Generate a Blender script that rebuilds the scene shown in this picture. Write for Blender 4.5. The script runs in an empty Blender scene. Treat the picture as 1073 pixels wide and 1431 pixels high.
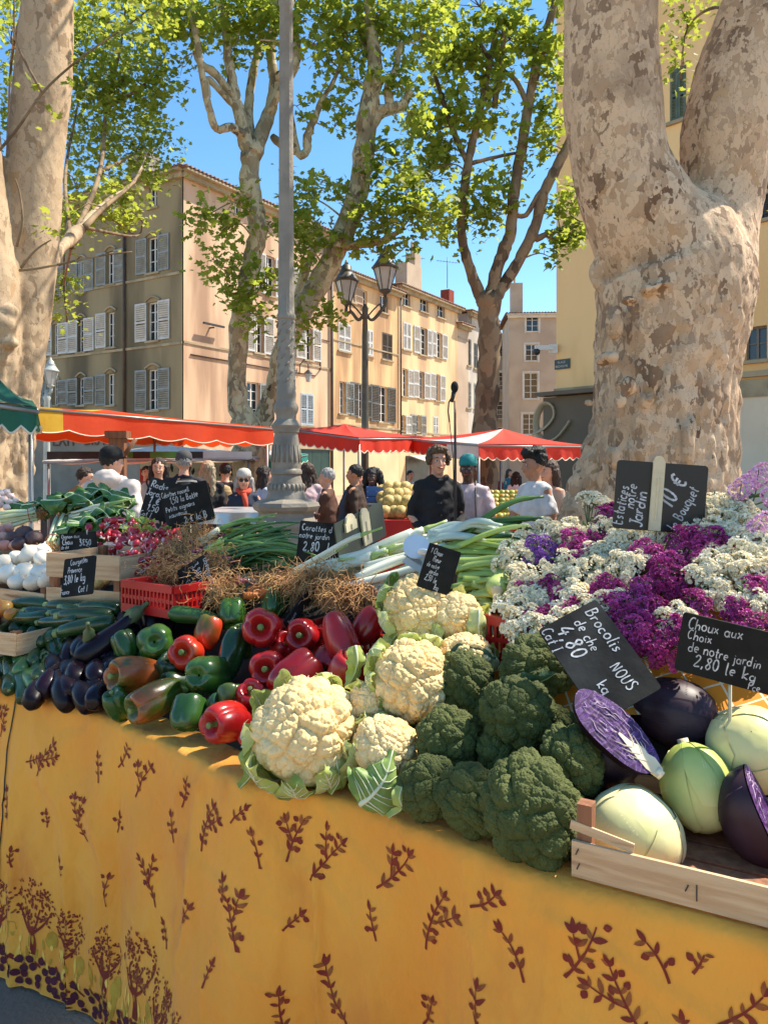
import bpy, bmesh, math, random
import numpy as np
from mathutils import Vector, Matrix, Euler, Quaternion, noise
PI = math.pi
R = random.Random(7)
SC = bpy.context.scene
COL = SC.collection
F = 1075.0; U0 = 536.5; V0 = 655.0; CH = 1.6          # photograph: focal length in px, vanishing column, horizon row, eye height

def P(u, v, Y):
    """point on the ground plan: photograph pixel (u,v) at distance Y along the view"""
    return Vector(((u-U0)/F*Y, Y, CH-(v-V0)/F*Y))

def tag(o, label=None, cat=None, group=None, kind=None):
    if label: o['label'] = label
    if cat: o['category'] = cat
    if group: o['group'] = group
    if kind: o['kind'] = kind
    return o

def thing(name, label, cat, loc=(0,0,0), rotz=0, group=None):
    o = bpy.data.objects.new(name, None); COL.objects.link(o)
    o.location = loc; o.rotation_euler = (0,0,rotz); o.empty_display_size = .05
    return tag(o, label, cat, group)

class MB:
    """collects shapes; build() links them as one mesh object"""
    def __init__(s): s.v = []; s.f = []; s.m = []
    def add(s, vs, fs, mi=0, M=None):
        b = len(s.v)
        if M is not None: vs = [M @ Vector(v) for v in vs]
        s.v.extend([tuple(v) for v in vs]); s.f.extend([tuple(b+i for i in f) for f in fs]); s.m.extend([mi]*len(fs))
        return s
    def box(s, c, size, mi=0, M=None, rot=None):
        x, y, z = [q/2 for q in size]
        vs = [Vector((i*x, j*y, k*z)) for i in (-1,1) for j in (-1,1) for k in (-1,1)]
        if rot is not None: vs = [rot @ v for v in vs]
        vs = [v+Vector(c) for v in vs]
        return s.add(vs, [(0,1,3,2),(4,6,7,5),(0,4,5,1),(2,3,7,6),(0,2,6,4),(1,5,7,3)], mi, M)
    def tube(s, pts, rad, n=8, mi=0, cap=True, M=None, flat=1.0):
        pts = [Vector(p) for p in pts]
        if not hasattr(rad, '__len__'): rad = [rad]*len(pts)
        vs = []; up = None
        for i, p in enumerate(pts):
            t = (pts[min(i+1,len(pts)-1)]-pts[max(i-1,0)])
            if t.length < 1e-9: t = Vector((0,0,1))
            t.normalize()
            if up is None:
                up = t.orthogonal().normalized()
            up = (up - t*up.dot(t))
            if up.length < 1e-6: up = t.orthogonal()
            up.normalize(); w = t.cross(up)
            for k in range(n):
                a = 2*PI*k/n
                vs.append(p+(up*math.cos(a)+w*math.sin(a)*flat)*rad[i])
        fs = []
        for i in range(len(pts)-1):
            for k in range(n):
                a = i*n+k; b = i*n+(k+1)%n
                fs.append((a,b,b+n,a+n))
        if cap:
            fs.append(tuple(reversed(range(n)))); fs.append(tuple((len(pts)-1)*n+k for k in range(n)))
        return s.add(vs, fs, mi, M)
    def lathe(s, prof, n=24, mi=0, M=None, c=(0,0,0)):
        vs = []; fs = []
        for r, z in prof:
            for k in range(n):
                a = 2*PI*k/n; vs.append((c[0]+r*math.cos(a), c[1]+r*math.sin(a), c[2]+z))
        for i in range(len(prof)-1):
            for k in range(n):
                a = i*n+k; b = i*n+(k+1)%n; fs.append((a,b,b+n,a+n))
        fs.append(tuple(reversed(range(n)))); fs.append(tuple((len(prof)-1)*n+k for k in range(n)))
        return s.add(vs, fs, mi, M)
    def grid(s, fn, nu, nv, mi=0, M=None, wrap=False):
        vs = [fn(i/(nu if wrap else nu-1), j/(nv-1)) for j in range(nv) for i in range(nu)]
        fs = []
        for j in range(nv-1):
            for i in range(nu if wrap else nu-1):
                a = j*nu+i; b = j*nu+(i+1)%nu
                fs.append((a,b,b+nu,a+nu))
        return s.add(vs, fs, mi, M)
    def ball(s, c, r, mi=0, nu=12, nv=8, M=None):
        rr = r if hasattr(r,'__len__') else (r,r,r)
        def fn(a,b):
            th=2*PI*a; ph=PI*(b*.998+.001)
            return Vector((c[0]+rr[0]*math.sin(ph)*math.cos(th), c[1]+rr[1]*math.sin(ph)*math.sin(th), c[2]-rr[2]*math.cos(ph)))
        return s.grid(fn, nu, nv, mi, M, wrap=True)
    def build(s, name, mats, parent=None, smooth=True, label=None, auto=None):
        me = bpy.data.meshes.new(name); 
        off = Vector((0,0,0))
        me.from_pydata(s.v, [], s.f)
        if not isinstance(mats,(list,tuple)): mats = [mats]
        for m in mats: me.materials.append(m)
        if len(mats) > 1: me.polygons.foreach_set('material_index', s.m)
        if smooth: me.polygons.foreach_set('use_smooth', [True]*len(me.polygons))
        me.update()
        if auto is not None: me.set_sharp_from_angle(angle=math.radians(auto))
        return link(name, me, parent, label)

def link(name, me, parent=None, label=None):
    o = bpy.data.objects.new(name, me); COL.objects.link(o)
    if parent is not None:
        o.parent = parent
    if label: o['label'] = label
    return o

def wpart(mb, name, mats, root, **k):
    """build a part from world coordinates under a thing standing at root.location (and turned by rotz)"""
    M = (Matrix.Translation(root.location) @ root.rotation_euler.to_matrix().to_4x4() @ Matrix.Diagonal((*root.scale,1))).inverted()
    mb.v = [tuple(M @ Vector(v)) for v in mb.v]
    return mb.build(name, mats, root, **k)

def copy_thing(root, loc=None, rot=None, scale=None, label=None, group=None):
    r = root.copy(); COL.objects.link(r)
    if loc is not None: r.location = loc
    if rot is not None: r.rotation_euler = rot
    if scale is not None: r.scale = scale if hasattr(scale,'__len__') else (scale,)*3
    if label: r['label'] = label
    if group: r['group'] = group
    for ch in list(root.children):
        c = ch.copy(); COL.objects.link(c); c.parent = r
        for g in list(ch.children):
            d = g.copy(); COL.objects.link(d); d.parent = c
    return r

def crom(pts, n=6):
    """Catmull-Rom through points (any dimension)"""
    pts = [np.array(p, float) for p in pts]
    if len(pts) < 3: 
        return [pts[0]+(pts[-1]-pts[0])*i/n for i in range(n+1)]
    q = [2*pts[0]-pts[1]]+pts+[2*pts[-1]-pts[-2]]
    out = []
    for i in range(1, len(q)-2):
        for k in range(n):
            t = k/n
            out.append(.5*((2*q[i])+(-q[i-1]+q[i+1])*t+(2*q[i-1]-5*q[i]+4*q[i+1]-q[i+2])*t*t+(-q[i-1]+3*q[i]-3*q[i+1]+q[i+2])*t**3))
    out.append(pts[-1])
    return out

def remesh(mb, voxel, smooth_it=4, name='tmp', disp=None):
    """one continuous surface from overlapping shapes"""
    o = mb.build(name, [], None)
    o.data.validate()
    m = o.modifiers.new('r', 'REMESH'); m.mode = 'VOXEL'; m.voxel_size = voxel; m.use_smooth_shade = True
    if smooth_it:
        s = o.modifiers.new('s', 'SMOOTH'); s.iterations = smooth_it; s.factor = .5
    dg = bpy.context.evaluated_depsgraph_get(); dg.update()
    me = bpy.data.meshes.new_from_object(o.evaluated_get(dg))
    old = o.data; bpy.data.objects.remove(o); bpy.data.meshes.remove(old)
    if disp:
        n = len(me.vertices); co = np.empty(n*3); me.vertices.foreach_get('co', co); co = co.reshape(-1,3)
        no = np.empty(n*3); me.vertices.foreach_get('normal', no); no = no.reshape(-1,3)
        for i in range(n): co[i] += no[i]*disp(Vector(co[i]))
        me.vertices.foreach_set('co', co.ravel()); me.update()
    me.polygons.foreach_set('use_smooth', [True]*len(me.polygons))
    return me

# ---------------- materials
MATS = {}
def mat(name, c1, c2=None, scale=6, detail=5, rough=.6, bump=0, bscale=None, spec=.5, coat=0, ramp=(.35,.65),
        transl=0, tcol=None, c3=None, s3=1.0, r3=(.5,.6), stretch=(1,1,1), metal=0, rnd=0, island=0, bdist=.02, emit=0, sss=0, alpha=1, tex='noise', sheen=0, rvar=None):
    if name in MATS: return MATS[name]
    m = bpy.data.materials.new(name); m.use_nodes = True; MATS[name] = m
    nt = m.node_tree; N = nt.nodes; L = nt.links
    b = N['Principled BSDF']; out = N['Material Output']
    def c4(c): return (*c, 1)
    b.inputs['Base Color'].default_value = c4(c1); b.inputs['Roughness'].default_value = rough
    b.inputs['Specular IOR Level'].default_value = spec; b.inputs['Metallic'].default_value = metal
    if coat: b.inputs['Coat Weight'].default_value = coat; b.inputs['Coat Roughness'].default_value = .08
    if sheen: b.inputs['Sheen Weight'].default_value = sheen
    if sss: b.inputs['Subsurface Weight'].default_value = sss; b.inputs['Subsurface Radius'].default_value = (.01,.006,.004); b.inputs['Subsurface Scale'].default_value=1
    tc = N.new('ShaderNodeTexCoord'); mp = N.new('ShaderNodeMapping'); L.new(tc.outputs['Object'], mp.inputs[0])
    mp.inputs['Scale'].default_value = stretch
    oi = N.new('ShaderNodeObjectInfo'); 
    va = N.new('ShaderNodeVectorMath'); va.operation = 'MULTIPLY_ADD'
    va.inputs[1].default_value = (37,17,29) ; L.new(oi.outputs['Random'], va.inputs[0]); L.new(mp.outputs[0], va.inputs[2])
    vec = va.outputs[0]
    col = None
    def ntex(sc, det=detail, kind='noise'):
        if kind == 'voronoi':
            t = N.new('ShaderNodeTexVoronoi'); t.inputs['Scale'].default_value = sc; L.new(vec, t.inputs['Vector']); return t.outputs['Distance']
        t = N.new('ShaderNodeTexNoise'); t.inputs['Scale'].default_value = sc; t.inputs['Detail'].default_value = det
        L.new(vec, t.inputs['Vector']); return t.outputs['Fac']
    def mix(fac, a, bb):
        x = N.new('ShaderNodeMix'); x.data_type = 'RGBA'
        if isinstance(fac, (int,float)): x.inputs[0].default_value = fac
        else: L.new(fac, x.inputs[0])
        for s, q in ((6,a),(7,bb)):
            if isinstance(q, tuple): x.inputs[s].default_value = c4(q)
            else: L.new(q, x.inputs[s])
        return x.outputs[2]
    def rng(f, r):
        x = N.new('ShaderNodeMapRange'); x.interpolation_type = 'SMOOTHSTEP'; x.inputs[1].default_value = r[0]; x.inputs[2].default_value = r[1]; L.new(f, x.inputs[0]); return x.outputs[0]
    cur = c1
    if c2 is not None: cur = mix(rng(ntex(scale, kind=tex), ramp), c1, c2)
    if c3 is not None: cur = mix(rng(ntex(s3), r3), cur, c3)
    if rnd or island:
        hsv = N.new('ShaderNodeHueSaturation')
        if isinstance(cur, tuple): hsv.inputs['Color'].default_value = c4(cur)
        else: L.new(cur, hsv.inputs['Color'])
        if island:
            g = N.new('ShaderNodeNewGeometry'); src = g.outputs['Random Per Island']; amt = island
        else: src = oi.outputs['Random']; amt = rnd
        r1 = N.new('ShaderNodeMapRange'); L.new(src, r1.inputs[0]); r1.inputs[3].default_value = 1-amt; r1.inputs[4].default_value = 1+amt; L.new(r1.outputs[0], hsv.inputs['Value'])
        r2 = N.new('ShaderNodeMapRange'); L.new(src, r2.inputs[0]); r2.inputs[3].default_value = .5+amt*.04; r2.inputs[4].default_value = .5-amt*.04; L.new(r2.outputs[0], hsv.inputs['Hue'])
        cur = hsv.outputs[0]
    if not isinstance(cur, tuple): L.new(cur, b.inputs['Base Color'])
    if bump:
        bp = N.new('ShaderNodeBump'); bp.inputs['Strength'].default_value = bump; bp.inputs['Distance'].default_value = bdist
        L.new(ntex(bscale or scale*3, 6), bp.inputs['Height']); L.new(bp.outputs[0], b.inputs['Normal'])
    if rvar:
        rv = N.new('ShaderNodeMapRange'); L.new(ntex(rvar[0], 6), rv.inputs[0]); rv.inputs[1].default_value = .35; rv.inputs[2].default_value = .65; rv.inputs[3].default_value = rvar[1]; rv.inputs[4].default_value = rvar[2]; L.new(rv.outputs[0], b.inputs['Roughness'])
    if emit: b.inputs['Emission Color'].default_value = c4(c1); b.inputs['Emission Strength'].default_value = emit
    if alpha < 1: b.inputs['Alpha'].default_value = alpha
    if transl:
        tr = N.new('ShaderNodeBsdfTranslucent'); mx = N.new('ShaderNodeMixShader'); mx.inputs[0].default_value = transl
        if tcol: 
            h2 = mix(.65, cur, tcol) if not isinstance(cur, tuple) else tcol
            if isinstance(h2, tuple): tr.inputs[0].default_value = c4(h2)
            else: L.new(h2, tr.inputs[0])
        elif isinstance(cur, tuple): tr.inputs[0].default_value = c4(cur)
        else: L.new(cur, tr.inputs[0])
        L.new(b.outputs[0], mx.inputs[1]); L.new(tr.outputs[0], mx.inputs[2]); L.new(mx.outputs[0], out.inputs[0])
    return m

def srgb(r, g, b, k=1.0):
    return tuple(((x/255)/12.92 if x/255 <= .04045 else ((x/255+.055)/1.055)**2.4)*k for x in (r,g,b))

# ---------------- camera, world, sun
cam = bpy.data.cameras.new('camera'); cam.sensor_fit = 'VERTICAL'; cam.sensor_height = 36; cam.lens = F/1431*36
cam.shift_y = -(715.5-V0)/1431; cam.clip_end = 600; cam.clip_start = .05
co = bpy.data.objects.new('camera', cam); COL.objects.link(co); co.location = (0,0,CH); co.rotation_euler = (PI/2,0,0)
SC.camera = co
SUN = Vector((.66, .27, 0)).normalized()*math.cos(math.radians(55)) + Vector((0,0,math.sin(math.radians(55))))
ld = bpy.data.lights.new('sun', 'SUN'); ld.energy = 4.7; ld.angle = math.radians(.53); ld.color = (1,.91,.77)
lo = bpy.data.objects.new('sun', ld); COL.objects.link(lo); lo.rotation_euler = SUN.to_track_quat('Z','Y').to_euler(); lo.location = (5,5,30)
W = bpy.data.worlds.new('World'); SC.world = W; W.use_nodes = True
sky = W.node_tree.nodes.new('ShaderNodeTexSky'); sky.sky_type = 'NISHITA'; sky.sun_disc = False
sky.sun_elevation = math.radians(55); sky.sun_rotation = math.atan2(SUN.x, SUN.y); sky.air_density = 1.0; sky.dust_density = .1; sky.ozone_density = 2.2
hs = W.node_tree.nodes.new('ShaderNodeHueSaturation'); hs.inputs['Hue'].default_value = .494; hs.inputs['Saturation'].default_value = 1.2; hs.inputs['Value'].default_value = 1.0
W.node_tree.links.new(sky.outputs[0], hs.inputs['Color']); W.node_tree.links.new(hs.outputs[0], W.node_tree.nodes['Background'].inputs[0]); W.node_tree.nodes['Background'].inputs[1].default_value = .128
SC.view_settings.view_transform = 'Standard'; SC.view_settings.look = 'None'; SC.view_settings.exposure = 1.0; SC.view_settings.gamma = 1
# ================= ground
g = MB(); g.add([(-150,-30,0),(150,-30,0),(150,260,0),(-150,260,0)], [(0,1,2,3)])
tag(g.build('ground', mat('ground', (.30,.20,.125), (.38,.265,.17), 3, rough=.85, bump=.3, bscale=60, c3=(.20,.16,.12), s3=1.2, r3=(.5,.7))), kind='structure')

# ================= buildings
m_olive_shade = mat('render_olive_shade', srgb(156,139,104), srgb(130,115,86), .35, rough=.9, bump=.12, bscale=9, c3=srgb(98,88,66), s3=.35, r3=(.44,.7), stretch=(1.4,1.4,.3))  # shaded side of the corner house: its shade is in this darker colour
m_pink_lit = mat('render_pink_lit', srgb(226,190,154), srgb(210,172,138), .5, rough=.9, bump=.12, bscale=9, c3=srgb(168,134,106), s3=.45, r3=(.42,.66), stretch=(1.6,1.6,.25))  # sunlit side of the same house, its brightness put into the colour
m_peach = mat('render_peach', srgb(226,186,134), srgb(212,168,116), .5, rough=.9, bump=.1, bscale=9, c3=srgb(172,134,96), s3=.5, r3=(.42,.66), stretch=(1.6,1.6,.25))
m_peach2 = mat('render_apricot', srgb(230,194,146), srgb(214,176,128), .5, rough=.9, bump=.1, bscale=9, c3=srgb(184,150,114), s3=.5, r3=(.42,.66), stretch=(1.6,1.6,.25))
m_grey = mat('render_grey', srgb(196,186,170), srgb(172,162,148), .5, rough=.9, bump=.1, bscale=9)
m_greyd = mat('render_greyd', srgb(156,146,132), srgb(134,126,116), .5, rough=.9, bump=.1, bscale=9)
m_beige = mat('render_beige', srgb(190,168,142), srgb(176,152,128), .5, rough=.9, bump=.1, bscale=9)
m_yellow = mat('render_yellow', srgb(250,206,144), srgb(240,192,128), .4, rough=.9, bump=.1, bscale=9, c3=srgb(206,164,104), s3=.5, r3=(.55,.85), stretch=(1,1,.3))
m_cream = mat('render_cream', srgb(222,200,156), srgb(210,186,142), .5, rough=.9, bump=.1, bscale=9)
m_taupe = mat('shop_taupe', srgb(112,98,80), srgb(102,90,74), .5, rough=.8)
m_plaster = mat('shop_plaster', srgb(236,216,186), srgb(226,204,174), .6, rough=.85)
m_trim = mat('stone_trim', srgb(178,160,128), srgb(150,134,106), 1.5, rough=.9, bump=.1)
m_wtrim = mat('white_trim', srgb(214,206,190), srgb(196,188,172), 2, rough=.8)
m_tile = mat('roof_tile', srgb(134,98,76), srgb(112,80,62), 3, rough=.9, bump=.2, c3=srgb(160,134,112), s3=5, r3=(.55,.75))
m_shw = mat('shutter_white', srgb(206,204,198), srgb(188,188,182), 3, rough=.6)
m_shg = mat('shutter_grey', srgb(146,150,146), srgb(128,132,128), 3, rough=.6)
m_shd = mat('shutter_dark', srgb(96,98,96), srgb(84,84,80), 3, rough=.6)
m_shb = mat('shutter_brown', srgb(88,74,60), srgb(76,64,52), 3, rough=.6)
m_glass = mat('window_glass', (.012,.014,.016), (.03,.034,.036), .8, rough=.08, spec=.6)
m_frame = mat('window_frame', srgb(222,218,208), rough=.5)
m_framed = mat('window_frame_dark', srgb(120,110,96), rough=.5)
m_iron = mat('iron', (.02,.02,.022), (.035,.03,.028), 8, rough=.5)
m_pipe = mat('pipe', srgb(86,66,54), srgb(70,56,48), 3, rough=.6)
m_brick = mat('brick_red', srgb(150,62,44), srgb(126,52,40), 8, rough=.9)

def facade(name, label, cat, C, d, L, H, wins, wall, thick=.5, depth=8, trim=m_trim, shut=m_shw, bands=(), roof='eave', z0=0, group=None, base=None, roofmat=m_tile, side0=True):
    """C: corner on the ground, d: direction along the facade (facade seen with its left end where s=0 or right end, outward normal n faces the camera)"""
    d = Vector((d[0],d[1],0)).normalized(); n = Vector((d.y,-d.x,0))
    if n.dot(-Vector((C[0],C[1],0))) < 0: n = -n
    C = Vector((C[0],C[1],0))
    root = thing(name, label, cat, C, 0, group)
    def pt(s, z, o=0): return C+d*s+n*o+Vector((0,0,z))
    def px(u, v):
        k = (u-U0)/F; s = (k*C.y-C.x)/(d.x-k*d.y); Y = C.y+s*d.y
        return s, CH-(v-V0)/F*Y
    W_ = []
    for w in wins:
        u0,u1,v0,v1 = w[:4]; opt = w[4] if len(w) > 4 else {}
        um = (u0+u1)/2; s0,_ = px(u0,v0); s1,_ = px(u1,v0); _,zt = px(um,v0); _,zb = px(um,v1)
        if s0 > s1: s0,s1 = s1,s0
        W_.append((s0,s1,max(zb,.02),zt,opt))
    # wall sheet with openings, on a lattice
    ss = sorted(set([0,L]+[round(x,4) for w in W_ for x in w[:2] if 0 < x < L]))
    zs = sorted(set([z0,H]+[round(x,4) for w in W_ for x in w[2:4] if z0 < x < H]))
    mb = MB()
    def q(a,b,c,e): mb.add([a,b,c,e], [(0,1,2,3)])
    for i in range(len(ss)-1):
        # merge vertically: runs of closed cells
        sm = (ss[i]+ss[i+1])/2; run = None
        for j in range(len(zs)-1):
            zm = (zs[j]+zs[j+1])/2
            hole = any(w[0] < sm < w[1] and w[2] < zm < w[3] for w in W_)
            if not hole and run is None: run = zs[j]
            if hole and run is not None: q(pt(ss[i],run),pt(ss[i+1],run),pt(ss[i+1],zs[j]),pt(ss[i],zs[j])); run = None
        if run is not None: q(pt(ss[i],run),pt(ss[i+1],run),pt(ss[i+1],H),pt(ss[i],H))
    rd = -.22
    for s0,s1,zb,zt,opt in W_:
        q(pt(s0,zb),pt(s0,zt),pt(s0,zt,rd),pt(s0,zb,rd)); q(pt(s1,zb),pt(s1,zt),pt(s1,zt,rd),pt(s1,zb,rd))
        q(pt(s0,zb),pt(s1,zb),pt(s1,zb,rd),pt(s0,zb,rd)); q(pt(s0,zt),pt(s1,zt),pt(s1,zt,rd),pt(s0,zt,rd))
    # sides, back, top
    
    if side0: q(pt(0,z0),pt(0,H),pt(0,H,-depth),pt(0,z0,-depth))
    q(pt(L,z0),pt(L,H),pt(L,H,-depth),pt(L,z0,-depth))
    q(pt(0,z0,-depth),pt(L,z0,-depth),pt(L,H,-depth),pt(0,H,-depth)); q(pt(0,H-.01),pt(L,H-.01),pt(L,H-.01,-depth),pt(0,H-.01,-depth))
    wpart(mb, 'wall', wall, root, smooth=False)
    Rm = Matrix((d, -n, Vector((0,0,1)))).transposed()     # local x along d, y into the house, z up
    def bx(mb_, s, z, o, ls, lz, lo, mi=0): mb_.box(pt(s,z,o), (ls,lo,lz), mi, rot=Rm)
    for s0,s1,zb,zt,opt in W_:
        w = s1-s0; h = zt-zb; sm=(s0+s1)/2; zm=(zb+zt)/2
        fr = MB(); fo = rd+.05; t = .06
        bx(fr,s0+t/2,zm,fo,t,h,.06); bx(fr,s1-t/2,zm,fo,t,h,.06); bx(fr,sm,zt-t/2,fo,w-2*t,t,.06); bx(fr,sm,zb+t/2,fo,w-2*t,t,.06)
        bx(fr,sm,zm,fo,.07,h-2*t,.05)
        nb = max(1,int(h/.6))
        for k in range(1,nb+1):
            zz = zb+h*k/(nb+1)
            bx(fr,(s0+sm)/2,zz,fo,w/2-t-.036,.035,.03); bx(fr,(s1+sm)/2,zz,fo,w/2-t-.036,.035,.03)
        wf = wpart(fr, 'window', opt.get('frame', m_frame), root, smooth=False)
        pn = MB(); pn.add([pt(s0,zb,rd+.03),pt(s1,zb,rd+.03),pt(s1,zt,rd+.03),pt(s0,zt,rd+.03)], [(0,1,2,3)])
        pn.v = [tuple(Vector(v)-root.location) for v in pn.v]; pn.build('pane', m_glass, wf, smooth=False)
        if opt.get('sill',1):
            sl = MB(); bx(sl,sm,zb-.05,.05,w+.24,.1,.12); 
            wpart(sl, 'sill', trim, root, smooth=False)
        if opt.get('arch'):
            ar = MB(); k = 9
            pts = [pt(s0-.15+(w+.3)*i/(k-1), zt+.06+.2*math.sin(PI*i/(k-1)), .04) for i in range(k)]
            ar.tube(pts, .055, 6); wpart(ar, 'lintel', trim, root)
        if opt.get('surround'):
            sr = MB(); a=.16
            bx(sr,s0-a/2,zm,.02,a,h+2*a,.05); bx(sr,s1+a/2,zm,.02,a,h+2*a,.05); bx(sr,sm,zt+a/2,.02,w,a,.05)
            wpart(sr, 'surround', m_wtrim, root, smooth=False)
        if opt.get('bars'):
            br = MB()
            for k in range(6): bx(br, s0+w*(k+.5)/6, zm, .02, .03, h, .03)
            for k in range(4): bx(br, sm, zb+h*(k+.5)/4, .045, w, .025, .015)
            wpart(br, 'window_bars', m_iron, root, smooth=False)
        sh = opt.get('sh','LR')
        sm_ = opt.get('shm', shut); sw = opt.get('sw', w*.5)
        for side in sh:
            if side == 'L': cs, oo = s0-sw/2-.02, .06
            elif side == 'R': cs, oo = s1+sw/2+.02, .06
            elif side == 'l': cs, oo, sw2 = s0+w/4, .0, w/2-.01
            elif side == 'r': cs, oo, sw2 = s1-w/4, .0, w/2-.01
            ww = sw if side in 'LR' else sw2
            if cs-ww/2 < .02 or cs+ww/2 > L-.02: continue
            b2 = MB(); bx(b2,cs-ww/2+.035,zm,oo,.07,h,.045); bx(b2,cs+ww/2-.035,zm,oo,.07,h,.045)
            for zz in (zb+.05, zm, zt-.05): bx(b2,cs,zz,oo,ww-.142,.1,.045)
            ns = max(6,int(h/.11))
            for k in range(ns):
                z1 = zb+.1+(h-.2)*(k+.5)/ns
                if abs(z1-zm) < .08: continue
                b2.box(pt(cs,z1,oo-.004), (ww-.142,.012,.085), 0, rot=Rm @ Euler((.6,0,0)).to_matrix())
            wpart(b2, 'shutter', sm_, root, smooth=False)
    for z, hh, o in bands:
        b3 = MB(); bx(b3, L/2, z, o/2, L, hh, o); wpart(b3, 'string_course', trim, root, smooth=False)
    if base:
        zb, bm = base; b3 = MB(); bx(b3, L/2, zb/2, .015, L, zb, .03); wpart(b3, 'ground_floor_wall', bm, root, smooth=False)
    if roof == 'eave':
        rf = MB()
        # pitched slab with tile ridges
        a0, a1 = pt(-.4,H+.16,.55), pt(L+.4,H+.16,.55); b0, b1 = pt(-.4,H+.12+depth*.02,-depth*.55), pt(L+.4,H+.12+depth*.02,-depth*.55)
        nt_ = int(L/.24)
        for k in range(nt_):
            f0 = (k+.5)/nt_; p0 = a0.lerp(a1,f0); p1 = b0.lerp(b1,f0)
            rf.tube([p0,p1], .085, 6)
        rf.add([a0,a1,b1,b0], [(0,1,2,3)])
        rf.add([pt(-.4,H+.12+depth*.02,-depth*.55),pt(L+.4,H+.12+depth*.02,-depth*.55),pt(L+.4,H,-depth-.4),pt(-.4,H,-depth-.4)], [(0,1,2,3)])
        for e in (-.4, L+.4): rf.add([pt(e,H+.1,.55),pt(e,H+.12+depth*.02,-depth*.55),pt(e,H-.02,-depth-.4)], [(0,1,2)])
        wpart(rf, 'roof', roofmat, root)
        co_ = MB()
        co_.box(pt(L/2,H-.12,.13), (L+.3,.26,.24), 0, rot=Rm); co_.box(pt(L/2,H+.05,.26), (L+.5,.52,.1), 0, rot=Rm)
        wpart(co_, 'cornice', m_wtrim if trim is m_wtrim else trim, root, smooth=False)
    return root, pt, px, Rm

CA = P(256,655,36); CA.z = 0
dL = Vector((-1.615,1,0)).normalized(); dR = Vector((.617,1,0)).normalized()
arch = dict(arch=1)
WL = []
for (u, w) in ((214,15),(155,10.5),(114,8.5),(78,7.5),(50,6)):
    k = {214:0,155:1,114:2,78:3,50:4}[u]
    v3 = [(331,381),(351,397),(364,409),(374,417),(381,424)][k]; v2 = [(422,476),(436,485),(446,492),(453,496),(459,502)][k]; v1 = [(516,573),(522,566),(528,566),(532,566),(536,566)][k]; v4=[(256,290),(281,302),(297,317),(312,330),(322,340)][k]
    sw = .62
    WL.append((u-w*.38,u+w*.38,v4[0],v4[1],dict(sh='')))
    WL.append((u-w/2,u+w/2,v3[0],v3[1],dict(arch=1,sh='LR' if k != 2 else 'LRlr',shm=m_shg,sw=.75)))
    WL.append((u-w/2,u+w/2,v2[0],v2[1],dict(arch=1,sh=['LR','R','LR','LR','L'][k],shm=m_shw,sw=.8)))
    WL.append((u-w/2,u+w/2,v1[0],v1[1],dict(arch=1,sh=['LR','R','RL','LR','LR'][k],shm=m_shg,sw=.8)))
# ground floor openings of the bistro front
WL += [(70,92,640,690,dict(sh='',sill=0)),(105,128,640,690,dict(sh='',sill=0)),(150,180,640,690,dict(sh='',sill=0)),(205,232,640,690,dict(sh='',sill=0))]
# left facade: built from its far left end so that the corner is shared
HA = CH+(V0-228)/F*36-.45
rA, ptA, pxA, RmA = facade('apartment_building', 'shaded olive brown side of the four-storey corner house with white and grey shutters, behind the big left trunk', 'building',
    CA+dL*.03, dL, 24, HA, WL, m_olive_shade, depth=9, side0=False, bands=[(5.0-1.55,.14,.06),(8.05-.85+.3,.12,.06),(11.0-.2,.12,.06)], base=(3.3, mat('shop_grey', srgb(146,134,118), srgb(130,120,106), 1, rough=.8)))
# bistro lettering on the left facade
def textmesh(body, size, M_, material, name='lettering', ext=.01, parent=None, font=None):
    cu = bpy.data.curves.new(name, 'FONT'); cu.body = body; cu.size = size; cu.extrude = ext; cu.resolution_u = 3
    t = bpy.data.objects.new(name, cu); COL.objects.link(t)
    dg = bpy.context.evaluated_depsgraph_get(); dg.update()
    me = bpy.data.meshes.new_from_object(t.evaluated_get(dg)); bpy.data.objects.remove(t); bpy.data.curves.remove(cu)
    me.transform(M_); me.materials.clear(); me.materials.append(material)
    o = link(name, me, parent); return o
n_ = Vector((dL.y,-dL.x,0)); n_ = n_ if n_.dot(-CA) > 0 else -n_
s1,z1 = pxA(60,628); s0,_ = pxA(155,628)
Mx = Matrix((( -dL.x, 0, n_.x, 0),(-dL.y,0,n_.y,0),(0,1,0,0),(0,0,0,1)))
p = CA - dL*0 ; p = Vector((0,0,0)) + dL*(s1-.9) + n_*.06 + Vector((0,0,CH+27/F*48+.0))
o = textmesh('EXIT  BISTROT', 1.0, Matrix.Translation(p+ -dL*(-2.5)*0) @ Mx @ Matrix.Translation((-.0,0,0)), mat('rust_letter', srgb(96,62,44), rough=.7), parent=rA)
# down pipes
for ss_ in (5.85,):
    pp = MB(); pp.tube([ptA(pxA(176,400)[0],3.3,.1), ptA(pxA(176,400)[0],HA,.1)], .07, 8); wpart(pp,'drain_pipe',m_pipe,rA)
# string lights above bistro
sl = MB()
for k in range(40):
    f = k/39; sl.ball(ptA(2+18*f, 3.55-.18*math.sin(PI*(f*5%1)), .35), .035, nu=6, nv=5)
sl.tube([ptA(2+18*k/39, 3.58-.18*math.sin(PI*((k/39)*5%1)), .35) for k in range(40)], .008, 4)
wpart(sl,'string_lights',mat('bulb',(.9,.75,.4),rough=.3,emit=.6),rA)

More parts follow.
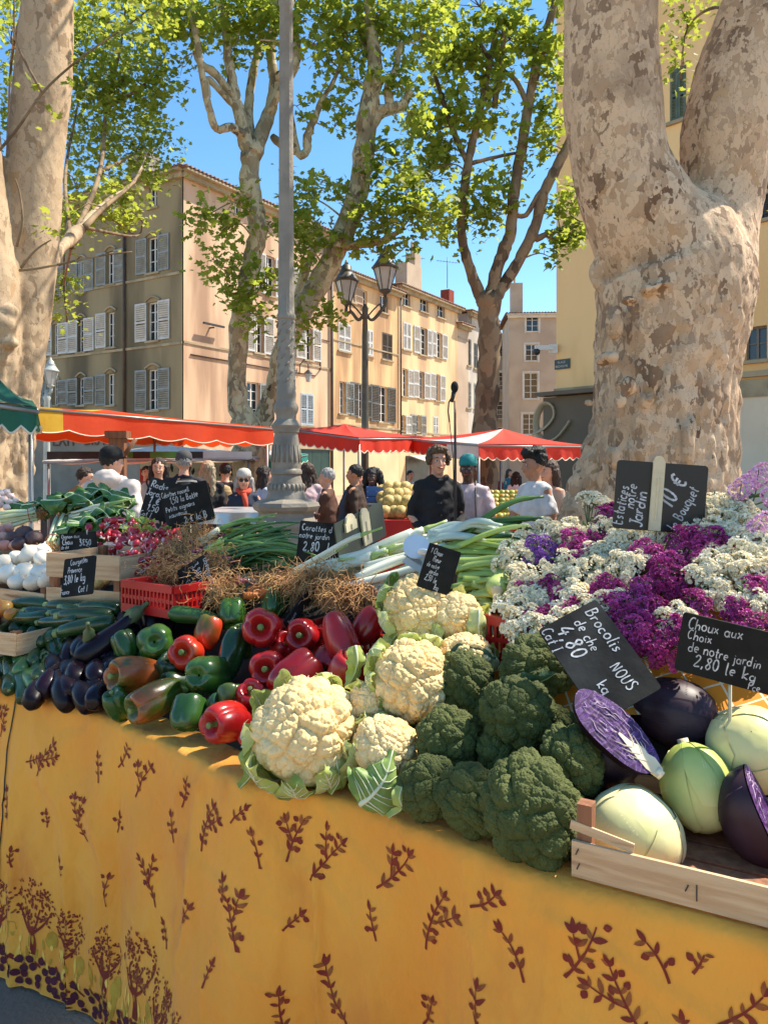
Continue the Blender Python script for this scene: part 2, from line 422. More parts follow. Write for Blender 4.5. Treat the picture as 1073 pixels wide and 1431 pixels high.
W1 = [(328,337,276,301,dict(sh='')),(391,399,303,325,dict(sh='')),
      (371,384,358,413,dict(sh='LR',sw=.8)),(417,426,377,420,dict(sh='LR',sw=.8)),
      (356,368,440,493,dict(sh='LR',sw=.8)),(426,436,458,503,dict(sh='LR',sw=.8)),
      (345,362,534,584,dict(sh='R',shm=m_shg,sw=.8)),(420,438,550,594,dict(sh='lr',shm=mat('shutter_blue',srgb(170,182,190),srgb(156,168,178),3)))]
LB1 = 11.9
rB1, ptB, pxB, RmB = facade('apartment_building', 'pale pink beige house wall behind the grey lamp column, lit side of the corner house', 'building', CA+dR*.03, dR, LB1-.03, HA, W1, m_pink_lit, depth=9, side0=False, bands=[(7.55,.1,.05)])
# hip roof piece over the corner + chimney
ch = MB(); ch.box(ptA(4.5,HA+1.2,-1.6), (1.6,.7,2.2), rot=RmA); 
for k in range(4): ch.tube([ptA(3.95+.37*k,HA+2.3,-1.6),ptA(3.95+.37*k,HA+2.65,-1.6)], .13, 8)
wpart(ch,'chimney',m_greyd,rA,smooth=False)
pp = MB(); sP = pxB(458,500)[0]; pp.tube([ptB(11.75,.2,.12),ptB(11.75,HA-1.6,.12)], .09, 8); wpart(pp,'drain_pipe',m_pipe,rB1)
pp = MB(); s0,z0_ = pxB(275,505); s1,z1_ = pxB(455,530)
pp.tube([ptB(pxB(266,504)[0],7.0,.04),ptB(pxB(376,522)[0],7.0,.04),ptB(pxB(440,505)[0],7.0,.04),ptB(pxB(447,505)[0],7.4,.04),ptB(pxB(448,505)[0],9.2,.04),ptB(11.6,9.2,.04)], .035, 6)
wpart(pp,'cable',m_pipe,rB1)
bb = MB(); s_,z_ = pxB(293,455); bb.box(ptB(s_,z_,.3),(1.4,.1,.09),rot=RmB); bb.box(ptB(s_,z_-.12,.15),(.08,.3,.06),rot=RmB); wpart(bb,'iron_bracket',m_iron,rB1,smooth=False)
# wall lantern on B1
s_,z_ = pxB(417,530); q_ = ptB(s_,z_,.7)
wl = thing('wall_lantern', 'black iron wall lantern on a scrolled bracket on the pink beige house', 'lantern', q_)
lb = MB(); lb.lathe([(.02,.5),(.1,.45),(.26,.28),(.2,.26),(.06,.0)],6); wpart_ = lb.build('lantern_cap', m_iron, wl, smooth=False)
gb = MB(); gb.lathe([(.2,.26),(.12,-.2)],6); gb.build('lantern_glass', mat('lamp_glass',(.55,.58,.58),rough=.15,transl=.3), wl, smooth=False)
ib = MB(); n1 = Vector((dR.y,-dR.x,0))
ib.tube([Vector((0,0,.5))+Vector((0,0,0)), Vector((0,0,.75)), Vector((0,0,.95))-n1*.1, Vector((0,0,1.02))-n1*.35, Vector((0,0,.8))-n1*.6, Vector((0,0,.3))-n1*.62],.03,6); ib.build('bracket', m_iron, wl)

W2 = [(506,513,406,428,dict(sh='L',shm=m_beige,sw=.9)),(531,542,413,437,dict(sh='')),(488,496,400,422,dict(sh='lr',shm=m_beige)),
      (473,490,452,491,dict(sh='lr',shm=m_shw,sill=1)),(513,521,461,497,dict(sh='lr',shm=m_shw)),(534,548,466,503,dict(sh='lr',shm=m_shb,frame=m_framed,surround=0)),
      (474,482,533,578,dict(sh='LR',shm=m_shg,sw=.9)),(500,508,536,583,dict(sh='LR',shm=m_shd,sw=.9)),(529,541,540,590,dict(sh='LR',shm=m_shd,sw=1.0)),
      (466,480,618,690,dict(sh='',sill=0)),(520,530,630,690,dict(sh='lr',shm=mat('door_red',srgb(120,30,28),rough=.5),sill=0))]
C2 = CA+dR*(LB1+.004); L2 = 7.85
facade('apartment_building', 'ochre peach house with dark grey shutters behind the double lantern', 'building', C2, dR, L2, 13.55, W2, m_peach, depth=9, bands=[(9.4,.08,.05),(4.3,.12,.05)], base=(3.6,m_cream))
W3 = [(563,573,405,428,dict(sh='')),(587,598,413,436,dict(sh='')),(611,621,423,444,dict(sh='')),
      (563,574,451,489,dict(sh='lr')),(586,596,458,496,dict(sh='LR',sw=.85)),(609,617,465,500,dict(sh='LR',sw=.85)),
      (562,569,515,554,dict(sh='LR',sw=.85)),(585,592,519,557,dict(sh='LR',sw=.85)),(608,614,523,560,dict(sh='LR',sw=.85)),
      (560,566,580,606,dict(sh='LR',sw=.8)),(581,587,580,607,dict(sh='LR',shm=m_shg,sw=.8)),(605,612,582,608,dict(sh='lr'))]
C3 = C2+dR*(L2+.004); L3 = 9.2
rB3,ptB3,pxB3,RmB3 = facade('apartment_building', 'apricot house with three columns of pale shutters, right of the double lantern', 'building', C3, dR, L3, 14.05, W3, m_peach2, depth=9, bands=[(4.2,.1,.05)])
pp = MB(); pp.tube([ptB3(.15,3,.12),ptB3(.15,13.9,.12)], .06, 8); wpart(pp,'drain_pipe',m_pipe,rB3)
ch = MB(); ch.box(ptB3(4.2,15.6,-1.6),(2.2,1.0,2.2),rot=RmB3); ch.box(ptB3(4.9,17.1,-1.6),(.9,.8,1.2),rot=RmB3)
for k in range(2): ch.tube([ptB3(4.7+.4*k,17.7,-1.6),ptB3(4.7+.4*k,18.6,-1.6)], .1, 8)
wpart(ch,'chimney',m_beige,rB3,smooth=False)
def antenna(root, p):
    a = MB(); a.tube([p, p+Vector((0,0,2.6))], .03, 5); a.tube([p+Vector((-.9,0,2.3)),p+Vector((.9,0,2.1))],.02,4)
    for k in range(7): a.tube([p+Vector((-.8+.25*k,-.3,2.28-.03*k)),p+Vector((-.8+.25*k,.3,2.28-.03*k))],.012,4)
    wpart(a,'tv_antenna',m_iron,root)
antenna(rB3, ptB3(5.6,15.5,-2))
C4 = C3+dR*(L3+.004)
W4a = [(631,635,463,500,dict(sh='lr')),(631,635,520,556,dict(sh='lr'))]
facade('apartment_building', 'narrow beige house squeezed between the apricot and the grey white house', 'building', C4, dR, 1.9, 12.9, [], m_beige, depth=9, bands=[(12.0,.1,.05)])
C4b = C4+dR*1.904
W4 = [(653,658,474,511,dict(sh='lr',shm=m_shd,sill=1)),(662,667,480,515,dict(sh='lr',shm=m_shd)),(652,658,534,570,dict(sh='lr',shm=m_shg)),(662,667,536,572,dict(sh='lr',shm=m_shg)),(655,659,440,455,dict(sh=''))]
rB4,ptB4,pxB4,RmB4 = facade('apartment_building', 'light grey house with dark shutters and a red brick chimney, at the street mouth', 'building', C4b, dR, 5.0, 14.2, W4, m_grey, depth=9)
ch = MB(); ch.box(ptB4(.6,15.6,-2.2),(.9,.8,1.6),rot=RmB4); wpart(ch,'chimney',m_brick,rB4,smooth=False); antenna(rB4, ptB4(.6,16.6,-2.2))
# street end
W5 = [(692,704,475,498,dict(sh='',frame=m_framed)),(687,703,520,545,dict(sh='',surround=1)),(686,703,560,585,dict(sh='',sill=1)),(687,703,597,640,dict(sh='',sill=0))]
C5 = P(668,655,80); C5.z = 0
r5,pt5,px5,Rm5 = facade('apartment_building', 'dark grey house with balconies at the far end of the street', 'building', C5, (1,.02), 3.6, CH+(V0-470)/F*80, W5, m_greyd, depth=8)
b5 = MB()
for zz in (CH+(V0-547)/F*80, CH+(V0-587)/F*80):
    b5.box(pt5(1.9,zz,.5),(2.6,1.0,.15),rot=Rm5)
    for k in range(14): b5.box(pt5(.65+.19*k,zz+.5,.95),(.05,.05,.9),rot=Rm5)
    b5.box(pt5(1.9,zz+.97,.95),(2.6,.06,.06),rot=Rm5)
wpart(b5,'balcony',m_greyd,r5,smooth=False)
C6 = P(711.5,655,70); C6.z = 0
W6 = [(735,752,439,463,dict(sh='',surround=1)),(734,751,481,504,dict(sh='',surround=1)),(732,751,521,557,dict(sh='',surround=1)),(730,749,578,607,dict(sh='',surround=1)),(733,749,625,650,dict(sh='',sill=0))]
r6,pt6,px6,Rm6 = facade('apartment_building', 'plain beige house with single white framed windows beside the yellow building', 'building', C6, (1,-.06), 9, CH+(V0-441)/F*70, W6, m_beige, depth=7, trim=m_wtrim)
ch = MB(); ch.box(pt6(.75,17.2,-1.2),(1.1,.8,3.0),rot=Rm6); ch.tube([pt6(.6,18.6,-1.2),pt6(.6,19.6,-1.2)],.1,6); wpart(ch,'chimney',m_beige,r6,smooth=False)

# yellow building on the right
C7 = P(777,655,27); C7.z = 0
d7 = Vector((.936,-1,0)).normalized()
W7 = [(1040,1071,456,503,dict(sh='',bars=0,frame=m_framed)),(1052,1080,255,306,dict(sh='',bars=1,frame=m_framed)),(936,958,95,168,dict(sh='lr',shm=mat('shutter_green',srgb(92,104,84),srgb(80,92,74),3)))]
zc7 = CH+(V0-549)/F*27
r7,pt7,px7,Rm7 = facade('corner_building', 'tall yellow ochre building behind the forked plane tree on the right', 'building', C7, d7, 13, 18.4, W7, m_yellow, depth=9, bands=[(zc7+.05,.16,.16),(zc7+5.2,.12,.05)], base=(zc7-.6,m_plaster))
sb = MB(); a_=pt7(-.35,0,.05); sb.box(pt7(2.0,(zc7-.15)/2,.16),(4.7,.26,zc7-.2),rot=Rm7); wpart(sb,'shop_front',m_taupe,r7,smooth=False)
sc_ = MB(); sc_.box(pt7(2.0,zc7-.07,.33),(4.9,.6,.13),rot=Rm7); wpart(sc_,'shop_cornice',m_taupe,r7,smooth=False)
bd = MB(); bd.box(pt7(9,zc7-.35,.05),(8,.06,.5),rot=Rm7); wpart(bd,'stone_band',m_trim,r7,smooth=False)
# the cursive e of the shop name
ee = MB(); n7 = Vector((-.683*1.07,-.73*.93,0)).normalized()
def sg(u,v): s,z = px7(u,v); return pt7(s,z,.30)
pe = [(752,606),(768,598),(780,583),(778,568),(766,566),(757,582),(757,603),(768,616),(784,612),(798,596),(803,588)]
pts = [sg(a,b) for a,b in pe]; ee.tube([Vector(x) for x in crom([tuple(p) for p in pts],5)], .15, 8, flat=.3)
wpart(ee,'shop_letter',mat('letter_beige',srgb(176,160,130),rough=.6),r7)
# street name plate
s_,z_ = px7(786,509)
sp = thing('street_sign', 'small dark street name plate on the corner of the yellow building', 'sign', pt7(s_,z_,.03))
k_ = MB(); k_.box((0,0,0),(.62,.03,.34),rot=Rm7); k_.build('sign_plate', mat('sign_navy',srgb(40,60,62),rough=.4), sp, smooth=False)
n7v = Vector((d7.y,-d7.x,0)); n7v = n7v if n7v.y < 0 else -n7v
Mt = Matrix(((d7.x,0,n7v.x,0),(d7.y,0,n7v.y,0),(0,1,0,0),(0,0,0,1)))
textmesh('PLACE', .11, Matrix.Translation(n7v*.02) @ Mt @ Matrix.Translation((-.18,.03,0)), m_wtrim, 'lettering', .002, sp)
textmesh('RICHELME', .11, Matrix.Translation(n7v*.02) @ Mt @ Matrix.Translation((-.27,-.11,0)), m_wtrim, 'lettering', .002, sp)
# security camera
q_ = pt7(px7(772,488)[0],CH+(V0-488)/F*27,.45)
sc = thing('security_camera', 'white security camera on an arm at the corner of the yellow building', 'camera', q_)
k_ = MB(); k_.box((-.05,0,.02),(.62,.16,.16)); k_.box((.3,.1,.0),(.28,.12,.3)); k_.build('camera_arm', m_frame, sc, smooth=False)
k_ = MB(); k_.ball((-.3,0,-.12),.13); k_.build('camera_dome', m_iron, sc)
# ================= trees
def bark(name, c1, c2, c3, scale=7, bump=.5, dark=(.10,.08,.06), pk=.5):
    """plane tree bark: flaking plates in three tones, with thin dark plate edges"""
    m = bpy.data.materials.new(name); m.use_nodes = True; nt = m.node_tree; N = nt.nodes; L = nt.links; b = N['Principled BSDF']
    b.inputs['Roughness'].default_value = .85; b.inputs['Specular IOR Level'].default_value = .25
    tc = N.new('ShaderNodeTexCoord'); mp = N.new('ShaderNodeMapping'); mp.inputs['Scale'].default_value = (1,1,.62); L.new(tc.outputs['Object'], mp.inputs[0])
    wn = N.new('ShaderNodeTexNoise'); wn.inputs['Scale'].default_value = scale*.8; wn.inputs['Detail'].default_value = 4; L.new(mp.outputs[0], wn.inputs['Vector'])
    wv = N.new('ShaderNodeVectorMath'); wv.operation = 'MULTIPLY_ADD'; wv.inputs[1].default_value = (.32,.32,.32); L.new(wn.outputs['Color'], wv.inputs[0]); L.new(mp.outputs[0], wv.inputs[2])
    vo = N.new('ShaderNodeTexVoronoi'); vo.inputs['Scale'].default_value = scale; L.new(wv.outputs[0], vo.inputs['Vector'])
    ve = N.new('ShaderNodeTexVoronoi'); ve.feature = 'DISTANCE_TO_EDGE'; ve.inputs['Scale'].default_value = scale; L.new(wv.outputs[0], ve.inputs['Vector'])
    sp = N.new('ShaderNodeSeparateColor'); L.new(vo.outputs['Color'], sp.inputs[0])
    ra = N.new('ShaderNodeValToRGB'); ra.color_ramp.interpolation = 'CONSTANT'
    el = ra.color_ramp.elements; el[0].color = (*c1,1); el[1].position = pk; el[1].color = (*c2,1)
    e = el.new(pk+.22); e.color = (*c3,1); e = el.new(pk+.38); e.color = (*[q*.8 for q in c1],1); e = el.new(.97); e.color=(.42,.25,.11,1)
    L.new(sp.outputs[0], ra.inputs[0])
    n2 = N.new('ShaderNodeTexNoise'); n2.inputs['Scale'].default_value = 2.2; n2.inputs['Detail'].default_value = 5; L.new(mp.outputs[0], n2.inputs['Vector'])
    mr = N.new('ShaderNodeMapRange'); mr.inputs[1].default_value = .35; mr.inputs[2].default_value = .7; mr.inputs[3].default_value = 0; mr.inputs[4].default_value = .65; L.new(n2.outputs[0], mr.inputs[0])
    mx = N.new('ShaderNodeMix'); mx.data_type = 'RGBA'; L.new(mr.outputs[0], mx.inputs[0]); L.new(ra.outputs[0], mx.inputs[6]); mx.inputs[7].default_value = (*c1,1)
    n3 = N.new('ShaderNodeTexNoise'); n3.inputs['Scale'].default_value = 40; n3.inputs['Detail'].default_value = 6; L.new(mp.outputs[0], n3.inputs['Vector'])
    er = N.new('ShaderNodeMapRange'); er.inputs[1].default_value = .0; er.inputs[2].default_value = .035; er.inputs[3].default_value = 1.0; er.inputs[4].default_value = 0; L.new(ve.outputs['Distance'], er.inputs[0])
    m3 = N.new('ShaderNodeMath'); m3.operation = 'MULTIPLY'; L.new(er.outputs[0], m3.inputs[0]); L.new(n3.outputs[0], m3.inputs[1])
    m2 = N.new('ShaderNodeMix'); m2.data_type = 'RGBA'; L.new(m3.outputs[0], m2.inputs[0]); L.new(mx.outputs[2], m2.inputs[6]); m2.inputs[7].default_value = (*dark,1)
    # broad stains
    n4 = N.new('ShaderNodeTexNoise'); n4.inputs['Scale'].default_value = 1.1; n4.inputs['Detail'].default_value = 6; L.new(tc.outputs['Object'], n4.inputs['Vector'])
    r4 = N.new('ShaderNodeMapRange'); r4.interpolation_type='SMOOTHSTEP'; r4.inputs[1].default_value = .52; r4.inputs[2].default_value = .72; r4.inputs[4].default_value = .75; L.new(n4.outputs[0], r4.inputs[0])
    m4 = N.new('ShaderNodeMix'); m4.data_type = 'RGBA'; L.new(r4.outputs[0], m4.inputs[0]); L.new(m2.outputs[2], m4.inputs[6]); m4.inputs[7].default_value = (*[q*.55 for q in c2],1)
    L.new(m4.outputs[2], b.inputs['Base Color'])
    ad = N.new('ShaderNodeMath'); ad.operation = 'ADD'; L.new(ra.outputs[0], ad.inputs[0]); 
    m5 = N.new('ShaderNodeMath'); m5.operation = 'MULTIPLY'; m5.inputs[1].default_value = .5; L.new(n3.outputs[0], m5.inputs[0]); L.new(m5.outputs[0], ad.inputs[1])
    bp = N.new('ShaderNodeBump'); bp.inputs['Strength'].default_value = bump; bp.inputs['Distance'].default_value = .012; L.new(ad.outputs[0], bp.inputs['Height']); L.new(bp.outputs[0], b.inputs['Normal'])
    return m
bk_big = bark('bark_plane_big', srgb(212,182,148), srgb(176,144,112), srgb(108,80,58), 15, 1.0, pk=.42)
bk_left = bark('bark_plane_pale', srgb(184,160,130), srgb(172,147,117), srgb(140,116,90), 11, .5, pk=.55)
bk_mid = bark('bark_plane_mottled', srgb(190,178,144), srgb(134,118,88), srgb(78,64,48), 10, .5, pk=.40)
bk_dark = bark('bark_plane_brown', srgb(142,120,92), srgb(112,90,68), srgb(72,58,44), 6, .5, pk=.5)

LEAF = np.array([(0,0,0),(.28,.08,.0),(.5,.42,.02),(.24,.45,.0),(.30,.86,.03),(0,.72,-.03),(0,1.08,.05),(-.02,.72,-.03),(-.30,.86,.03),(-.24,.45,0),(-.5,.42,.02),(-.28,.08,0)])
LEAF[:,2] -= .25*np.abs(LEAF[:,0])
LEAF4 = np.array([(0,0,0),(.42,.25,.08),(.22,.62,.05),(0,1,-.06),(-.22,.62,.05),(-.42,.25,.08)])
def leaf_mesh(name, pos, size, material, parent, seed=0, tmpl=LEAF, up=.55):
    rs = np.random.RandomState(seed); n = len(pos); k = len(tmpl)
    nrm = rs.normal(size=(n,3)); nrm[:,2] = np.abs(nrm[:,2])*1.2+up; nrm /= np.linalg.norm(nrm,axis=1)[:,None]
    a = rs.normal(size=(n,3)); t = a-nrm*(a*nrm).sum(1)[:,None]; t[:,2] -= .5; t -= nrm*(t*nrm).sum(1)[:,None]; t /= np.linalg.norm(t,axis=1)[:,None]
    b = np.cross(nrm,t); sz = size*(.55+.75*rs.rand(n))
    V = pos[:,None,:]+sz[:,None,None]*(tmpl[None,:,0,None]*b[:,None,:]+tmpl[None,:,1,None]*t[:,None,:]+tmpl[None,:,2,None]*nrm[:,None,:])
    V = V.reshape(-1,3)
    me = bpy.data.meshes.new(name); me.vertices.add(n*k); me.vertices.foreach_set('co', V.ravel())
    me.loops.add(n*k); me.loops.foreach_set('vertex_index', np.arange(n*k,dtype=np.int32))
    me.polygons.add(n); me.polygons.foreach_set('loop_start', np.arange(n,dtype=np.int32)*k)
    me.update(calc_edges=True); me.validate(); me.materials.append(material)
    return link(name, me, parent)
def leafmat(name, c1, c2, tc, tr=.45):
    return mat(name, c1, c2, 1.5, rough=.55, spec=.35, island=.5, transl=tr, tcol=tc, c3=tuple(q*1.3 for q in c2), s3=.6, r3=(.5,.65))
lf = leafmat('plane_leaf', (.11,.16,.022), (.17,.22,.03), (.62,.70,.08), .56)
lf_lit = leafmat('plane_leaf_young', (.10,.15,.02), (.15,.20,.03), (.62,.66,.08), .55)
lf_dk = leafmat('plane_leaf_dense', (.09,.14,.022), (.14,.19,.028), (.66,.72,.08), .56)

def limb(mb, pts, n=10, res=5, wob=.0, seed=0):
    """pts: (u,v,Y,radius_px) -> tapering limb"""
    W_ = []
    for u,v,Y,r in pts:
        p = P(u,v,Y); W_.append((p.x,p.y,p.z,r/F*Y))
    c = crom(W_, res); rr = random.Random(seed)
    P_ = [Vector(q[:3])+Vector([rr.gauss(0,1) for _ in range(3)])*wob*q[3] for q in c]
    mb.tube(P_, [max(.004,q[3]*(1+rr.gauss(0,.06))) for q in c], n)
    return [(Vector(q[:3]), q[3]) for q in c]

def make_tree(label, group, loc, limbs, blobs, bm, lm, leaf_px=11, seed=1, n_scale=1.3, extra=None, clump=.22, per=16, burl=None, voxel=None):
    """limbs: list of pixel polylines; blobs: (u,v,Y,ru,rv,count)"""
    root = thing('plane_tree', label, 'tree', loc, 0, group)
    mb = MB(); samp = []
    for i,l in enumerate(limbs): samp += limb(mb, l, 10 if l[0][3] > 6 else 6, 5, .06, seed*31+i)
    S = np.array([tuple(p) for p,_ in samp]); 
    rr = random.Random(seed); rs = np.random.RandomState(seed); pos = []
    tw = MB()
    for (u,v,Y,ru,rv,cnt) in blobs:
        c = P(u,v,Y); rx = ru/F*Y; rz = rv/F*Y; ry = (rx+rz)/2*1.1
        ncl = max(2,int(cnt*n_scale/per))
        i0 = int(np.argmin(((S-np.array(c))**2).sum(1)+ (S[:,2] > c.z)*4)); a = Vector(S[i0])
        mid = a.lerp(c,.5)+Vector((rr.gauss(0,.15),rr.gauss(0,.15),rr.gauss(.1,.15)))
        L_ = (c-a).length
        path = [Vector(x) for x in crom([tuple(a),tuple(mid),tuple(c)],5)]
        r0 = min(.05,.012+.012*L_); tw.tube(path, [r0*(1-.7*k/len(path)) for k in range(len(path))], 5)
        for k in range(ncl):
            d = Vector((rr.gauss(0,1),rr.gauss(0,1),rr.gauss(0,1))).normalized()*(rr.random()**.45)
            q = c+Vector((d.x*rx,d.y*ry,d.z*rz))
            b = path[rr.randrange(len(path)//2,len(path))]
            m_ = b.lerp(q,.55)+Vector((rr.gauss(0,.06),rr.gauss(0,.06),rr.gauss(.05,.06)))
            if k % 2 == 0: tw.tube([b,m_,q],[.010,.007,.003],4)
            s_ = clump*(.7+.8*rr.random())
            m = max(3,int(rs.poisson(per)))
            # leaves along a spray hanging from the twig
            dr = Vector((rr.gauss(0,1),rr.gauss(0,1),rr.gauss(-.2,.6))).normalized()
            t = rs.rand(m,1)*2-1
            pos.append(np.array(q)+t*np.array(dr)*s_*1.3+rs.normal(size=(m,3))*s_*.45)
    if extra: extra(mb)
    wpart(mb, 'trunk', bm, root)
    wpart(tw, 'twigs', bm, root)
    pos = np.concatenate(pos)-np.array(root.location)
    Ym = np.mean([b[2] for b in blobs])
    leaf_mesh('crown', pos, leaf_px/F*Ym, lm, root, seed)
    return root

GT = 'plane trees around the market square'
D1 = 14.0
# tree 1: pale mottled, forks near the ground, in front of the pink house
l1 = [[(346,700,D1,24),(348,640,D1,22),(344,600,D1,20),(333,560,D1,14),(332,500,D1,13),(338,430,D1,13),(350,370,D1,13),(361,320,D1,13),(350,260,D1,13),(350,215,D1,14)],
      [(350,225,D1,13),(342,185,D1,10),(330,140,D1,8),(322,100,D1,7),(316,50,D1,5),(310,-30,D1,4)],
      [(352,220,D1,13),(372,170,D1+.3,10),(384,120,D1+.5,8),(378,70,D1+.6,7),(386,20,D1+.6,6),(392,-40,D1+.6,5)],
      [(352,215,D1,10),(347,160,D1+.4,7),(352,110,D1+.6,6),(362,60,D1+.7,5),(370,0,D1+.8,4),(374,-40,D1+.8,3)],
      [(345,195,D1,8),(325,178,D1-.3,6),(303,180,D1-.5,5.5),(292,150,D1-.6,5),(284,110,D1-.7,4.5),(276,60,D1-.8,5),(266,0,D1-.9,4),(262,-40,D1-.9,3)],
      [(330,140,D1,6),(300,102,D1-.2,6),(280,88,D1-.3,5.5),(270,50,D1-.3,4.5),(268,5,D1-.3,4)],
      [(330,150,D1,5),(306,125,D1-.2,4.5),(290,110,D1-.2,4),(292,135,D1-.3,3.5)],
      [(384,110,D1+.4,6),(400,100,D1+.5,7),(416,80,D1+.5,6),(412,40,D1+.5,6),(420,0,D1+.5,5)],
      [(374,165,D1+.3,6),(395,120,D1,5),(412,95,D1,6),(410,60,D1,4)]]
b1 = [(265,40,D1-.5,45,45,260),(300,25,D1,45,35,260),(345,10,D1,50,35,300),(400,25,D1,45,40,220),(250,85,D1-.4,30,25,70),(235,20,D1-.5,35,40,170),(440,60,D1,30,30,90),
      (330,60,D1,30,30,110),(372,60,D1,24,40,90),(300,-40,D1,110,60,420),(430,-30,D1,80,50,300),(290,300,D1-.6,26,34,90),(315,320,D1-.6,32,26,110),(330,285,D1-.6,20,20,40),(318,385,D1-.6,30,38,150),(296,360,D1-.6,14,18,40),(372,385,D1-.7,18,34,80),(365,440,D1-.7,26,22,90),(340,410,D1-.7,16,20,50),(375,310,D1,14,25,50)]
make_tree('pale mottled plane tree forking low behind the red awning, left of the grey lamp column', GT, P(346,V0+1.6/D1*F,D1), l1, b1, bk_mid, lf_lit if False else lf, 10.5, 3)
D2 = 14.6
l2 = [[(352,760,D2,20),(358,640,D2,17),(366,590,D2,14),(384,545,D2,14),(400,480,D2,15),(424,430,D2,16),(450,390,D2,16),(474,340,D2,16),(494,290,D2,15),(506,240,D2,15),(512,180,D2,14),(520,120,D2,12),(524,80,D2,10),(517,30,D2,8),(515,-40,D2,7)],
      [(510,185,D2,10),(530,158,D2,9),(548,150,D2,8),(562,146,D2,7),(575,128,D2,6)],[(545,150,D2,7),(542,120,D2,6),(552,98,D2,5),(560,60,D2,4)],
      [(522,90,D2,7),(508,50,D2+.3,6),(500,10,D2+.3,5)],[(488,300,D2,7),(470,345,D2-.4,5)],
      [(474,345,D2,8),(500,342,D2-.2,6),(530,338,D2-.3,4),(560,322,D2-.4,3)],
      [(404,150,D2,4),(415,210,D2,6),(428,212,D2,6),(430,190,D2,6),(440,165,D2,5),(450,140,D2,4),(465,115,D2,3),(490,62,D2,2)],
      [(400,470,D2,10),(415,420,D2+.5,8),(430,370,D2+.6,6),(450,330,D2+.6,5)],
      [(415,212,D2,5),(396,205,D2,5),(380,190,D2,5)]]
b2 = [(480,40,D2,50,45,380),(540,30,D2,55,45,420),(600,40,D2,40,45,260),(505,110,D2,45,40,150),(470,85,D2,26,30,70),(455,140,D2,20,22,70),(560,110,D2,30,30,110),(575,165,D2,26,24,110),(470,170,D2,24,26,60),
      (420,270,D2-.4,30,28,110),(445,250,D2,20,25,60),(440,320,D2-.4,40,30,160),(420,350,D2-.5,28,28,100),(480,265,D2,22,20,30),(410,300,D2,15,20,50),(530,300,D2-.4,50,38,300),(565,270,D2-.4,34,40,220),(520,240,D2-.2,28,34,110),(550,335,D2-.4,40,14,110),(540,220,D2,26,30,110),(600,300,D2-.4,34,30,200),(500,340,D2-.4,30,12,60),(450,440,D2-.6,35,18,90),(415,470,D2-.6,22,16,50),(545,-40,D2,120,50,480),(420,155,D2,14,22,30),(510,180,D2,30,30,40)]
make_tree('plane tree with one thick leaning trunk, just right of the grey lamp column', GT, P(352,V0+1.6/D2*F,D2), l2, b2, bk_mid, lf, 10.5, 5)
D3 = 16.0
l3 = [[(674,V0+1.6/D3*F,D3,24),(676,640,D3,20),(680,560,D3,17),(683,500,D3,16),(684,450,D3,16),(682,415,D3,17)],
      [(676,425,D3,10),(662,390,D3,7.5),(650,355,D3,7),(644,320,D3,6),(646,285,D3,6),(652,240,D3,6),(662,190,D3,5.5),(674,140,D3,5),(684,90,D3,4),(692,40,D3,3)],
      [(684,420,D3,12),(692,385,D3,9),(704,350,D3,9),(714,320,D3,8.5),(718,270,D3,8),(728,210,D3,7.5),(738,150,D3,7),(748,100,D3,6.5),(762,50,D3,6),(776,0,D3,5)],
      [(690,415,D3,11),(712,385,D3,8),(732,350,D3,8),(748,315,D3,8),(760,270,D3,7),(776,235,D3,7),(792,205,D3,6),(810,160,D3,5)],
      [(655,230,D3,4),(640,200,D3,4),(625,160,D3,3.5),(612,120,D3,3),(598,80,D3,2.5)],[(718,300,D3,4),(735,300,D3,3.5),(750,275,D3,3.5),(766,255,D3,3)],
      [(660,228,D3,3),(690,220,D3,2.5),(720,214,D3,2)],[(748,335,D3,5),(770,325,D3,3.5),(800,316,D3,3),(815,310,D3,2)],[(760,325,D3,3),(785,340,D3,3),(815,322,D3,2)],
      [(738,150,D3,4),(720,112,D3,3.5),(690,90,D3,3),(670,60,D3,2.5)],[(690,150,D3,4),(700,90,D3,4),(705,30,D3,3)]]
b3 = [(620,90,D3,40,45,300),(660,60,D3,45,45,360),(710,50,D3,40,45,330),(700,110,D3,34,30,170),(640,150,D3,36,34,210),(600,170,D3,30,34,170),(680,170,D3,26,24,90),(760,60,D3,30,40,200),(770,110,D3,22,30,120),(765,160,D3,20,24,110),(620,220,D3,34,26,160),
      (600,235,D3,24,22,90),(680,265,D3,34,30,170),(640,290,D3,28,26,150),(700,300,D3,22,24,80),(665,320,D3,20,16,60),(620,320,D3,20,16,70),(765,200,D3,24,22,90),(800,285,D3,22,26,110),(790,330,D3,26,22,120),(775,300,D3,14,22,50),(770,360,D3,18,14,40),(730,190,D3,16,22,50),(650,-30,D3,140,50,480),(790,-10,D3,40,40,160),(720,240,D3,14,22,30)]
make_tree('brown plane tree whose trunk splits into three upright limbs, beside the microphone', GT, P(674,V0+1.6/D3*F,D3), l3, b3, bk_dark, lf, 11, 9)

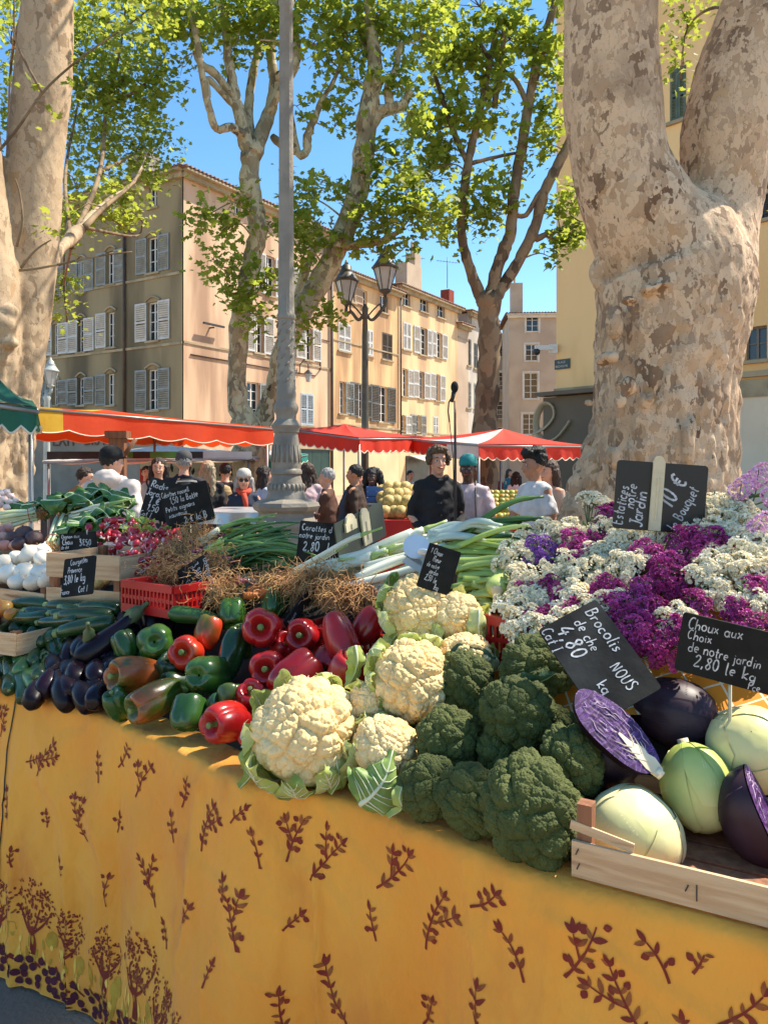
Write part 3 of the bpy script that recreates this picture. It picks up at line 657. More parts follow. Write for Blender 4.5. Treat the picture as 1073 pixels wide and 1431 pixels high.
# ---- left big plane tree, two stems
DL = 7.6
def big_tree(label, loc, chains, burls, voxel, bmat, ridges, parent_leaves, lm, leaf_px, seed, twigs=()):
    root = thing('plane_tree', label, 'tree', loc, 0, GT)
    mb = MB()
    for ch in chains:
        W_ = []
        for u,v,Y,r in ch:
            p = P(u,v,Y); W_.append((p.x,p.y,p.z,r/F*Y))
        c = crom(W_,8)
        mb.tube([Vector(q[:3]) for q in c],[q[3] for q in c],28)
    for u,v,Y,r,sy in burls:
        p = P(u,v,Y); rr_ = r/F*Y; mb.ball(p,(rr_,rr_,rr_*sy),nu=12,nv=9)
    def disp(c):
        a = math.atan2(c.y-loc[1], c.x-loc[0])
        low = max(0,min(1,(ridges-c.z)/1.2))
        n1 = noise.noise(Vector((c.x*1.6,c.y*1.6,c.z*.8)))*.035
        n2 = noise.noise(Vector((c.x*5,c.y*5,c.z*2.2)))*.016
        n3 = noise.noise(Vector((c.x*11,c.y*11,c.z*2.4)))*.026*low-.022*low*max(0,1-abs(noise.noise(Vector((c.x*7,c.y*7,c.z*1.3+4))))*9)
        n4 = (abs(noise.noise(Vector((c.x*9,c.y*9,c.z*6))))-.2)*.045*low+noise.noise(Vector((c.x*22,c.y*22,c.z*9)))*.010*low+.006*noise.noise(Vector((c.x*30,c.y*30,c.z*14)))
        return n1+n2+n3+n4
    me = remesh(mb, voxel, 3, disp=disp); me.transform(Matrix.Translation(-Vector(loc)))
    me.materials.append(bmat); link('trunk', me, root)
    tw = MB(); rr = random.Random(seed); rs = np.random.RandomState(seed); pos = []
    for t in twigs:
        pts = [P(*q[:3]) for q in t]; n = len(pts)
        pp_ = [Vector(x) for x in crom([tuple(p) for p in pts],5)]
        tw.tube(pp_, [t[0][3]/F*t[0][2]*(1-.75*k/len(pp_)) for k in range(len(pp_))], 6)
    S = [p for t in twigs for p in [P(*q[:3]) for q in t]]
    for (u,v,Y,ru,rv,cnt) in parent_leaves:
        c = P(u,v,Y); rx = ru/F*Y; rz = rv/F*Y; ry = (rx+rz)/2
        ncl = max(2,int(cnt*1.3)//14)
        a = min(S, key=lambda q:(q-c).length) if S else c
        tw.tube([a, a.lerp(c,.5)+Vector((0,0,.1)), c],[.014,.010,.005],5)
        for k in range(ncl):
            d = Vector((rr.gauss(0,1),rr.gauss(0,1),rr.gauss(0,1))).normalized()*(rr.random()**.45)
            q = c+Vector((d.x*rx,d.y*ry,d.z*rz))
            if k % 4 == 0: tw.tube([a.lerp(c,rr.uniform(.5,1)),c.lerp(q,.6)+Vector((0,0,.08)),q],[.006,.004,.0015],4)
            m = max(3,int(rs.poisson(14))); s_ = .17*(.7+.8*rr.random())
            dr = Vector((rr.gauss(0,1),rr.gauss(0,1),rr.gauss(-.2,.6))).normalized()
            t = rs.rand(m,1)*2-1
            pos.append(np.array(q)+t*np.array(dr)*s_*1.3+rs.normal(size=(m,3))*s_*.45)
    wpart(tw,'branches',bk_dark,root)
    if pos:
        pos = np.concatenate(pos)-np.array(root.location)
        Ym = np.mean([b[2] for b in parent_leaves]); leaf_mesh('crown', pos, leaf_px/F*Ym, lm, root, seed)
    return root

locL = P(30,V0+1.6/DL*F,DL)
chL = [[(2,880,DL,52),(4,760,DL,38),(9,680,DL,34),(14,600,DL,33),(24,500,DL,35),(35,400,DL,37),(44,310,DL,38),(50,220,DL,38),(60,120,DL,37),(66,30,DL,34),(74,-60,DL,30),(80,-200,DL,26),(90,-420,DL,18),(110,-620,DL,8)],
       [(-30,860,DL-.3,50),(-28,700,DL-.3,36),(-20,560,DL-.35,36),(-12,470,DL-.4,36),(-12,400,DL-.4,33),(-20,320,DL-.4,32),(-30,200,DL-.4,30),(-45,60,DL-.4,26),(-75,-200,DL-.4,18)],
       [(60,385,DL,10),(84,350,DL+.6,8),(112,320,DL+1.4,6),(135,296,DL+2.4,6),(160,276,DL+3.4,4),(190,250,DL+4.4,2.5),(205,215,DL+5.2,1.2)]]
buL = [(2,455,DL-.55,20,1.0),(14,435,DL-.55,12,.6),(-4,500,DL-.5,18,.7),(14,480,DL-.55,13,.6)]
lvL = [(140,200,DL+6,75,70,900),(165,110,DL+6,80,70,1100),(195,215,DL+6,50,55,420),(120,110,DL+6,50,80,600),(150,30,DL+6,90,50,900),(215,150,DL+6,36,60,420),(15,60,DL+5,40,90,500),(12,200,DL+5,24,60,170),(110,270,DL+5,30,30,150),(165,270,DL+4,40,25,150),
       (215,50,DL+5,40,60,300),(120,300,DL+3,40,22,130),(170,300,DL+3,30,20,110),(90,330,DL+3,22,24,90),(85,400,DL+3,20,30,100),(95,440,DL+3,14,16,40),(20,-60,DL+3,220,60,900),(150,-90,DL+1,180,70,900),
       (100,300,DL+2,22,20,50)]
twL = [[(118,318,DL+1.4,5),(145,290,DL+2.4,4),(180,262,DL+3.5,3),(200,235,DL+4.5,2)],[(100,340,DL+1,5),(140,240,DL+4,4),(150,150,DL+6,4),(170,60,DL+6,3),(180,-40,DL+6,2)],[(100,345,DL+1,4),(92,240,DL+4,4),(110,140,DL+6,3),(125,30,DL+6,2)],
       [(150,150,DL+6,3),(200,120,DL+6,2),(230,80,DL+6,2)],[(140,240,DL+4,3),(190,215,DL+6,2)],[(70,-60,DL,5),(20,60,DL+4,3),(10,200,DL+5,2)],[(100,345,DL+1,2),(90,400,DL+3,1.5),(94,450,DL+3,1)],[(118,318,DL+1.4,3),(190,330,DL+3,1),(200,310,DL+3,.7)]]
tl = big_tree('big pale plane tree with two stems at the left edge, the nearer stem knotted', locL, chL, buL, .028, bk_left, 3.2, lvL, lf_dk, 8.5, 21, twL)
# thin bare twigs in front of the left trunk
tb = MB()
for pts in [[(0,210,DL-.9),(25,180,DL-.95),(60,130,DL-1),(100,92,DL-1),(140,62,DL-1),(180,35,DL-1),(215,8,DL-1)],[(60,130,DL-1),(30,75,DL-1),(18,40,DL-1)],[(50,140,DL-1),(68,150,DL-1),(80,165,DL-1)],
            [(28,378,DL-.6),(60,374,DL-.7),(110,364,DL-.8),(150,356,DL-.8),(185,352,DL-.8)],[(24,345,DL-.55),(32,310,DL-.6),(28,270,DL-.6),(22,250,DL-.6)],[(30,374,DL-.6),(50,350,DL-.7),(72,335,DL-.7)]]:
    q = [P(*p) for p in pts]; c_ = [Vector(x) for x in crom([tuple(a) for a in q],5)]; tb.tube(c_, [.014*(1-.6*k/len(c_)) for k in range(len(c_))], 5)
wpart(tb,'bare_twigs',bk_dark,tl)
rs = np.random.RandomState(5)
ps = np.concatenate([np.array(P(*q))+rs.normal(size=(k,3))*.07 for q,k in [((66,320,DL-.7),16),((105,110,DL-1),14),((178,38,DL-1),18),((30,105,DL-1),5),((75,165,DL-1),7),((150,60,DL-1),10),((210,12,DL-1),14)]])-np.array(tl.location)
leaf_mesh('young_leaves', ps, .085, lf_lit, tl, 77)

# ---- right big plane tree
DR = 5.9
locR = P(925,V0+1.6/DR*F,DR)
chR = [[(905,1010,DR,190),(912,900,DR,150),(918,800,DR,122),(922,720,DR,106),(926,640,DR,98),(928,560,DR,97),(932,480,DR,100),(938,420,DR,106),(930,360,DR,103),(895,300,DR-.1,80),(869,230,DR-.15,67),(858,150,DR-.15,67),(853,70,DR-.15,66),(850,-10,DR-.15,64),(840,-150,DR-.15,58),(830,-400,DR,44),(820,-700,DR,26),(815,-900,DR,10)],
       [(945,470,DR,80),(960,400,DR,92),(984,345,DR+.05,70),(1006,275,DR+.1,57),(1016,190,DR+.1,64),(1032,120,DR+.1,64),(1060,40,DR+.1,62),(1088,-40,DR+.1,60),(1100,-200,DR+.1,56),(1130,-450,DR+.2,40),(1150,-700,DR+.2,20)],
       [(842,575,DR+.05,10),(840,620,DR+.03,22),(832,662,DR,28),(824,706,DR,33),(804,780,DR,40),(780,860,DR-.1,46)],
       [(1002,470,DR-.1,26),(1005,540,DR-.15,24),(1002,600,DR-.15,28),(985,680,DR-.15,32)]]
buR = [(1010,585,DR-.15,24,.8),(1000,640,DR-.15,22,1.2),(1026,590,DR-.05,10,1),(842,505,DR-.40,11,.7),(820,563,DR-.1,8,.5),(834,383,DR-.05,14,1.8),(852,498,DR-.46,10,.8),(872,540,DR-.52,12,1),(866,560,DR-.52,10,1.1),
       (858,450,DR-.42,12,1.9),(945,548,DR-.47,13,.6),(902,560,DR-.46,9,.8),(925,565,DR-.47,8,.8),(1030,385,DR+.1,12,2.6),(905,405,DR-.53,13,.35),(880,420,DR-.5,11,.4),(925,398,DR-.55,11,.35),(860,640,DR-.5,16,1),(960,620,DR-.5,20,2.4),(985,500,DR-.42,16,3.2),(950,480,DR-.5,11,2.4)]
lvR = [(960,30,DR+2.5,30,50,110),(955,90,DR+2.5,20,40,60),(800,620,DR+30,1,1,2)][:2] + [(1075,240,DR+2.2,12,22,20),(845,330,DR+9,1,1,3)][:1]
twR = [[(1050,40,DR+.1,4),(1000,10,DR+1.5,2),(960,40,DR+2.5,1),(950,110,DR+2.5,1)],[(1060,180,DR+1,2),(1075,230,DR+2,1)]]
tr_ = big_tree('huge forked plane tree with knotted lower trunk standing behind the flower buckets', locR, chR, buR, .024, bk_big, 3.4, lvR, lf_lit, 10, 33, twR)
# crown overhead of the right tree (above the picture): gives the dappled shade of the square
rr = random.Random(4); rs = np.random.RandomState(4); pos = []; tw = MB()
for k in range(46):
    a = rr.uniform(0,2*PI); r_ = rr.uniform(.6,5.2)
    c = Vector((locR.x-.2+math.cos(a)*r_, locR.y+.6+math.sin(a)*r_*.9, rr.uniform(7.4,10.5)))
    if (c.z-CH)/max(c.y,.1) < .70: continue
    b = Vector((locR.x-.3+math.cos(a)*.4, locR.y+math.sin(a)*.4, c.z-1.4))
    tw.tube([b,b.lerp(c,.5)+Vector((0,0,.3)),c],[.05,.03,.01],5)
    m = 42; pos.append(np.array(c)+rs.normal(size=(m,3))*np.array([.45,.45,.25]))
wpart(tw,'upper_branches',bk_dark,tr_)
leaf_mesh('upper_crown', np.concatenate(pos)-np.array(tr_.location), .17, lf, tr_, 12)
# ================= lamps, awnings, stalls behind
m_cast = mat('cast_iron_grey', srgb(142,134,120), srgb(126,118,106), 5, rough=.55, bump=.25, bscale=30, c3=srgb(108,96,80), s3=2.5, r3=(.55,.8))
m_lantern = mat('lantern_metal', srgb(92,84,68), srgb(76,70,58), 6, rough=.5)
m_lglass = mat('lantern_glass', (.75,.76,.74), (.6,.62,.62), 3, rough=.2, transl=.3)
Y = 6.5; s = 1/F*Y
LP = P(400, V0+CH/Y*F, Y)
lamp = thing('lamp_column', 'tall grey fluted cast iron lamp column on a stepped octagonal foot, behind the green onions', 'lamp post', LP)
def zz(v): return CH-(v-V0)*s
mb = MB()
oct_ = [(47,920),(47,775),(44,772),(38,768),(38,740),(40,735),(40,728),(37,722),(37,716),(43,712),(45,707),(43,702),(30,697)]
mb.lathe([(r*s*1.05,zz(v)) for r,v in oct_], 8, c=(0,0,0)); mb.build('foot', m_cast, lamp, smooth=False)
mb = MB()
prof = [(30,700),(26,690),(23,675),(21,668),(20,664),(22,662),(22,658),(20,655),(21,650),(20,640),(19,625),(17,612),(16,606),(18,604),(18,601),(20,598),(21,595),(17,590),(14,586),(14,580),(16,576),(17,572),(17,568),(14,562),(13.5,556),(14,553),(14,549),(13,546),(12.6,500),(12,450),(11.8,448),(13.2,446),(13.2,441),(11.6,438),(10.8,400),(10.4,300),(9.8,150),(9.2,10),(10.8,6),(10.8,0),(9.0,-4),(8.6,-250)]
def lth(a,b):
    i = b*(len(prof)-1); k = min(int(i),len(prof)-2); f = i-k
    return 0
n = 48; vs=[]; fs=[]
for r,v in prof:
    for k in range(n):
        a = 2*PI*k/n
        fl = (1-.045*(k%3==0)) if (v < 440 or 606 < v < 655 or 446 < v < 540) else 1
        vs.append((r*s*fl*math.cos(a), r*s*fl*math.sin(a), zz(v)))
for i in range(len(prof)-1):
    for k in range(n): fs.append((i*n+k,i*n+(k+1)%n,(i+1)*n+(k+1)%n,(i+1)*n+k))
mb.add(vs,fs); mb.build('column', m_cast, lamp, auto=35)
# relief leaves climbing the shaft
mb = MB()
for k in range(46):
    v = 545-k*2.1; a = k*1.15; rr_ = 12.9*s
    p0 = Vector((rr_*math.cos(a),rr_*math.sin(a),zz(v))); p1 = Vector((rr_*math.cos(a+.5),rr_*math.sin(a+.5),zz(v-7)))
    mb.tube([p0,p0.lerp(p1,.5)*1.0,p1],[.002,.012,.002],5)
for k in range(24):
    a = 2*PI*k/24; mb.ball((24*s*math.cos(a),24*s*math.sin(a),zz(681)),(.018,.018,.035),nu=6,nv=5)
for k in range(16):
    a = 2*PI*k/16; mb.tube([(20.3*s*math.cos(a),20.3*s*math.sin(a),zz(646)),(19*s*math.cos(a),19*s*math.sin(a),zz(622))],[.012,.004],5)
mb.build('relief_ornament', m_cast, lamp)
mb = MB()   # lantern arms and lanterns above the picture
top = zz(-250)
for sx in (-1,1):
    mb.tube([(0,0,top-.1),(sx*.25,0,top+.1),(sx*.55,0,top+.1),(sx*.6,0,top+.3)],.03,8)
mb.lathe([(.09,top-.05),(.05,top+.1),(.02,top+.6)],12); mb.build('lantern_arms', m_cast, lamp)
def lantern(mb_m, mb_g, c, k=1.0):
    """four-sided street lantern, base at c"""
    M4 = Matrix.Translation(c) @ Matrix.Scale(k,4)
    mb_m.lathe([(.03,-.12),(.05,-.05),(.13,0),(.14,.03),(.12,.05)],8,M=M4)
    mb_m.lathe([(.30,.52),(.31,.56),(.27,.60),(.20,.70),(.16,.76),(.17,.78),(.13,.82),(.12,.90),(.05,.96),(.02,1.05)],8,M=M4)
    for q in range(6):
        a = 2*PI*q/6; mb_m.tube([(.12*math.cos(a),.12*math.sin(a),.03),(.27*math.cos(a),.27*math.sin(a),.54)],.014,4,M=M4)
    mb_g.lathe([(.11,.04),(.255,.53)],6,M=M4)
for sx in (-1,1):
    a,b = MB(), MB(); lantern(a,b,Vector((sx*.6,0,top+.35)),.8)
    lm_ = a.build('lantern', m_lantern, lamp); b.build('lantern_glass', m_lglass, lm_, smooth=False)
# double lantern post
Y2 = 16.0; s2 = Y2/F
p2 = P(510, V0+CH/Y2*F, Y2)
dl = thing('street_lamp', 'dark street lamp with two lanterns on a forked top, in front of the ochre house', 'street lamp', p2)
z2 = lambda v: CH-(v-V0)*s2
mb = MB(); mb.lathe([(.16,0),(.16,.5),(.12,.6),(.10,1.3),(.12,1.35),(.08,1.5),(.065,z2(470)),(.05,z2(445)),(.09,z2(443)),(.06,z2(438)),(.07,z2(432)),(.03,z2(425))],14); mb.build('post', m_lantern, dl)
mb = MB()
for x in ((484-510)*s2,(538-510)*s2):
    zt = z2(424 if x<0 else 408)
    mb.tube([Vector(q) for q in crom([(0,0,z2(437)),(x*.35,0,z2(447)),(x*.75,0,z2(436)),(x*1.02,0,zt-.25),(x,0,zt-.1)],6)],.035,8)
    mb.tube([Vector(q) for q in crom([(x*.2,0,z2(440)),(x*.45,0,z2(432)),(x*.75,0,z2(425)),(x*.8,0,z2(432)),(x*.68,0,z2(436))],5)],.018,6)
mb.build('fork', m_lantern, dl)
for x,v,k in ((-26,424,.86),(28,408,.92)):
    a,b = MB(), MB(); lantern(a,b,Vector((x*s2,0,z2(v))),k); lm_ = a.build('lantern', m_lantern, dl); b.build('lantern_glass', m_lglass, lm_, smooth=False)
# small pale lantern left
Y3 = 20.; s3 = Y3/F; p3 = P(66, V0+CH/Y3*F, Y3); z3 = lambda v: CH-(v-V0)*s3
m_pale = mat('pale_lamp_paint', srgb(176,182,176), srgb(160,166,162), 4, rough=.5)
pl = thing('street_lamp', 'pale painted street lamp with a clear glass lantern beside the big left trunk', 'street lamp', p3)
mb = MB(); mb.lathe([(.14,0),(.14,.6),(.09,.8),(.07,z3(560)),(.10,z3(556)),(.06,z3(552)),(.05,z3(545))],12); mb.tube([(0,0,z3(552)),(.1,0,z3(548)),(.12,0,z3(540))],.04,6); mb.build('post', m_pale, pl)
a,b = MB(), MB(); lantern(a,b,Vector((.1,0,z3(540))),.72); lm_ = a.build('lantern', m_pale, pl); b.build('lantern_glass', m_lglass, lm_, smooth=False)

# ---- canopies
def fabric(name, c, tr=.35, tc=None): return mat(name, c, tuple(q*.86 for q in c), 3, rough=.7, bump=.15, bscale=20, transl=tr, tcol=tc)
f_orange = fabric('canvas_orange', (.72,.075,.012), .45, (.95,.10,.01))
f_red = fabric('canvas_red', (.74,.045,.014), .3, (.85,.03,.02))
f_yellow = fabric('canvas_yellow', (.72,.45,.03))
f_white = fabric('canvas_white', (.78,.76,.70), .3)
f_green = fabric('canvas_green', (.012,.13,.075), .2)
f_teal = fabric('canvas_teal', (.03,.32,.26), .3)
f_trimw = mat('canvas_trim', (.75,.66,.5), rough=.7)
m_pole = mat('pole_metal', srgb(150,150,148), rough=.4, metal=.6)
m_wpost = mat('post_wood', srgb(134,88,58), srgb(110,70,46), 4, rough=.7, stretch=(8,8,1))
def valance(mb, a, b, h, mats, waves, sag=.02, trim=None, amp=.045, seed=0):
    """hanging strip with scalloped hem from a to b; mats = list of material indices along it"""
    n = waves*8; rr = random.Random(seed); d = (b-a); nn = Vector((d.y,-d.x,0)).normalized()
    vs = []; ph = rr.uniform(0,6)
    for i in range(n+1):
        f = i/n; t = a.lerp(b,f)+Vector((0,0,-sag*math.sin(PI*f)))
        w = amp*abs(math.sin(PI*f*waves))
        for j in range(4):
            g = j/3; o = nn*(.018*math.sin(f*waves*2.1+ph)+.01*math.sin(f*waves*5+ph))*g
            vs.append(t+o+Vector((0,0,-(h-amp+w)*g)))
    for i in range(n):
        mi = mats[min(len(mats)-1,int(i/n*len(mats)))]
        for j in range(3):
            k = i*4+j; mb.add([vs[k],vs[k+4],vs[k+5],vs[k+1]],[(0,1,2,3)],mi)
    if trim is not None:
        mb.tube([vs[i*4+3] for i in range(n+1)], .008, 4, mi=trim)
def canopy(name, label, cat, cs, peak, h, sides, mats, waves=10, posts=(0,1,2,3), group=None, sag=.06, top=None, postmat=m_pole):
    c0 = sum(cs, Vector())/4; root = thing(name, label, cat, (c0.x,c0.y,0), 0, group)
    mb = MB(); K = 12
    for i in range(4):
        a,b = cs[i], cs[(i+1)%4]; st = sides[i]
        def fn(p,q,a=a,b=b):
            e = a.lerp(b,p); x = e.lerp(peak,q); x.z -= sag*math.sin(PI*q)*(1-.3*math.cos(4*PI*p)); return x
        for r in range(len(st)):
            p0,p1 = r/len(st),(r+1)/len(st)
            mb.grid(lambda p,q,p0=p0,p1=p1: fn(p0+(p1-p0)*p,q), 7, K, st[r] if top is None else top[i][min(r,len(top[i])-1)])
    wpart(mb,'roof_canvas',mats,root)
    vb = MB()
    for i in range(4): valance(vb, cs[i], cs[(i+1)%4], h, sides[i], waves, trim=len(mats)-1, seed=i)
    wpart(vb,'valance',mats,root)
    for i in posts:
        pb = MB(); q = cs[i].lerp(c0+Vector((0,0,0)),.04); pb.tube([(q.x,q.y,0),(q.x,q.y,cs[i].z-.02)],.022,8); wpart(pb,'post',postmat,root)
    pb = MB()
    for i in range(4): pb.tube([cs[i]-Vector((0,0,.03)), peak-Vector((0,0,.1))],.015,6); pb.tube([cs[i]-Vector((0,0,.03)),cs[(i+1)%4]-Vector((0,0,.03))],.015,6)
    wpart(pb,'frame',postmat,root)
    return root
GC = 'canopies of the market stalls'
MT = [f_orange,f_red,f_yellow,f_white,f_green,f_teal,f_trimw]
a_ = P(30,566,8.0); b_ = P(382,597,11.1)
dd = (b_-a_); back = Vector((-dd.y,dd.x,0)).normalized()*2.6
if back.y < 0: back = -back
canopy('market_canopy','long orange stall canopy with a yellow end panel and pale stitched hem, beside the lamp','canopy',[a_,b_,b_+back+Vector((0,0,.05)),a_+back+Vector((0,0,.05))], (a_+b_)/2+back*.5+Vector((0,0,.16)), .27, [[2,0,0,0,0,0,0,0,0],[0],[0],[0]], MT, waves=7, posts=(1,2,3), group=GC, sag=.03)
wp = thing('wooden_post','square brown wooden post under the orange canopy behind the hooded man','post',P(165,V0+CH/8.6*F,8.6)); k_=MB(); k_.box((0,0,1.0),(.17,.1,2.0)); k_.box((0,0,1.98),(.24,.16,.08)); k_.build('beam',m_wpost,wp,smooth=False); k_=MB(); k_.tube([(0,0,1.65),(.2,0,1.93)],.025,6); k_.build('brace',m_wpost,wp)
canopy('market_canopy','red square canopy with a white back panel, just right of the lamp column','canopy',[P(392,597,13.5),P(502,611,12),P(606,611,14.5),P(480,606,16.5)], P(482,592.5,14), .25, [[1],[1],[3,1],[1]], MT, waves=11, posts=(1,2,3), group=GC, top=[[1],[1,1,3],[3],[1]])
canopy('market_canopy','red square canopy with one white corner panel, in front of the forked plane trunk','canopy',[P(556,612,14.4),P(668,620,11.3),P(818,622,12.6),P(700,612,16)], P(703,599,13.3), .24, [[1,1,3],[1],[1],[1]], MT, waves=12, posts=(1,2,3), group=GC, top=[[1,3,3],[1,1,1],[1],[1]])
canopy('market_canopy','white topped stall canopy with a green and black band, behind the hooded man','canopy',[P(60,644,11.4),P(352,640,13.0),P(385,634,16),P(110,634,14.6)], P(230,622,14.2), .05, [[3],[3],[3],[3]], MT, waves=4, posts=(0,1,2,3), group=GC, sag=.02)
canopy('market_canopy','small teal and white canopy showing behind the lamp column','canopy',[P(340,640,15),P(395,641,14.8),P(430,634,18),P(350,634,18)], P(392,624,16.4), .2, [[3,5],[5],[5],[5]], MT, waves=6, group=GC, top=[[3,5],[5],[5],[3]])
canopy('market_canopy','dark green scalloped canopy cutting into the left edge','canopy',[P(-75,548,4.2),P(52,577-8,4.6),P(46,560,6.5),P(-90,560,6.5)], P(-10,519,5.2), .16, [[4],[4],[4],[4]], MT, waves=5, posts=(0,2,3), group=GC)
# olive stall under the white canopy: band, sign and painted backdrop
os_ = thing('olive_stall','stall with a green Olives band and painted pale backdrop behind the shoppers','stall',P(240,V0+CH/12.8*F,12.8))
m_black = mat('band_black',(.015,.015,.015),rough=.6)
m_gband = mat('band_green',srgb(70,140,60),srgb(58,122,50),3,rough=.6)
mb = MB(); mb2 = MB()
def quadpx(mb_, u0,v0,u1,v1,Ya,Yb,mi=0,th=.02):
    a,b,c,d = P(u0,v0,Ya),P(u1,v0,Yb),P(u1,v1,Yb),P(u0,v1,Ya); o = Vector((0,th,0))
    mb_.add([a,b,c,d,a+o,b+o,c+o,d+o],[(0,3,2,1),(4,5,6,7),(0,1,5,4),(1,2,6,5),(2,3,7,6),(3,0,4,7)],mi)
for u0,u1,mi in ((66,150,0),(150,186,1),(186,210,0),(210,262,1),(262,284,0),(284,352,2)):
    quadpx(mb,u0,631,u1,642,11.6+(u0-60)/290*1.4,11.6+(u1-60)/290*1.4,mi)
wpart(mb,'band',[m_black,m_gband,f_white],os_,smooth=False)
mb = MB(); quadpx(mb,196,646,350,672,15.0,15.2); wpart(mb,'backdrop',mat('backdrop_pale',srgb(190,184,160),srgb(176,168,144),2,rough=.8),os_,smooth=False)
mb = MB(); rr = random.Random(3)
for k in range(16):
    u = 236+k*7+rr.uniform(-2,2); v = 656+rr.uniform(-3,4); h = rr.uniform(3,7)
    mb.tube([P(u,v+h,14.97),P(u+rr.uniform(-2,2),v,14.97),P(u+rr.uniform(-3,3),v-h,14.97)],[.01,.035,.01],5)
wpart(mb,'painted_olive_leaves',m_black,os_)
mb = MB(); mb.box((0,0,.45),(4.0,.8,.9)); mb.build('counter',mat('counter_dark',(.05,.045,.04),(.08,.06,.05),3,rough=.7),os_,smooth=False)
mb = MB(); quadpx(mb,196,655,214,672,14.4,14.4); quadpx(mb,345,644,384,668,15.6,15.6); wpart(mb,'red_sheet',f_red,os_,smooth=False)

# ---- trestle tables with fruit behind
m_steel = mat('sheet_steel', srgb(196,200,200), srgb(180,184,186), 3, rough=.35, metal=.5)
m_redcloth = mat('red_cloth', (.50,.018,.014), (.40,.014,.012), 3, rough=.75, bump=.2, bscale=10)
def table(label, u0,u1,v,Y,h,m_top,depth=1.0,cat='table'):
    a = P(u0,v,Y); b = P(u1,v,Y); t = thing('stall_table',label,cat,((a.x+b.x)/2,Y,0)); z = a.z; w = b.x-a.x
    k = MB(); k.box((0,depth/2,z-.02),(w,depth,.04)); k.build('tabletop',m_top,t,smooth=False)
    k = MB(); 
    n = 40; k.grid(lambda p,q: Vector((-w/2+w*p, -.01+.02*math.sin(p*w*22)*q, z-.005-h*q)), n, 5); k.build('cloth_skirt',m_top,t)
    for sx in (-1,1):
        for sy in (.08,depth-.08):
            k = MB(); k.box((sx*(w/2-.08),sy,(z-.04)/2),(.05,.05,z-.04)); k.build('leg',m_wpost,t,smooth=False)
    return t, z
m_melon = mat('melon', srgb(206,176,104), srgb(160,140,76), 30, rough=.6, rnd=.15)
tA,zA = table('fruit stall table under a bright red cloth between the smiling man and the green slate', 528,585,727,8.6,.75,m_redcloth,1.6)
tB,zB = table('fruit stall table under a red cloth behind the man in the pink shirt', 655,800,730,9.0,.8,m_redcloth,1.6)
tC,zC = table('steel topped stall table left of the lamp column', 278,362,716,6.9,.10,m_steel,1.0)
tag(tC,cat='table')
mm = MB(); 
def melon_mesh(b): 
    n = 10
    b.grid(lambda p,q: Vector((math.sin(PI*(q*.996+.002))*math.cos(2*PI*p)*(1-.06*(1-abs(math.cos(n*PI*p)))),math.sin(PI*(q*.996+.002))*math.sin(2*PI*p)*(1-.06*(1-abs(math.cos(n*PI*p)))),-math.cos(PI*(q*.996+.002))*.95))*.085, 30, 12, wrap=True)
melon_mesh(mm); mp_ = mm.build('melon', m_melon, None); ml0 = mp_
first = True; rr = random.Random(8); cnt = 0
def scatter(proto, label, cat, group, u0,u1,Y0,Y1,z,nx,ny,r,jit=.02,layers=1):
    global first
    out = []
    for L_ in range(layers):
        for j in range(ny-L_):
            for i in range(nx-L_):
                Yq = Y0+(Y1-Y0)*(j+.5*L_)/max(1,ny-1); x0,x1 = P(u0,0,Yq).x,P(u1,0,Yq).x
                o = proto.copy(); COL.objects.link(o)
                o.location = (x0+(x1-x0)*(i+.5+.5*L_)/nx+rr.gauss(0,jit*.5), Yq+rr.gauss(0,jit*.5), z+r*(1+1.45*L_)+ (j/(max(1,ny-1)))*.22)
                o.rotation_euler = (rr.uniform(0,6),rr.uniform(0,6),rr.uniform(0,6)); tag(o,label,cat,group); out.append(o)
    return out
scatter(ml0,'round yellow netted melon heaped on the red clothed table behind the smiling man','melon','melons heaped on the red table',531,580,8.75,9.5,zA,4,4,.08,.03,2)
bpy.data.objects.remove(ml0)
mm = MB(); mm.ball((0,0,0),.055,nu=14,nv=10); apple = mm.build('fruit', mat('fruit_green',srgb(140,150,50),srgb(170,120,40),6,rough=.4,rnd=.3), None)
scatter(apple,'green gold fruit heaped on the red clothed table behind the pink shirt','fruit','green gold fruit on the back table',664,730,9.2,10.2,zB,9,6,.05,.015,2)
bpy.data.objects.remove(apple)
mm = MB(); mm.ball((0,0,0),(.05,.05,.044),nu=14,nv=10); tom = mm.build('tomato', mat('tomato_red',(.5,.02,.012),(.42,.03,.012),4,rough=.25,rnd=.15), None)
scatter(tom,'red tomato heaped on the back table left of the young man in white','tomato','tomatoes on the back table',735,800,9.2,10.2,zB,9,6,.045,.012,2)
bpy.data.objects.remove(tom)
bc = thing('blue_crate','blue plastic crate beside the curly haired woman','crate',P(538,V0+CH/9.5*F-0,9.5)); bc.location.z = CH-(700-V0)/F*9.5
k_ = MB(); w_ = .22
for z in (0.02,.09,.15): 
    for a,b,c,d in ((0,-w_*.7,2*w_,.015),(0,w_*.7,2*w_,.015),(-w_,0,.015,w_*1.4),(w_,0,.015,w_*1.4)): k_.box((a,b,z),(c,d,.05))
k_.box((0,0,.0),(2*w_,w_*1.4,.01)); k_.build('crate_body',mat('plastic_blue',srgb(70,110,170),rough=.4),bc,smooth=False)
tS = thing('crate_stand','low steel stand under the blue crate','stand',(bc.location.x,9.5,0)); k_=MB(); k_.box((0,0,bc.location.z-.03),(.5,.4,.03)); k_.build('shelf',m_steel,tS,smooth=False)
for sx in (-.2,.2):
    for sy in (-.15,.15): k_=MB(); k_.tube([(sx,sy,0),(sx,sy,bc.location.z-.05)],.015,6); k_.build('leg',m_steel,tS)
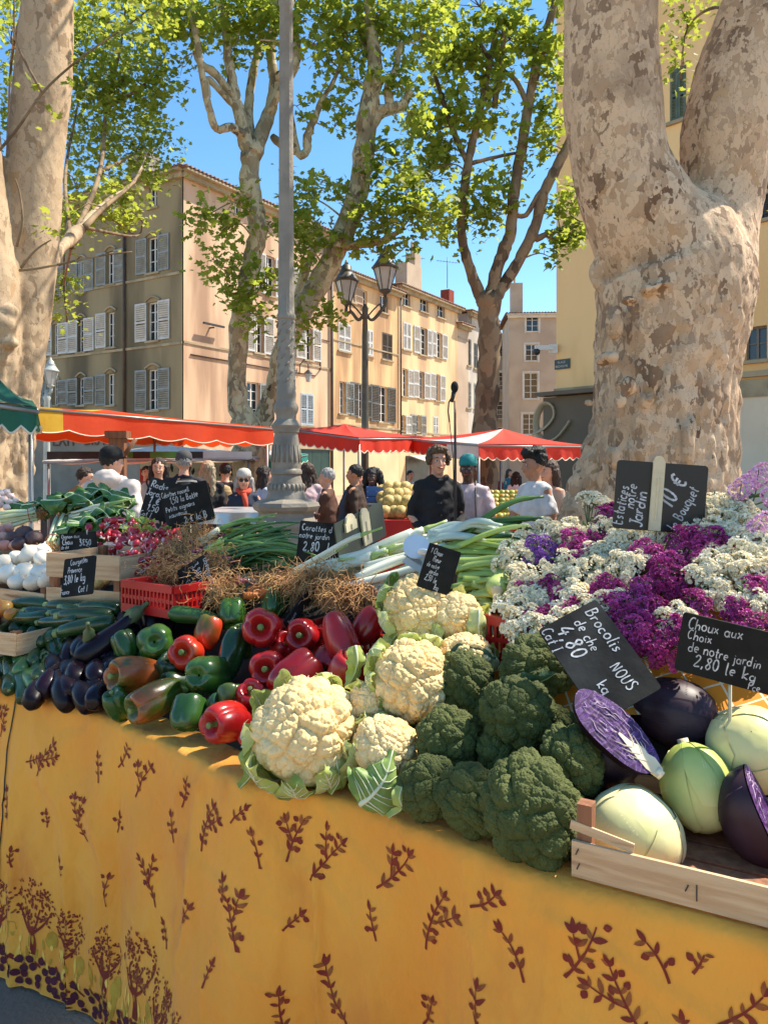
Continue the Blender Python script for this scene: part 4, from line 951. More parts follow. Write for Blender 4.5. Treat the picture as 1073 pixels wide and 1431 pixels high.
# green shop door in the pink beige house, shop signs
gd = thing('shop_door','dark green folding shop door left of the cream wall','door',ptB(10.2,0,.05))
k_ = MB(); 
for q in range(4): k_.box((0,0,0),(.01,.01,.01)) if False else k_.box(ptB(8.6+q*.86,1.35,.04)-gd.location,(.84,.06,2.7),rot=RmB)
k_.build('panel',mat('door_green',srgb(34,62,50),srgb(28,52,42),3,rough=.5),gd,smooth=False)
k_=MB(); k_.box(ptB(9.9,2.85,.08)-gd.location,(3.8,.16,.25),rot=RmB); k_.build('lintel',m_trim,gd,smooth=False)
# dark shop window right of the red door
sw = thing('shop_window','dark shop window with a white sunshade at the foot of the apricot house','shop',ptB3(4,0,.05))
k_=MB(); k_.box(ptB3(3.2,1.3,.04)-sw.location,(4.4,.06,2.4),rot=RmB3); k_.build('window_front',mat('shop_dark',(.03,.03,.03),(.06,.055,.05),2,rough=.3),sw,smooth=False)
k_=MB(); c_=ptB3(3.0,2.3,.9)-sw.location; k_.box(c_,(3.6,1.6,.06),rot=RmB3@Euler((.3,0,0)).to_matrix()); k_.build('sunshade',f_white,sw,smooth=False)
# white parasol and parked things at the street mouth
ws = thing('sun_parasol','small white parasol far back between the two red canopy posts','parasol',P(700,V0+CH/24*F,24))
k_=MB(); k_.lathe([(1.9,2.05),(1.9,2.1),(1.0,2.35),(.05,2.6)],8); k_.build('parasol_cover',f_white,ws,smooth=False); k_=MB(); k_.tube([(0,0,0),(0,0,2.6)],.03,8); k_.build('pole',m_pole,ws)
# microphone on its stand
Ym = 6.4; pm = P(636,V0+CH/Ym*F,Ym); mc = thing('microphone_stand','slim black microphone stand with a foam topped microphone, in front of the smiling man','microphone',pm)
zm = lambda v: CH-(v-V0)*Ym/F
sx = Ym/F
k_=MB(); k_.tube([(0,0,.02),(0,0,zm(640)),(-.5*sx,0,zm(560))],[.012,.012,.009],8)
for a in (0,2.1,4.2): k_.tube([(0,0,.25),(.32*math.cos(a),.32*math.sin(a),.01)],.01,6)
k_.build('stand',m_iron,mc)
k_=MB(); k_.tube([(-8*sx,0,zm(590)),(-10*sx,0,zm(575)),(-9*sx,0,zm(562)),(-3*sx,0,zm(552))],.006,6); k_.tube([(-8*sx,0,zm(590)),(-3*sx,0,zm(640)),(-2*sx,0,zm(700))],.004,5); k_.build('cable',m_iron,mc)
k_=MB(); k_.tube([(-5*sx,0,zm(562)),(-2*sx,0,zm(548))],[.014,.02],10); k_.build('microphone_body',m_iron,mc)
k_=MB(); k_.ball((-1*sx,0,zm(541)),(.032,.032,.05),nu=14,nv=10,M=None); k_.build('foam_cover',mat('foam',(.012,.012,.012),rough=1,bump=.6,bscale=120),mc)
# ================= people
def skin(n,c): return mat(n, c, tuple(q*.85 for q in c), 12, rough=.5, sss=.15)
SK = dict(fair=skin('skin_fair',srgb(214,160,132)), tan=skin('skin_tan',srgb(190,134,102)), dark=skin('skin_dark',srgb(84,54,40)))
HM = {k: mat('hair_'+k, c, tuple(q*.6 for q in c), 60, rough=.6, bump=.8, bscale=90, stretch=(1,1,.3)) for k,c in dict(brown=(.07,.035,.018),black=(.012,.010,.009),blond=(.46,.36,.22),grey=(.42,.40,.38),dkbrown=(.03,.016,.01),light=(.13,.075,.035)).items()}
def cloth(n,c): return mat('cloth_'+n, c, tuple(q*.8 for q in c), 8, rough=.85, bump=.35, bscale=9, bdist=.03)
m_eye = mat('eye_white',(.6,.57,.54),rough=.3); m_iris = mat('eye_dark',(.02,.012,.01),rough=.2); m_lip = mat('lip',srgb(168,86,78),rough=.5); m_brow = HM['black']

def ell(mb, secs, n=18):
    """loft of ellipses: (center, rx, ry)"""
    vs=[]; fs=[]
    for c,rx,ry in secs:
        for k in range(n):
            a=2*PI*k/n; vs.append(Vector(c)+Vector((rx*math.cos(a),ry*math.sin(a),0)))
    for i in range(len(secs)-1):
        for k in range(n): fs.append((i*n+k,i*n+(k+1)%n,(i+1)*n+(k+1)%n,(i+1)*n+k))
    fs.append(tuple(reversed(range(n)))); fs.append(tuple((len(secs)-1)*n+k for k in range(n)))
    mb.add(vs,fs)

def person(label, u, vtop, Y, face=0, skin_='fair', hair='brown', hstyle='short', top=('black',(.01,.01,.012)), trousers=('denim',(.05,.07,.12)), sleeves='long', arms=None, lean=0, build_=1.0, female=False, turn=0, detail=False, hat=None, extra=None, group='shoppers in the market', smile=False, hgap=0.0, nod=0):
    """face: heading in degrees, 0 looks at the camera, 90 looks to picture right"""
    ztop = CH-(vtop-V0)/F*Y-hgap; k = ztop/1.73
    base = P(u, V0+CH/Y*F, Y)
    root = thing('person', label, 'person', base, math.radians(face), group)
    B = build_*(.93 if female else 1)
    LM = Matrix.Rotation(lean,4,'X')      # bend at the hips, forward = -Y
    piv = Vector((0,0,.95))
    def up(v): v = Vector(v); return (piv + LM @ (v-piv))*k
    def lo_(v): return Vector(v)*k
    arms = arms or {}
    A = {}
    for sd in (-1,1):
        sh = Vector((sd*.160*B,0,1.412))
        e,w = arms.get(sd, ((sd*.205*B,.03,1.12),(sd*.21*B,-.07,.88)))
        e,w = Vector(e),Vector(w)
        if sd in arms: e.x *= .84
        A[sd] = (sh,e,w)
    vox = .0085 if detail else .013
    # body
    mb = MB()
    ell(mb, [(up(c),rx*k,ry*k) for c,rx,ry in [((0,0,.90),.15*B,.10),((0,0,.98),.165*B,.115),((0,0,1.10),.135*B,.10*B),((0,0,1.25),.155*B,.11*B),((0,0,1.35),.148*B,.095),((0,0.0,1.42),.11*B,.07),((0,0,1.48),.06,.055)]])
    mb.tube([up((0,.0,1.40)),up((0,-.005,1.50)),up((0,-.015,1.58))],[.062*k,.052*k,.05*k],14)
    for sd,(s_,e,w) in A.items():
        mb.tube([up((sd*.08,0,1.42)),up(s_),up(s_.lerp(e,.5)),up(e),up(e.lerp(w,.4)),up(w)],[.05*k,.05*k*B,.042*k*B,.036*k,.036*k,.024*k],12)
        d = (w-e).normalized(); side = Vector((1,0,0)) if abs(d.x) < .8 else Vector((0,0,1)); side = (side-d*side.dot(d)).normalized(); nrm = d.cross(side)*(-sd)
        inward = side*(-sd)
        mb.tube([up(w-d*.01),up(w+d*.035),up(w+d*.085)],[.022*k,.030*k,.026*k],10,flat=.55)
        for q in range(4):
            o = side*(.024-.016*q); L_ = (.062,.075,.070,.055)[q]; st = w+d*.078+o
            p1 = st+d*L_*.5+nrm*.006; p2 = st+d*L_*.85+nrm*.028; mb.tube([up(st-d*.02),up(p1),up(p2)],[.0100*k,.0092*k,.0075*k],7)
        t0 = w+d*.02+inward*.02; mb.tube([up(t0),up(t0+d*.035+inward*.028),up(t0+d*.065+inward*.034+nrm*.01)],[.0125*k,.0115*k,.009*k],7)
    for sd in (-1,1):
        mb.tube([lo_((sd*.085,0,.93)),lo_((sd*.10,0,.70)),lo_((sd*.10,-.01,.50)),lo_((sd*.105,.01,.34)),lo_((sd*.105,.015,.10))],[.09*k,.078*k,.055*k,.054*k,.036*k],12)
        mb.tube([lo_((sd*.105,.03,.05)),lo_((sd*.115,-.06,.045)),lo_((sd*.12,-.15,.03))],[.042*k,.036*k,.025*k],10)
    # head
    hm = Matrix.Translation(up((0,-.02,1.612))) @ Matrix.Rotation(math.radians(turn),4,'Z') @ Matrix.Rotation(nod,4,'X') @ Matrix.Scale(k*1.0,4)
    mb.ball((0,.012,.025),(.074,.092,.095),nu=20,nv=14,M=hm); mb.ball((0,-.018,-.03),(.058,.068,.078),nu=18,nv=12,M=hm); mb.ball((0,-.048,-.088),(.028,.026,.022),nu=12,nv=8,M=hm)
    mb.tube([(0,-.078,.02),(0,-.096,-.012),(0,-.103,-.024),(0,-.085,-.032)],[.009,.012,.014,.01],8,M=hm)
    for sd in (-1,1):
        mb.ball((sd*.076,.012,-.005),(.010,.020,.030),nu=8,nv=8,M=hm); mb.ball((sd*.03,-.076,.028),(.024,.012,.008),nu=8,nv=6,M=hm); mb.ball((sd*.036,-.062,-.025),(.02,.018,.018),nu=8,nv=6,M=hm)
    mb.ball((0,-.079,-.052),(.022,.010,.010),nu=10,nv=6,M=hm)
    me = remesh(mb, vox, 2 if detail else 1); me.materials.append(SK[skin_]); bo = link('body', me, root)
    for sd in (-1,1):
        e = MB(); e.ball((sd*.030,-.0765,.008),(.0125,.008,.0085),nu=10,nv=8,M=hm); e.build('eye', m_eye, root)
        e = MB(); e.ball((sd*.030,-.084,.008),(.0060,.0035,.0062),nu=8,nv=6,M=hm); e.build('iris', m_iris, root)
        e = MB(); e.tube([(sd*.014,-.088,.030),(sd*.030,-.089,.034),(sd*.046,-.078,.029)],[.003,.0045,.002],6,M=hm); e.build('eyebrow', HM[hair] if hair not in ('grey','blond') else HM['light'], root)
    e = MB()
    if smile:
        e.tube([(-.030,-.080,-.044),(-.014,-.0905,-.053),(0,-.092,-.056),(.014,-.0905,-.053),(.030,-.080,-.044)],[.002,.0055,.007,.0055,.002],6,M=hm)
        t = MB(); t.tube([(-.02,-.087,-.049),(0,-.094,-.052),(.02,-.087,-.049)],[.002,.0035,.002],6,M=hm); t.build('teeth', mat('teeth',(.75,.72,.66),rough=.3), root)
    else: e.tube([(-.022,-.084,-.052),(0,-.091,-.052),(.022,-.084,-.052)],[.002,.005,.002],6,M=hm)
    e.build('mouth', m_lip, root)
    # top
    tb = MB(); g = .016
    ell(tb, [(up(c),rx*k,ry*k) for c,rx,ry in [((0,0,.80 if sleeves != 'tee' else .88),.172*B,.13*B),((0,0,.98),.172*B,.135*B),((0,0,1.10),.155*B,.125*B),((0,0,1.25),.165*B,.13*B),((0,0,1.35),.165*B,.115),((0,0,1.42),.125*B,.085),((0,.005,1.475),.075,.065)]])
    for sd,(s_,e,w) in A.items():
        if sleeves == 'long': tb.tube([up((sd*.06,0.005,1.43)),up(s_+Vector((0,0,-.01))),up(s_.lerp(e,.5)),up(e),up(e.lerp(w,.5)),up(e.lerp(w,.93))],[.055*k,.060*k*B,.054*k*B,.048*k,.044*k,.036*k],12)
        elif sleeves == 'tee': tb.tube([up((sd*.06,0.005,1.43)),up(s_+Vector((0,0,-.01))),up(s_.lerp(e,.4)),up(s_.lerp(e,.80))],[.055*k,.062*k*B,.062*k*B,.064*k],12)
    if extra == 'hood':
        tb.ball(up((0,.09,1.48)),(.12*k,.075*k,.085*k),nu=16,nv=10); tb.tube([up((-.11,.0,1.47)),up((-.06,-.085,1.44)),up((.06,-.085,1.44)),up((.11,.0,1.47))],.035*k,8)
    if extra in ('jacket','hood','coat'):
        tb.tube([up((-.085,.03,1.47)),up((-.07,-.06,1.49)),up((0,-.09,1.44)),up((.07,-.06,1.49)),up((.085,.03,1.47)),up((0,.075,1.49)),up((-.085,.03,1.47))],.02*k,8)
    rr_ = random.Random(hash(label) % 1000 if False else len(label))
    so = rr_.uniform(0,50)
    me = remesh(tb, .014, 3, disp=lambda c: (noise.noise(Vector((c.x*6+so,c.y*6,c.z*9)))*.018+noise.noise(Vector((c.x*15+so,c.y*15,c.z*20)))*.011)); me.materials.append(cloth(*top))
    link('jacket' if extra in ('jacket','coat') else ('hooded_top' if extra == 'hood' else ('shirt' if sleeves=='tee' else 'top')), me, root)
    # trousers
    pb = MB(); ell(pb, [(lo_(c),rx*k,ry*k) for c,rx,ry in [((0,0,.84),.165*B,.125),((0,0,.90),.165*B,.125),((0,0,1.00),.155*B,.12)]])
    for sd in (-1,1): pb.tube([lo_((sd*.085,0,.92)),lo_((sd*.10,0,.70)),lo_((sd*.10,-.005,.50)),lo_((sd*.105,.01,.30)),lo_((sd*.105,.015,.09))],[.105*k,.092*k,.074*k,.068*k,.062*k],12)
    me = remesh(pb, .018, 3, disp=lambda c: noise.noise(Vector((c.x*6,c.y*6,c.z*7)))*.012); me.materials.append(cloth(*trousers)); link('trousers', me, root)
    for sd in (-1,1):
        sb_ = MB(); sb_.tube([lo_((sd*.105,.06,.035)),lo_((sd*.112,-.03,.045)),lo_((sd*.12,-.13,.035)),lo_((sd*.122,-.17,.03))],[.04*k,.048*k,.044*k,.03*k],10); sb_.build('shoe', cloth('shoe',(.03,.03,.03)), root)
    # hair
    hb = MB(); hs = Matrix.Identity(4)
    if hstyle in ('short','cap'):
        hb.ball((0,.022,.040),(.083,.096,.093),nu=18,nv=12,M=hm); dsp = lambda c: noise.noise(c*60)*.009+noise.noise(c*120)*.004
    if hstyle == 'tousled':
        hb.ball((0,.022,.055),(.094,.098,.092),nu=18,nv=12,M=hm); hb.ball((-.072,-.005,.03),(.038,.06,.06),M=hm); hb.ball((.072,-.005,.03),(.038,.06,.06),M=hm); hb.ball((0,-.045,.105),(.07,.045,.035),M=hm); dsp = lambda c: noise.noise(c*38)*.016+noise.noise(c*90)*.006
    if hstyle == 'curly_top':
        hb.ball((0,.03,.06),(.088,.10,.085),nu=18,nv=12,M=hm); hb.ball((0,-.035,.112),(.085,.075,.055),M=hm); hb.ball((0,.03,.13),(.085,.08,.05),M=hm); dsp = lambda c: noise.noise(c*34)*.012+noise.noise(c*80)*.008
    if hstyle in ('long','bob','afro'):
        hb.ball((0,.025,.045),(.088,.098,.092),nu=18,nv=12,M=hm)
        L_ = .42 if hstyle == 'long' else .14
        rx = .13 if hstyle == 'afro' else .09
        for sd in (-1,0,1):
            hb.tube([(sd*.065,.03,.03),(sd*(rx-.015),.045,-.06),(sd*rx*.9,.06,-.06-L_*.5),(sd*.07,.065,-.06-L_)],[.05,.05,.048,.025],10,M=hm)
        if hstyle == 'afro':
            for a in range(7): hb.ball((.105*math.cos(a*PI/6),.03,.01+.10*math.sin(a*PI/6)),.05,M=hm)
        dsp = lambda c: noise.noise(Vector((c.x*60,c.y*60,c.z*20)))*.010
    if hb.v:
        me = remesh(hb, .009, 1, disp=dsp)
        # keep the face open: push hair vertices that cover it back under the skin
        inv = hm.inverted()
        for v_ in me.vertices:
            q = inv @ v_.co
            lim = .055 if hstyle not in ('tousled',) else .062
            if q.y < -.02 and q.z < lim and abs(q.x) < .070 and q.z > -.14: 
                q.y = max(q.y, -.02)+.0; q.y = -.015; v_.co = hm @ q
        me.materials.append(HM[hair]); link('hair', me, root)
    if hat:
        kind, colr = hat; mh = cloth('hat_'+kind, colr); hb = MB()
        hb.lathe([(.094,.035),(.098,.07),(.088,.115),(.055,.145),(.01,.155)],20,M=hm @ Matrix.Translation((0,.012,0)) @ Matrix.Diagonal((.92,1.08,1,1)))
        hb.build('cap', mh, root)
        if kind == 'cap':
            hb = MB(); hb.grid(lambda p,q: Vector(((.085-.02*q)*math.cos(PI+PI*p), -.03+(.075+.075*q)*math.sin(PI+PI*p), .055-.015*q)), 12, 3, M=hm)
            mo = hb.build('cap_visor', mh, root)
        if kind == 'bob':
            hb = MB(); hb.lathe([(.095,.05),(.135,.02),(.14,.015)],20,M=hm @ Matrix.Translation((0,.012,0))); hb.build('hat_brim', mh, root)
    if extra == 'sunglasses' or (isinstance(extra,tuple) and 'sunglasses' in extra):
        gb_ = MB()
        for sd in (-1,1): gb_.ball((sd*.031,-.090,.006),(.026,.008,.020),nu=12,nv=8,M=hm); gb_.tube([(sd*.055,-.085,.012),(sd*.078,.0,.01)],.003,5,M=hm)
        gb_.tube([(-.01,-.092,.012),(.01,-.092,.012)],.003,5,M=hm); gb_.build('sunglasses', m_iris, root)
    if isinstance(extra,tuple) and 'scarf' in extra:
        sb_ = MB(); sb_.tube([up((0.07,-.02,1.50)),up((0.04,-.09,1.47)),up((-.04,-.09,1.47)),up((-.07,-.02,1.50)),up((0,.07,1.51)),up((.07,-.02,1.50))],.03*k,8); sb_.tube([up((0,-.10,1.46)),up((.02,-.13,1.36)),up((.03,-.14,1.24))],[.035*k,.03*k,.02*k],8); sb_.build('scarf', cloth('scarf',(.6,.07,.03)), root)
    root['h'] = 0; del root['h']
    root_k[root.name] = (k, up)
    return root
root_k = {}
def worn(name, label, cat, p, shape_fn, m, rootobj, partname='bag_body', strap=None):
    """a bag carried by a person: a thing of its own, placed in that person's frame"""
    k, up = root_k[p.name]; M4 = Matrix.Translation(p.location) @ Matrix.Rotation(p.rotation_euler.z,4,'Z')
    c = M4 @ up(rootobj); t = thing(name,label,cat,c,p.rotation_euler.z)
    mb = MB(); shape_fn(mb,k); mb.build(partname, m, t)
    if strap:
        sb_ = MB()
        for pts in strap:
            sb_.tube([Vector(q) for q in crom([tuple((up(x)-up(rootobj))) for x in pts],5)], .012*k, 6, flat=.4)
        sb_.build('strap', m, t)
    return t

# the three in the middle
p_man = person('smiling man with tousled light brown hair and buttoned black jacket, one hand on the stall', 611, 626, 6.8, face=8, hair='light', hstyle='tousled', top=('black',(.012,.012,.014)), trousers=('charcoal',(.03,.03,.035)), extra='jacket', detail=True, smile=True, turn=4, build_=1.0,
    arms={-1:((-.27,.02,1.15),(-.11,-.13,.98)), 1:((.25,.03,1.14),(.17,-.15,.98))}, group=None)
btn = MB(); k,up = root_k[p_man.name]
for q in range(5): btn.ball(up((0,-.150+.01*(q>2),1.36-.1*q)),.008,nu=8,nv=6)
btn.build('buttons', m_iris, p_man)
p_pink = person('man in a teal cap and pale pink T-shirt standing behind the microphone', 654, 639, 7.4, face=-15, skin_='dark', hair='black', hstyle='cap', hat=('cap_teal',(.02,.26,.26)), top=('pink',(.62,.50,.52)), trousers=('black',(.012,.012,.014)), sleeves='tee', detail=True, turn=-5,
    arms={-1:((-.27,.0,1.14),(-.10,-.2,1.10)), 1:((.27,.02,1.14),(.10,-.22,1.12))}, group=None)
def bagshape(mb,k): mb.ball((0,0,0),(.21*k,.10*k,.13*k),nu=18,nv=12)
worn('shoulder_bag','soft black bag slung in front of the man in pink','bag',p_pink,bagshape,mat('bag_black',(.012,.012,.013),(.02,.02,.02),8,rough=.6,bump=.3,bscale=12),(.02,-.26,.90),strap=[[(.12,-.24,.95),(.10,-.17,1.25),(.08,-.02,1.5)]])
p_white = person('young man in a white T-shirt with curly black hair, seen in profile facing left', 748, 632, 6.7, face=-70, hair='black', skin_='tan', hstyle='curly_top', top=('white',(.74,.73,.72)), trousers=('charcoal',(.03,.03,.035)), sleeves='tee', detail=True, turn=-14,
    arms={-1:((-.24,-.12,1.15),(-.2,-.33,1.02)), 1:((.25,.04,1.14),(.23,-.08,.90))}, group=None)
person('woman with a brown ponytail half hidden behind the young man in white', 768, 645, 8.0, face=-60, hair='brown', hstyle='long', female=True, skin_='fair', top=('beige',(.5,.38,.3)), sleeves='tee', arms={})
# left group
p_h = person('stout man in a pale pink hooded top and black cap, seen from behind', 156, 628, 6.9, face=172, hair='black', hstyle='short', hat=('cap',(.008,.008,.009)), top=('hood_pink',(.74,.64,.58)), trousers=('charcoal',(.03,.03,.035)), extra='hood', build_=1.22, turn=-35)
person('person in a rust brown jacket bending down at the left stall', 96, 648, 8.2, face=150, hair='dkbrown', hstyle='short', top=('rust',(.26,.12,.05)), trousers=('charcoal',(.03,.03,.035)), extra='jacket', lean=.35, turn=-50)
p_w = person('woman in glasses and white knit top with a dark cross strap', 222, 641, 9.2, face=12, hair='dkbrown', hstyle='bob', female=True, top=('knit_white',(.62,.58,.52)), smile=True)
worn('shoulder_bag','small black bag at the hip of the woman in white knit','bag',p_w,lambda mb,k: mb.ball((0,0,0),(.11*k,.05*k,.08*k)),mat('bag_black',(.01,)*3),(.12,-.17,1.0),strap=[[(.10,-.15,1.02),(0,-.165,1.2),(-.12,-.12,1.42),(-.13,0,1.49)]])
p_b = person('man in a grey cap and navy jacket with his back turned', 257, 633, 8.6, face=190, hair='grey', hstyle='short', hat=('cap_grey',(.06,.06,.065)), top=('navy',(.012,.013,.022)), extra='jacket', build_=1.08)
def pack(mb,k):
    ell(mb, [((0,0,-.20*k),.13*k,.06*k),((0,0,-.1*k),.15*k,.08*k),((0,0,.10*k),.145*k,.08*k),((0,0,.2*k),.11*k,.06*k),((0,0,.23*k),.05*k,.03*k)])
worn('backpack','black backpack with pale piping on the man in the navy jacket','backpack',p_b,pack,mat('pack_black',(.012,.012,.014),rough=.6),(-.05,.19,1.22))
pb = [o for o in bpy.data.objects if o.name.startswith('backpack')][-1]
k_ = MB(); k_.tube([(-.15,.05,-.15),(-.15,.05,.12),(-.1,.05,.21),(.1,.05,.21),(.15,.05,.12),(.15,.05,-.15)],.008,5); k_.build('piping',f_white,pb)
person('blond long haired woman in black between two backpacks', 292, 645, 10.2, face=195, hair='blond', hstyle='long', female=True, top=('black',(.012,.012,.014)), turn=-30)
p_k = person('person in black carrying a beige backpack, seen from behind', 315, 648, 10.6, face=178, hair='black', hstyle='short', top=('black',(.012,.012,.014)))
worn('backpack','beige knitted backpack with brown bands','backpack',p_k,pack,mat('pack_beige',srgb(176,150,104),srgb(130,96,64),14,rough=.8,stretch=(.2,.2,2)),(0,.17,1.2))
person('woman in sunglasses, pale cap, orange scarf and dark blue coat', 341, 658, 8.4, face=10, hair='grey', hstyle='bob', female=True, hat=('cap_pale',(.5,.47,.42)), top=('denim_blue',(.02,.032,.06)), extra=('sunglasses','scarf'), arms={-1:((-.26,.02,1.14),(-.16,-.2,1.0)),1:((.27,.02,1.14),(.2,-.22,1.02))})
person('dark haired woman in a light blue blouse looking away, left of the lamp column', 369, 652, 9.4, face=120, hair='dkbrown', hstyle='bob', female=True, top=('sky',(.48,.54,.66)))
person('woman with very long brown hair and a pale pink top, right of the lamp column', 429, 648, 9.6, face=-165, hair='brown', hstyle='long', female=True, top=('palepink',(.66,.46,.46)), turn=20)
person('grey haired person in a brown sweater and beige trousers, facing left', 458, 655, 8.8, face=-95, hair='grey', hstyle='short', top=('brownsweater',(.09,.035,.018)), trousers=('beige',(.55,.42,.32)), arms={-1:((-.22,-.1,1.15),(-.2,-.36,1.08)),1:((.22,-.1,1.15),(.2,-.36,1.08))})
p_n = person('person in a dark blue rain cape bent under a load behind the grey haired one', 482, 656, 10.4, face=120, hair='black', hstyle='short', top=('petrol',(.02,.05,.08)), extra='jacket', lean=.3, trousers=('denim',(.05,.07,.12)))
person('man with receding dark curly hair in a dark brown jacket, facing left', 497, 650, 9.0, face=-100, hair='black', hstyle='short', skin_='tan', top=('darkbrown',(.05,.025,.015)), extra='jacket', build_=1.05)
person('smiling woman with thick curly black hair and dark red dress', 521, 656, 9.8, face=-15, hair='black', skin_='dark', hstyle='afro', female=True, top=('plum',(.05,.018,.02)), sleeves='tee', smile=True, arms={-1:((-.22,-.1,1.12),(-.1,-.3,1.08)),1:((.24,-.05,1.14),(.16,-.28,1.1))})
person('distant man in a white cap and dark red waistcoat, between the canopy posts', 692, 659, 19, face=5, hair='grey', hstyle='short', hat=('cap_white',(.7,.7,.68)), top=('maroon',(.2,.02,.03)), trousers=('cream',(.6,.55,.48)))
person('distant person in a teal coat right of the man in the waistcoat', 711, 656, 21, face=40, hair='brown', hstyle='bob', female=True, top=('teal',(.03,.16,.2)))
person('distant woman in white beside the young man in the white T-shirt', 721, 660, 15, face=170, hair='dkbrown', hstyle='bob', female=True, top=('white',(.74,.73,.72)))
person('distant person in pale shirt behind the smiling man', 573, 658, 17, face=30, hair='black', hstyle='short', top=('paleshirt',(.55,.56,.58)))
person('distant person in a cream jacket between the stalls', 683, 664, 22, face=-40, hair='blond', hstyle='short', top=('cream',(.6,.55,.48)))
person('person in black in the gap left of the lamp column', 380, 655, 11.5, face=160, hair='black', hstyle='short', top=('black',(.012,.012,.014)))
person('person in a grey shirt under the white canopy', 205, 652, 12.4, face=20, hair='dkbrown', hstyle='short', top=('greyshirt',(.2,.2,.21)))
# ================= the stall table
TH = .88
_e = [(-140,915),(0,955),(120,990),(230,1032),(345,1086),(450,1108),(560,1142),(700,1197),(800,1232),(940,1268),(1073,1308),(1240,1372),(1480,1470)]
EDGE = []
for u,v in _e:
    Y = (CH-TH)*F/(v-V0); EDGE.append(((u-U0)/F*Y, Y))
EDGE = [Vector((q[0],q[1])) for q in crom(EDGE,6)]
ES = [0.0]
for i in range(1,len(EDGE)): ES.append(ES[-1]+(EDGE[i]-EDGE[i-1]).length)
EL = ES[-1]
def edge_at(s):
    s = max(0,min(EL-1e-6,s)); i = 0
    while i < len(ES)-2 and ES[i+1] < s: i += 1
    f = (s-ES[i])/(ES[i+1]-ES[i]); p = EDGE[i].lerp(EDGE[i+1],f); t = (EDGE[min(i+2,len(EDGE)-1)]-EDGE[max(i-1,0)]).normalized()
    return p, t, Vector((t.y,-t.x))       # point, along, outward (towards the camera)
def edge_px(u, v):
    """where the ray through (u,v) meets the hanging front of the cloth -> (s, z)"""
    k = (u-U0)/F
    for i in range(len(EDGE)-1):
        a,b = EDGE[i],EDGE[i+1]; fa,fb = a.x-k*a.y, b.x-k*b.y
        if fa <= 0 <= fb or fb <= 0 <= fa:
            f = fa/(fa-fb); y = a.y+(b.y-a.y)*f; return ES[i]+(ES[i+1]-ES[i])*f, CH-(v-V0)/F*y
    return None
ND = Vector((.586,.81)).normalized()       # direction into the stall
def back_dist(x,y):
    """distance behind the front edge"""
    best = 1e9
    for i in range(0,len(EDGE)-1):
        a,b = EDGE[i],EDGE[i+1]; t = b-a; f = max(0,min(1,(Vector((x,y))-a).dot(t)/t.length_squared)); best = min(best,(Vector((x,y))-(a+t*f)).length)
    return best
def pile(u, v, off=.05, slope=.5, lift=0):
    """where the ray through (u,v) meets the sloping heap (height off over the table at the front edge)"""
    lo_,hi = .9,7.0
    def f(Y):
        p = P(u,v,Y); 
        # front test: before the edge -> above
        s = edge_px(u,v)
        n = back_dist(p.x,p.y)
        if s is not None:
            pe,_,_ = edge_at(s[0]); 
            if Y < pe.y: n = -n
        return p.z-(TH+off+lift+slope*n)
    Y = lo_; prev = f(Y)
    while Y < hi:
        Y2 = Y+.04; g = f(Y2)
        if g <= 0: 
            a,b = Y,Y2
            for _ in range(12):
                m = (a+b)/2
                if f(m) > 0: a = m
                else: b = m
            return P(u,v,(a+b)/2)
        Y = Y2
    return P(u,v,hi)

m_cl = mat('tablecloth_yellow', (.97,.44,.052), (.92,.36,.038), 3.2, rough=.8, bump=1.0, bscale=7, bdist=.035, c3=(.72,.22,.03), s3=3.4, r3=(.5,.7), stretch=(1,1,.6), transl=.12, sheen=.1)
m_print = mat('print_brown', srgb(122,32,18), srgb(134,46,20), 30, rough=.8)
m_print2 = mat('print_olive', srgb(156,88,34), srgb(128,58,24), 40, rough=.8)
m_print3 = mat('print_purple', srgb(92,18,40), srgb(70,14,36), 30, rough=.8)
m_print4 = mat('print_straw', srgb(196,156,48), srgb(180,134,36), 40, rough=.8)
m_print5 = mat('print_pale', srgb(250,206,96), srgb(246,190,76), 20, rough=.8)

def cloth_pt(s, z, out=0):
    p,t,n = edge_at(s); d = (TH-z)/TH
    R_ = .018
    fold = (.030*math.sin(s*7.3+1.2*math.sin(s*2.1)+d*1.1)+.022*math.sin(s*19+2+d*2+1.5*math.sin(s*5))*(.5+.5*math.sin(s*3.1+1))+.016*noise.noise(Vector((s*9,z*4,3)))+.006*(1-abs(noise.noise(Vector((s*14,z*9,8)))))**3)*min(1,d*1.9)+.022*max(0,1-min(1,abs(noise.noise(Vector((s*4.2+z*.6,z*.8,5))))*8))*min(1,d*3)+.006*max(0,1-min(1,abs(noise.noise(Vector((s*4+z*5,z*3-s*2,5))))*6))+.006*noise.noise(Vector((s*5,z*9,1)))
    fl = .05*d
    # rounded shoulder
    if d < .03: drop = math.sqrt(max(0,1-(1-d/.03)**2)); o = R_*(drop-1)
    else: o = 0
    q = p+n*(o+fold+fl+.02+out)
    return Vector((q.x,q.y,z))
def cloth_top(s, b):
    p,t,n = edge_at(s); q = p-Vector((-n.x,-n.y))*0 + (-n)*b + n*(.02-.018) 
    z = TH+.006*noise.noise(Vector((q.x*7,q.y*7,0)))*min(1,b*20)+.004*abs(noise.noise(Vector((q.x*16,q.y*16,4))))*min(1,b*20)
    return Vector((q.x,q.y,z))
root_t = thing('stall_table','long produce table in the foreground under a yellow printed cloth','table',(0,2.4,0))
mb = MB(); 
def nodes_xy(i): p,_,n = edge_at(i); return p
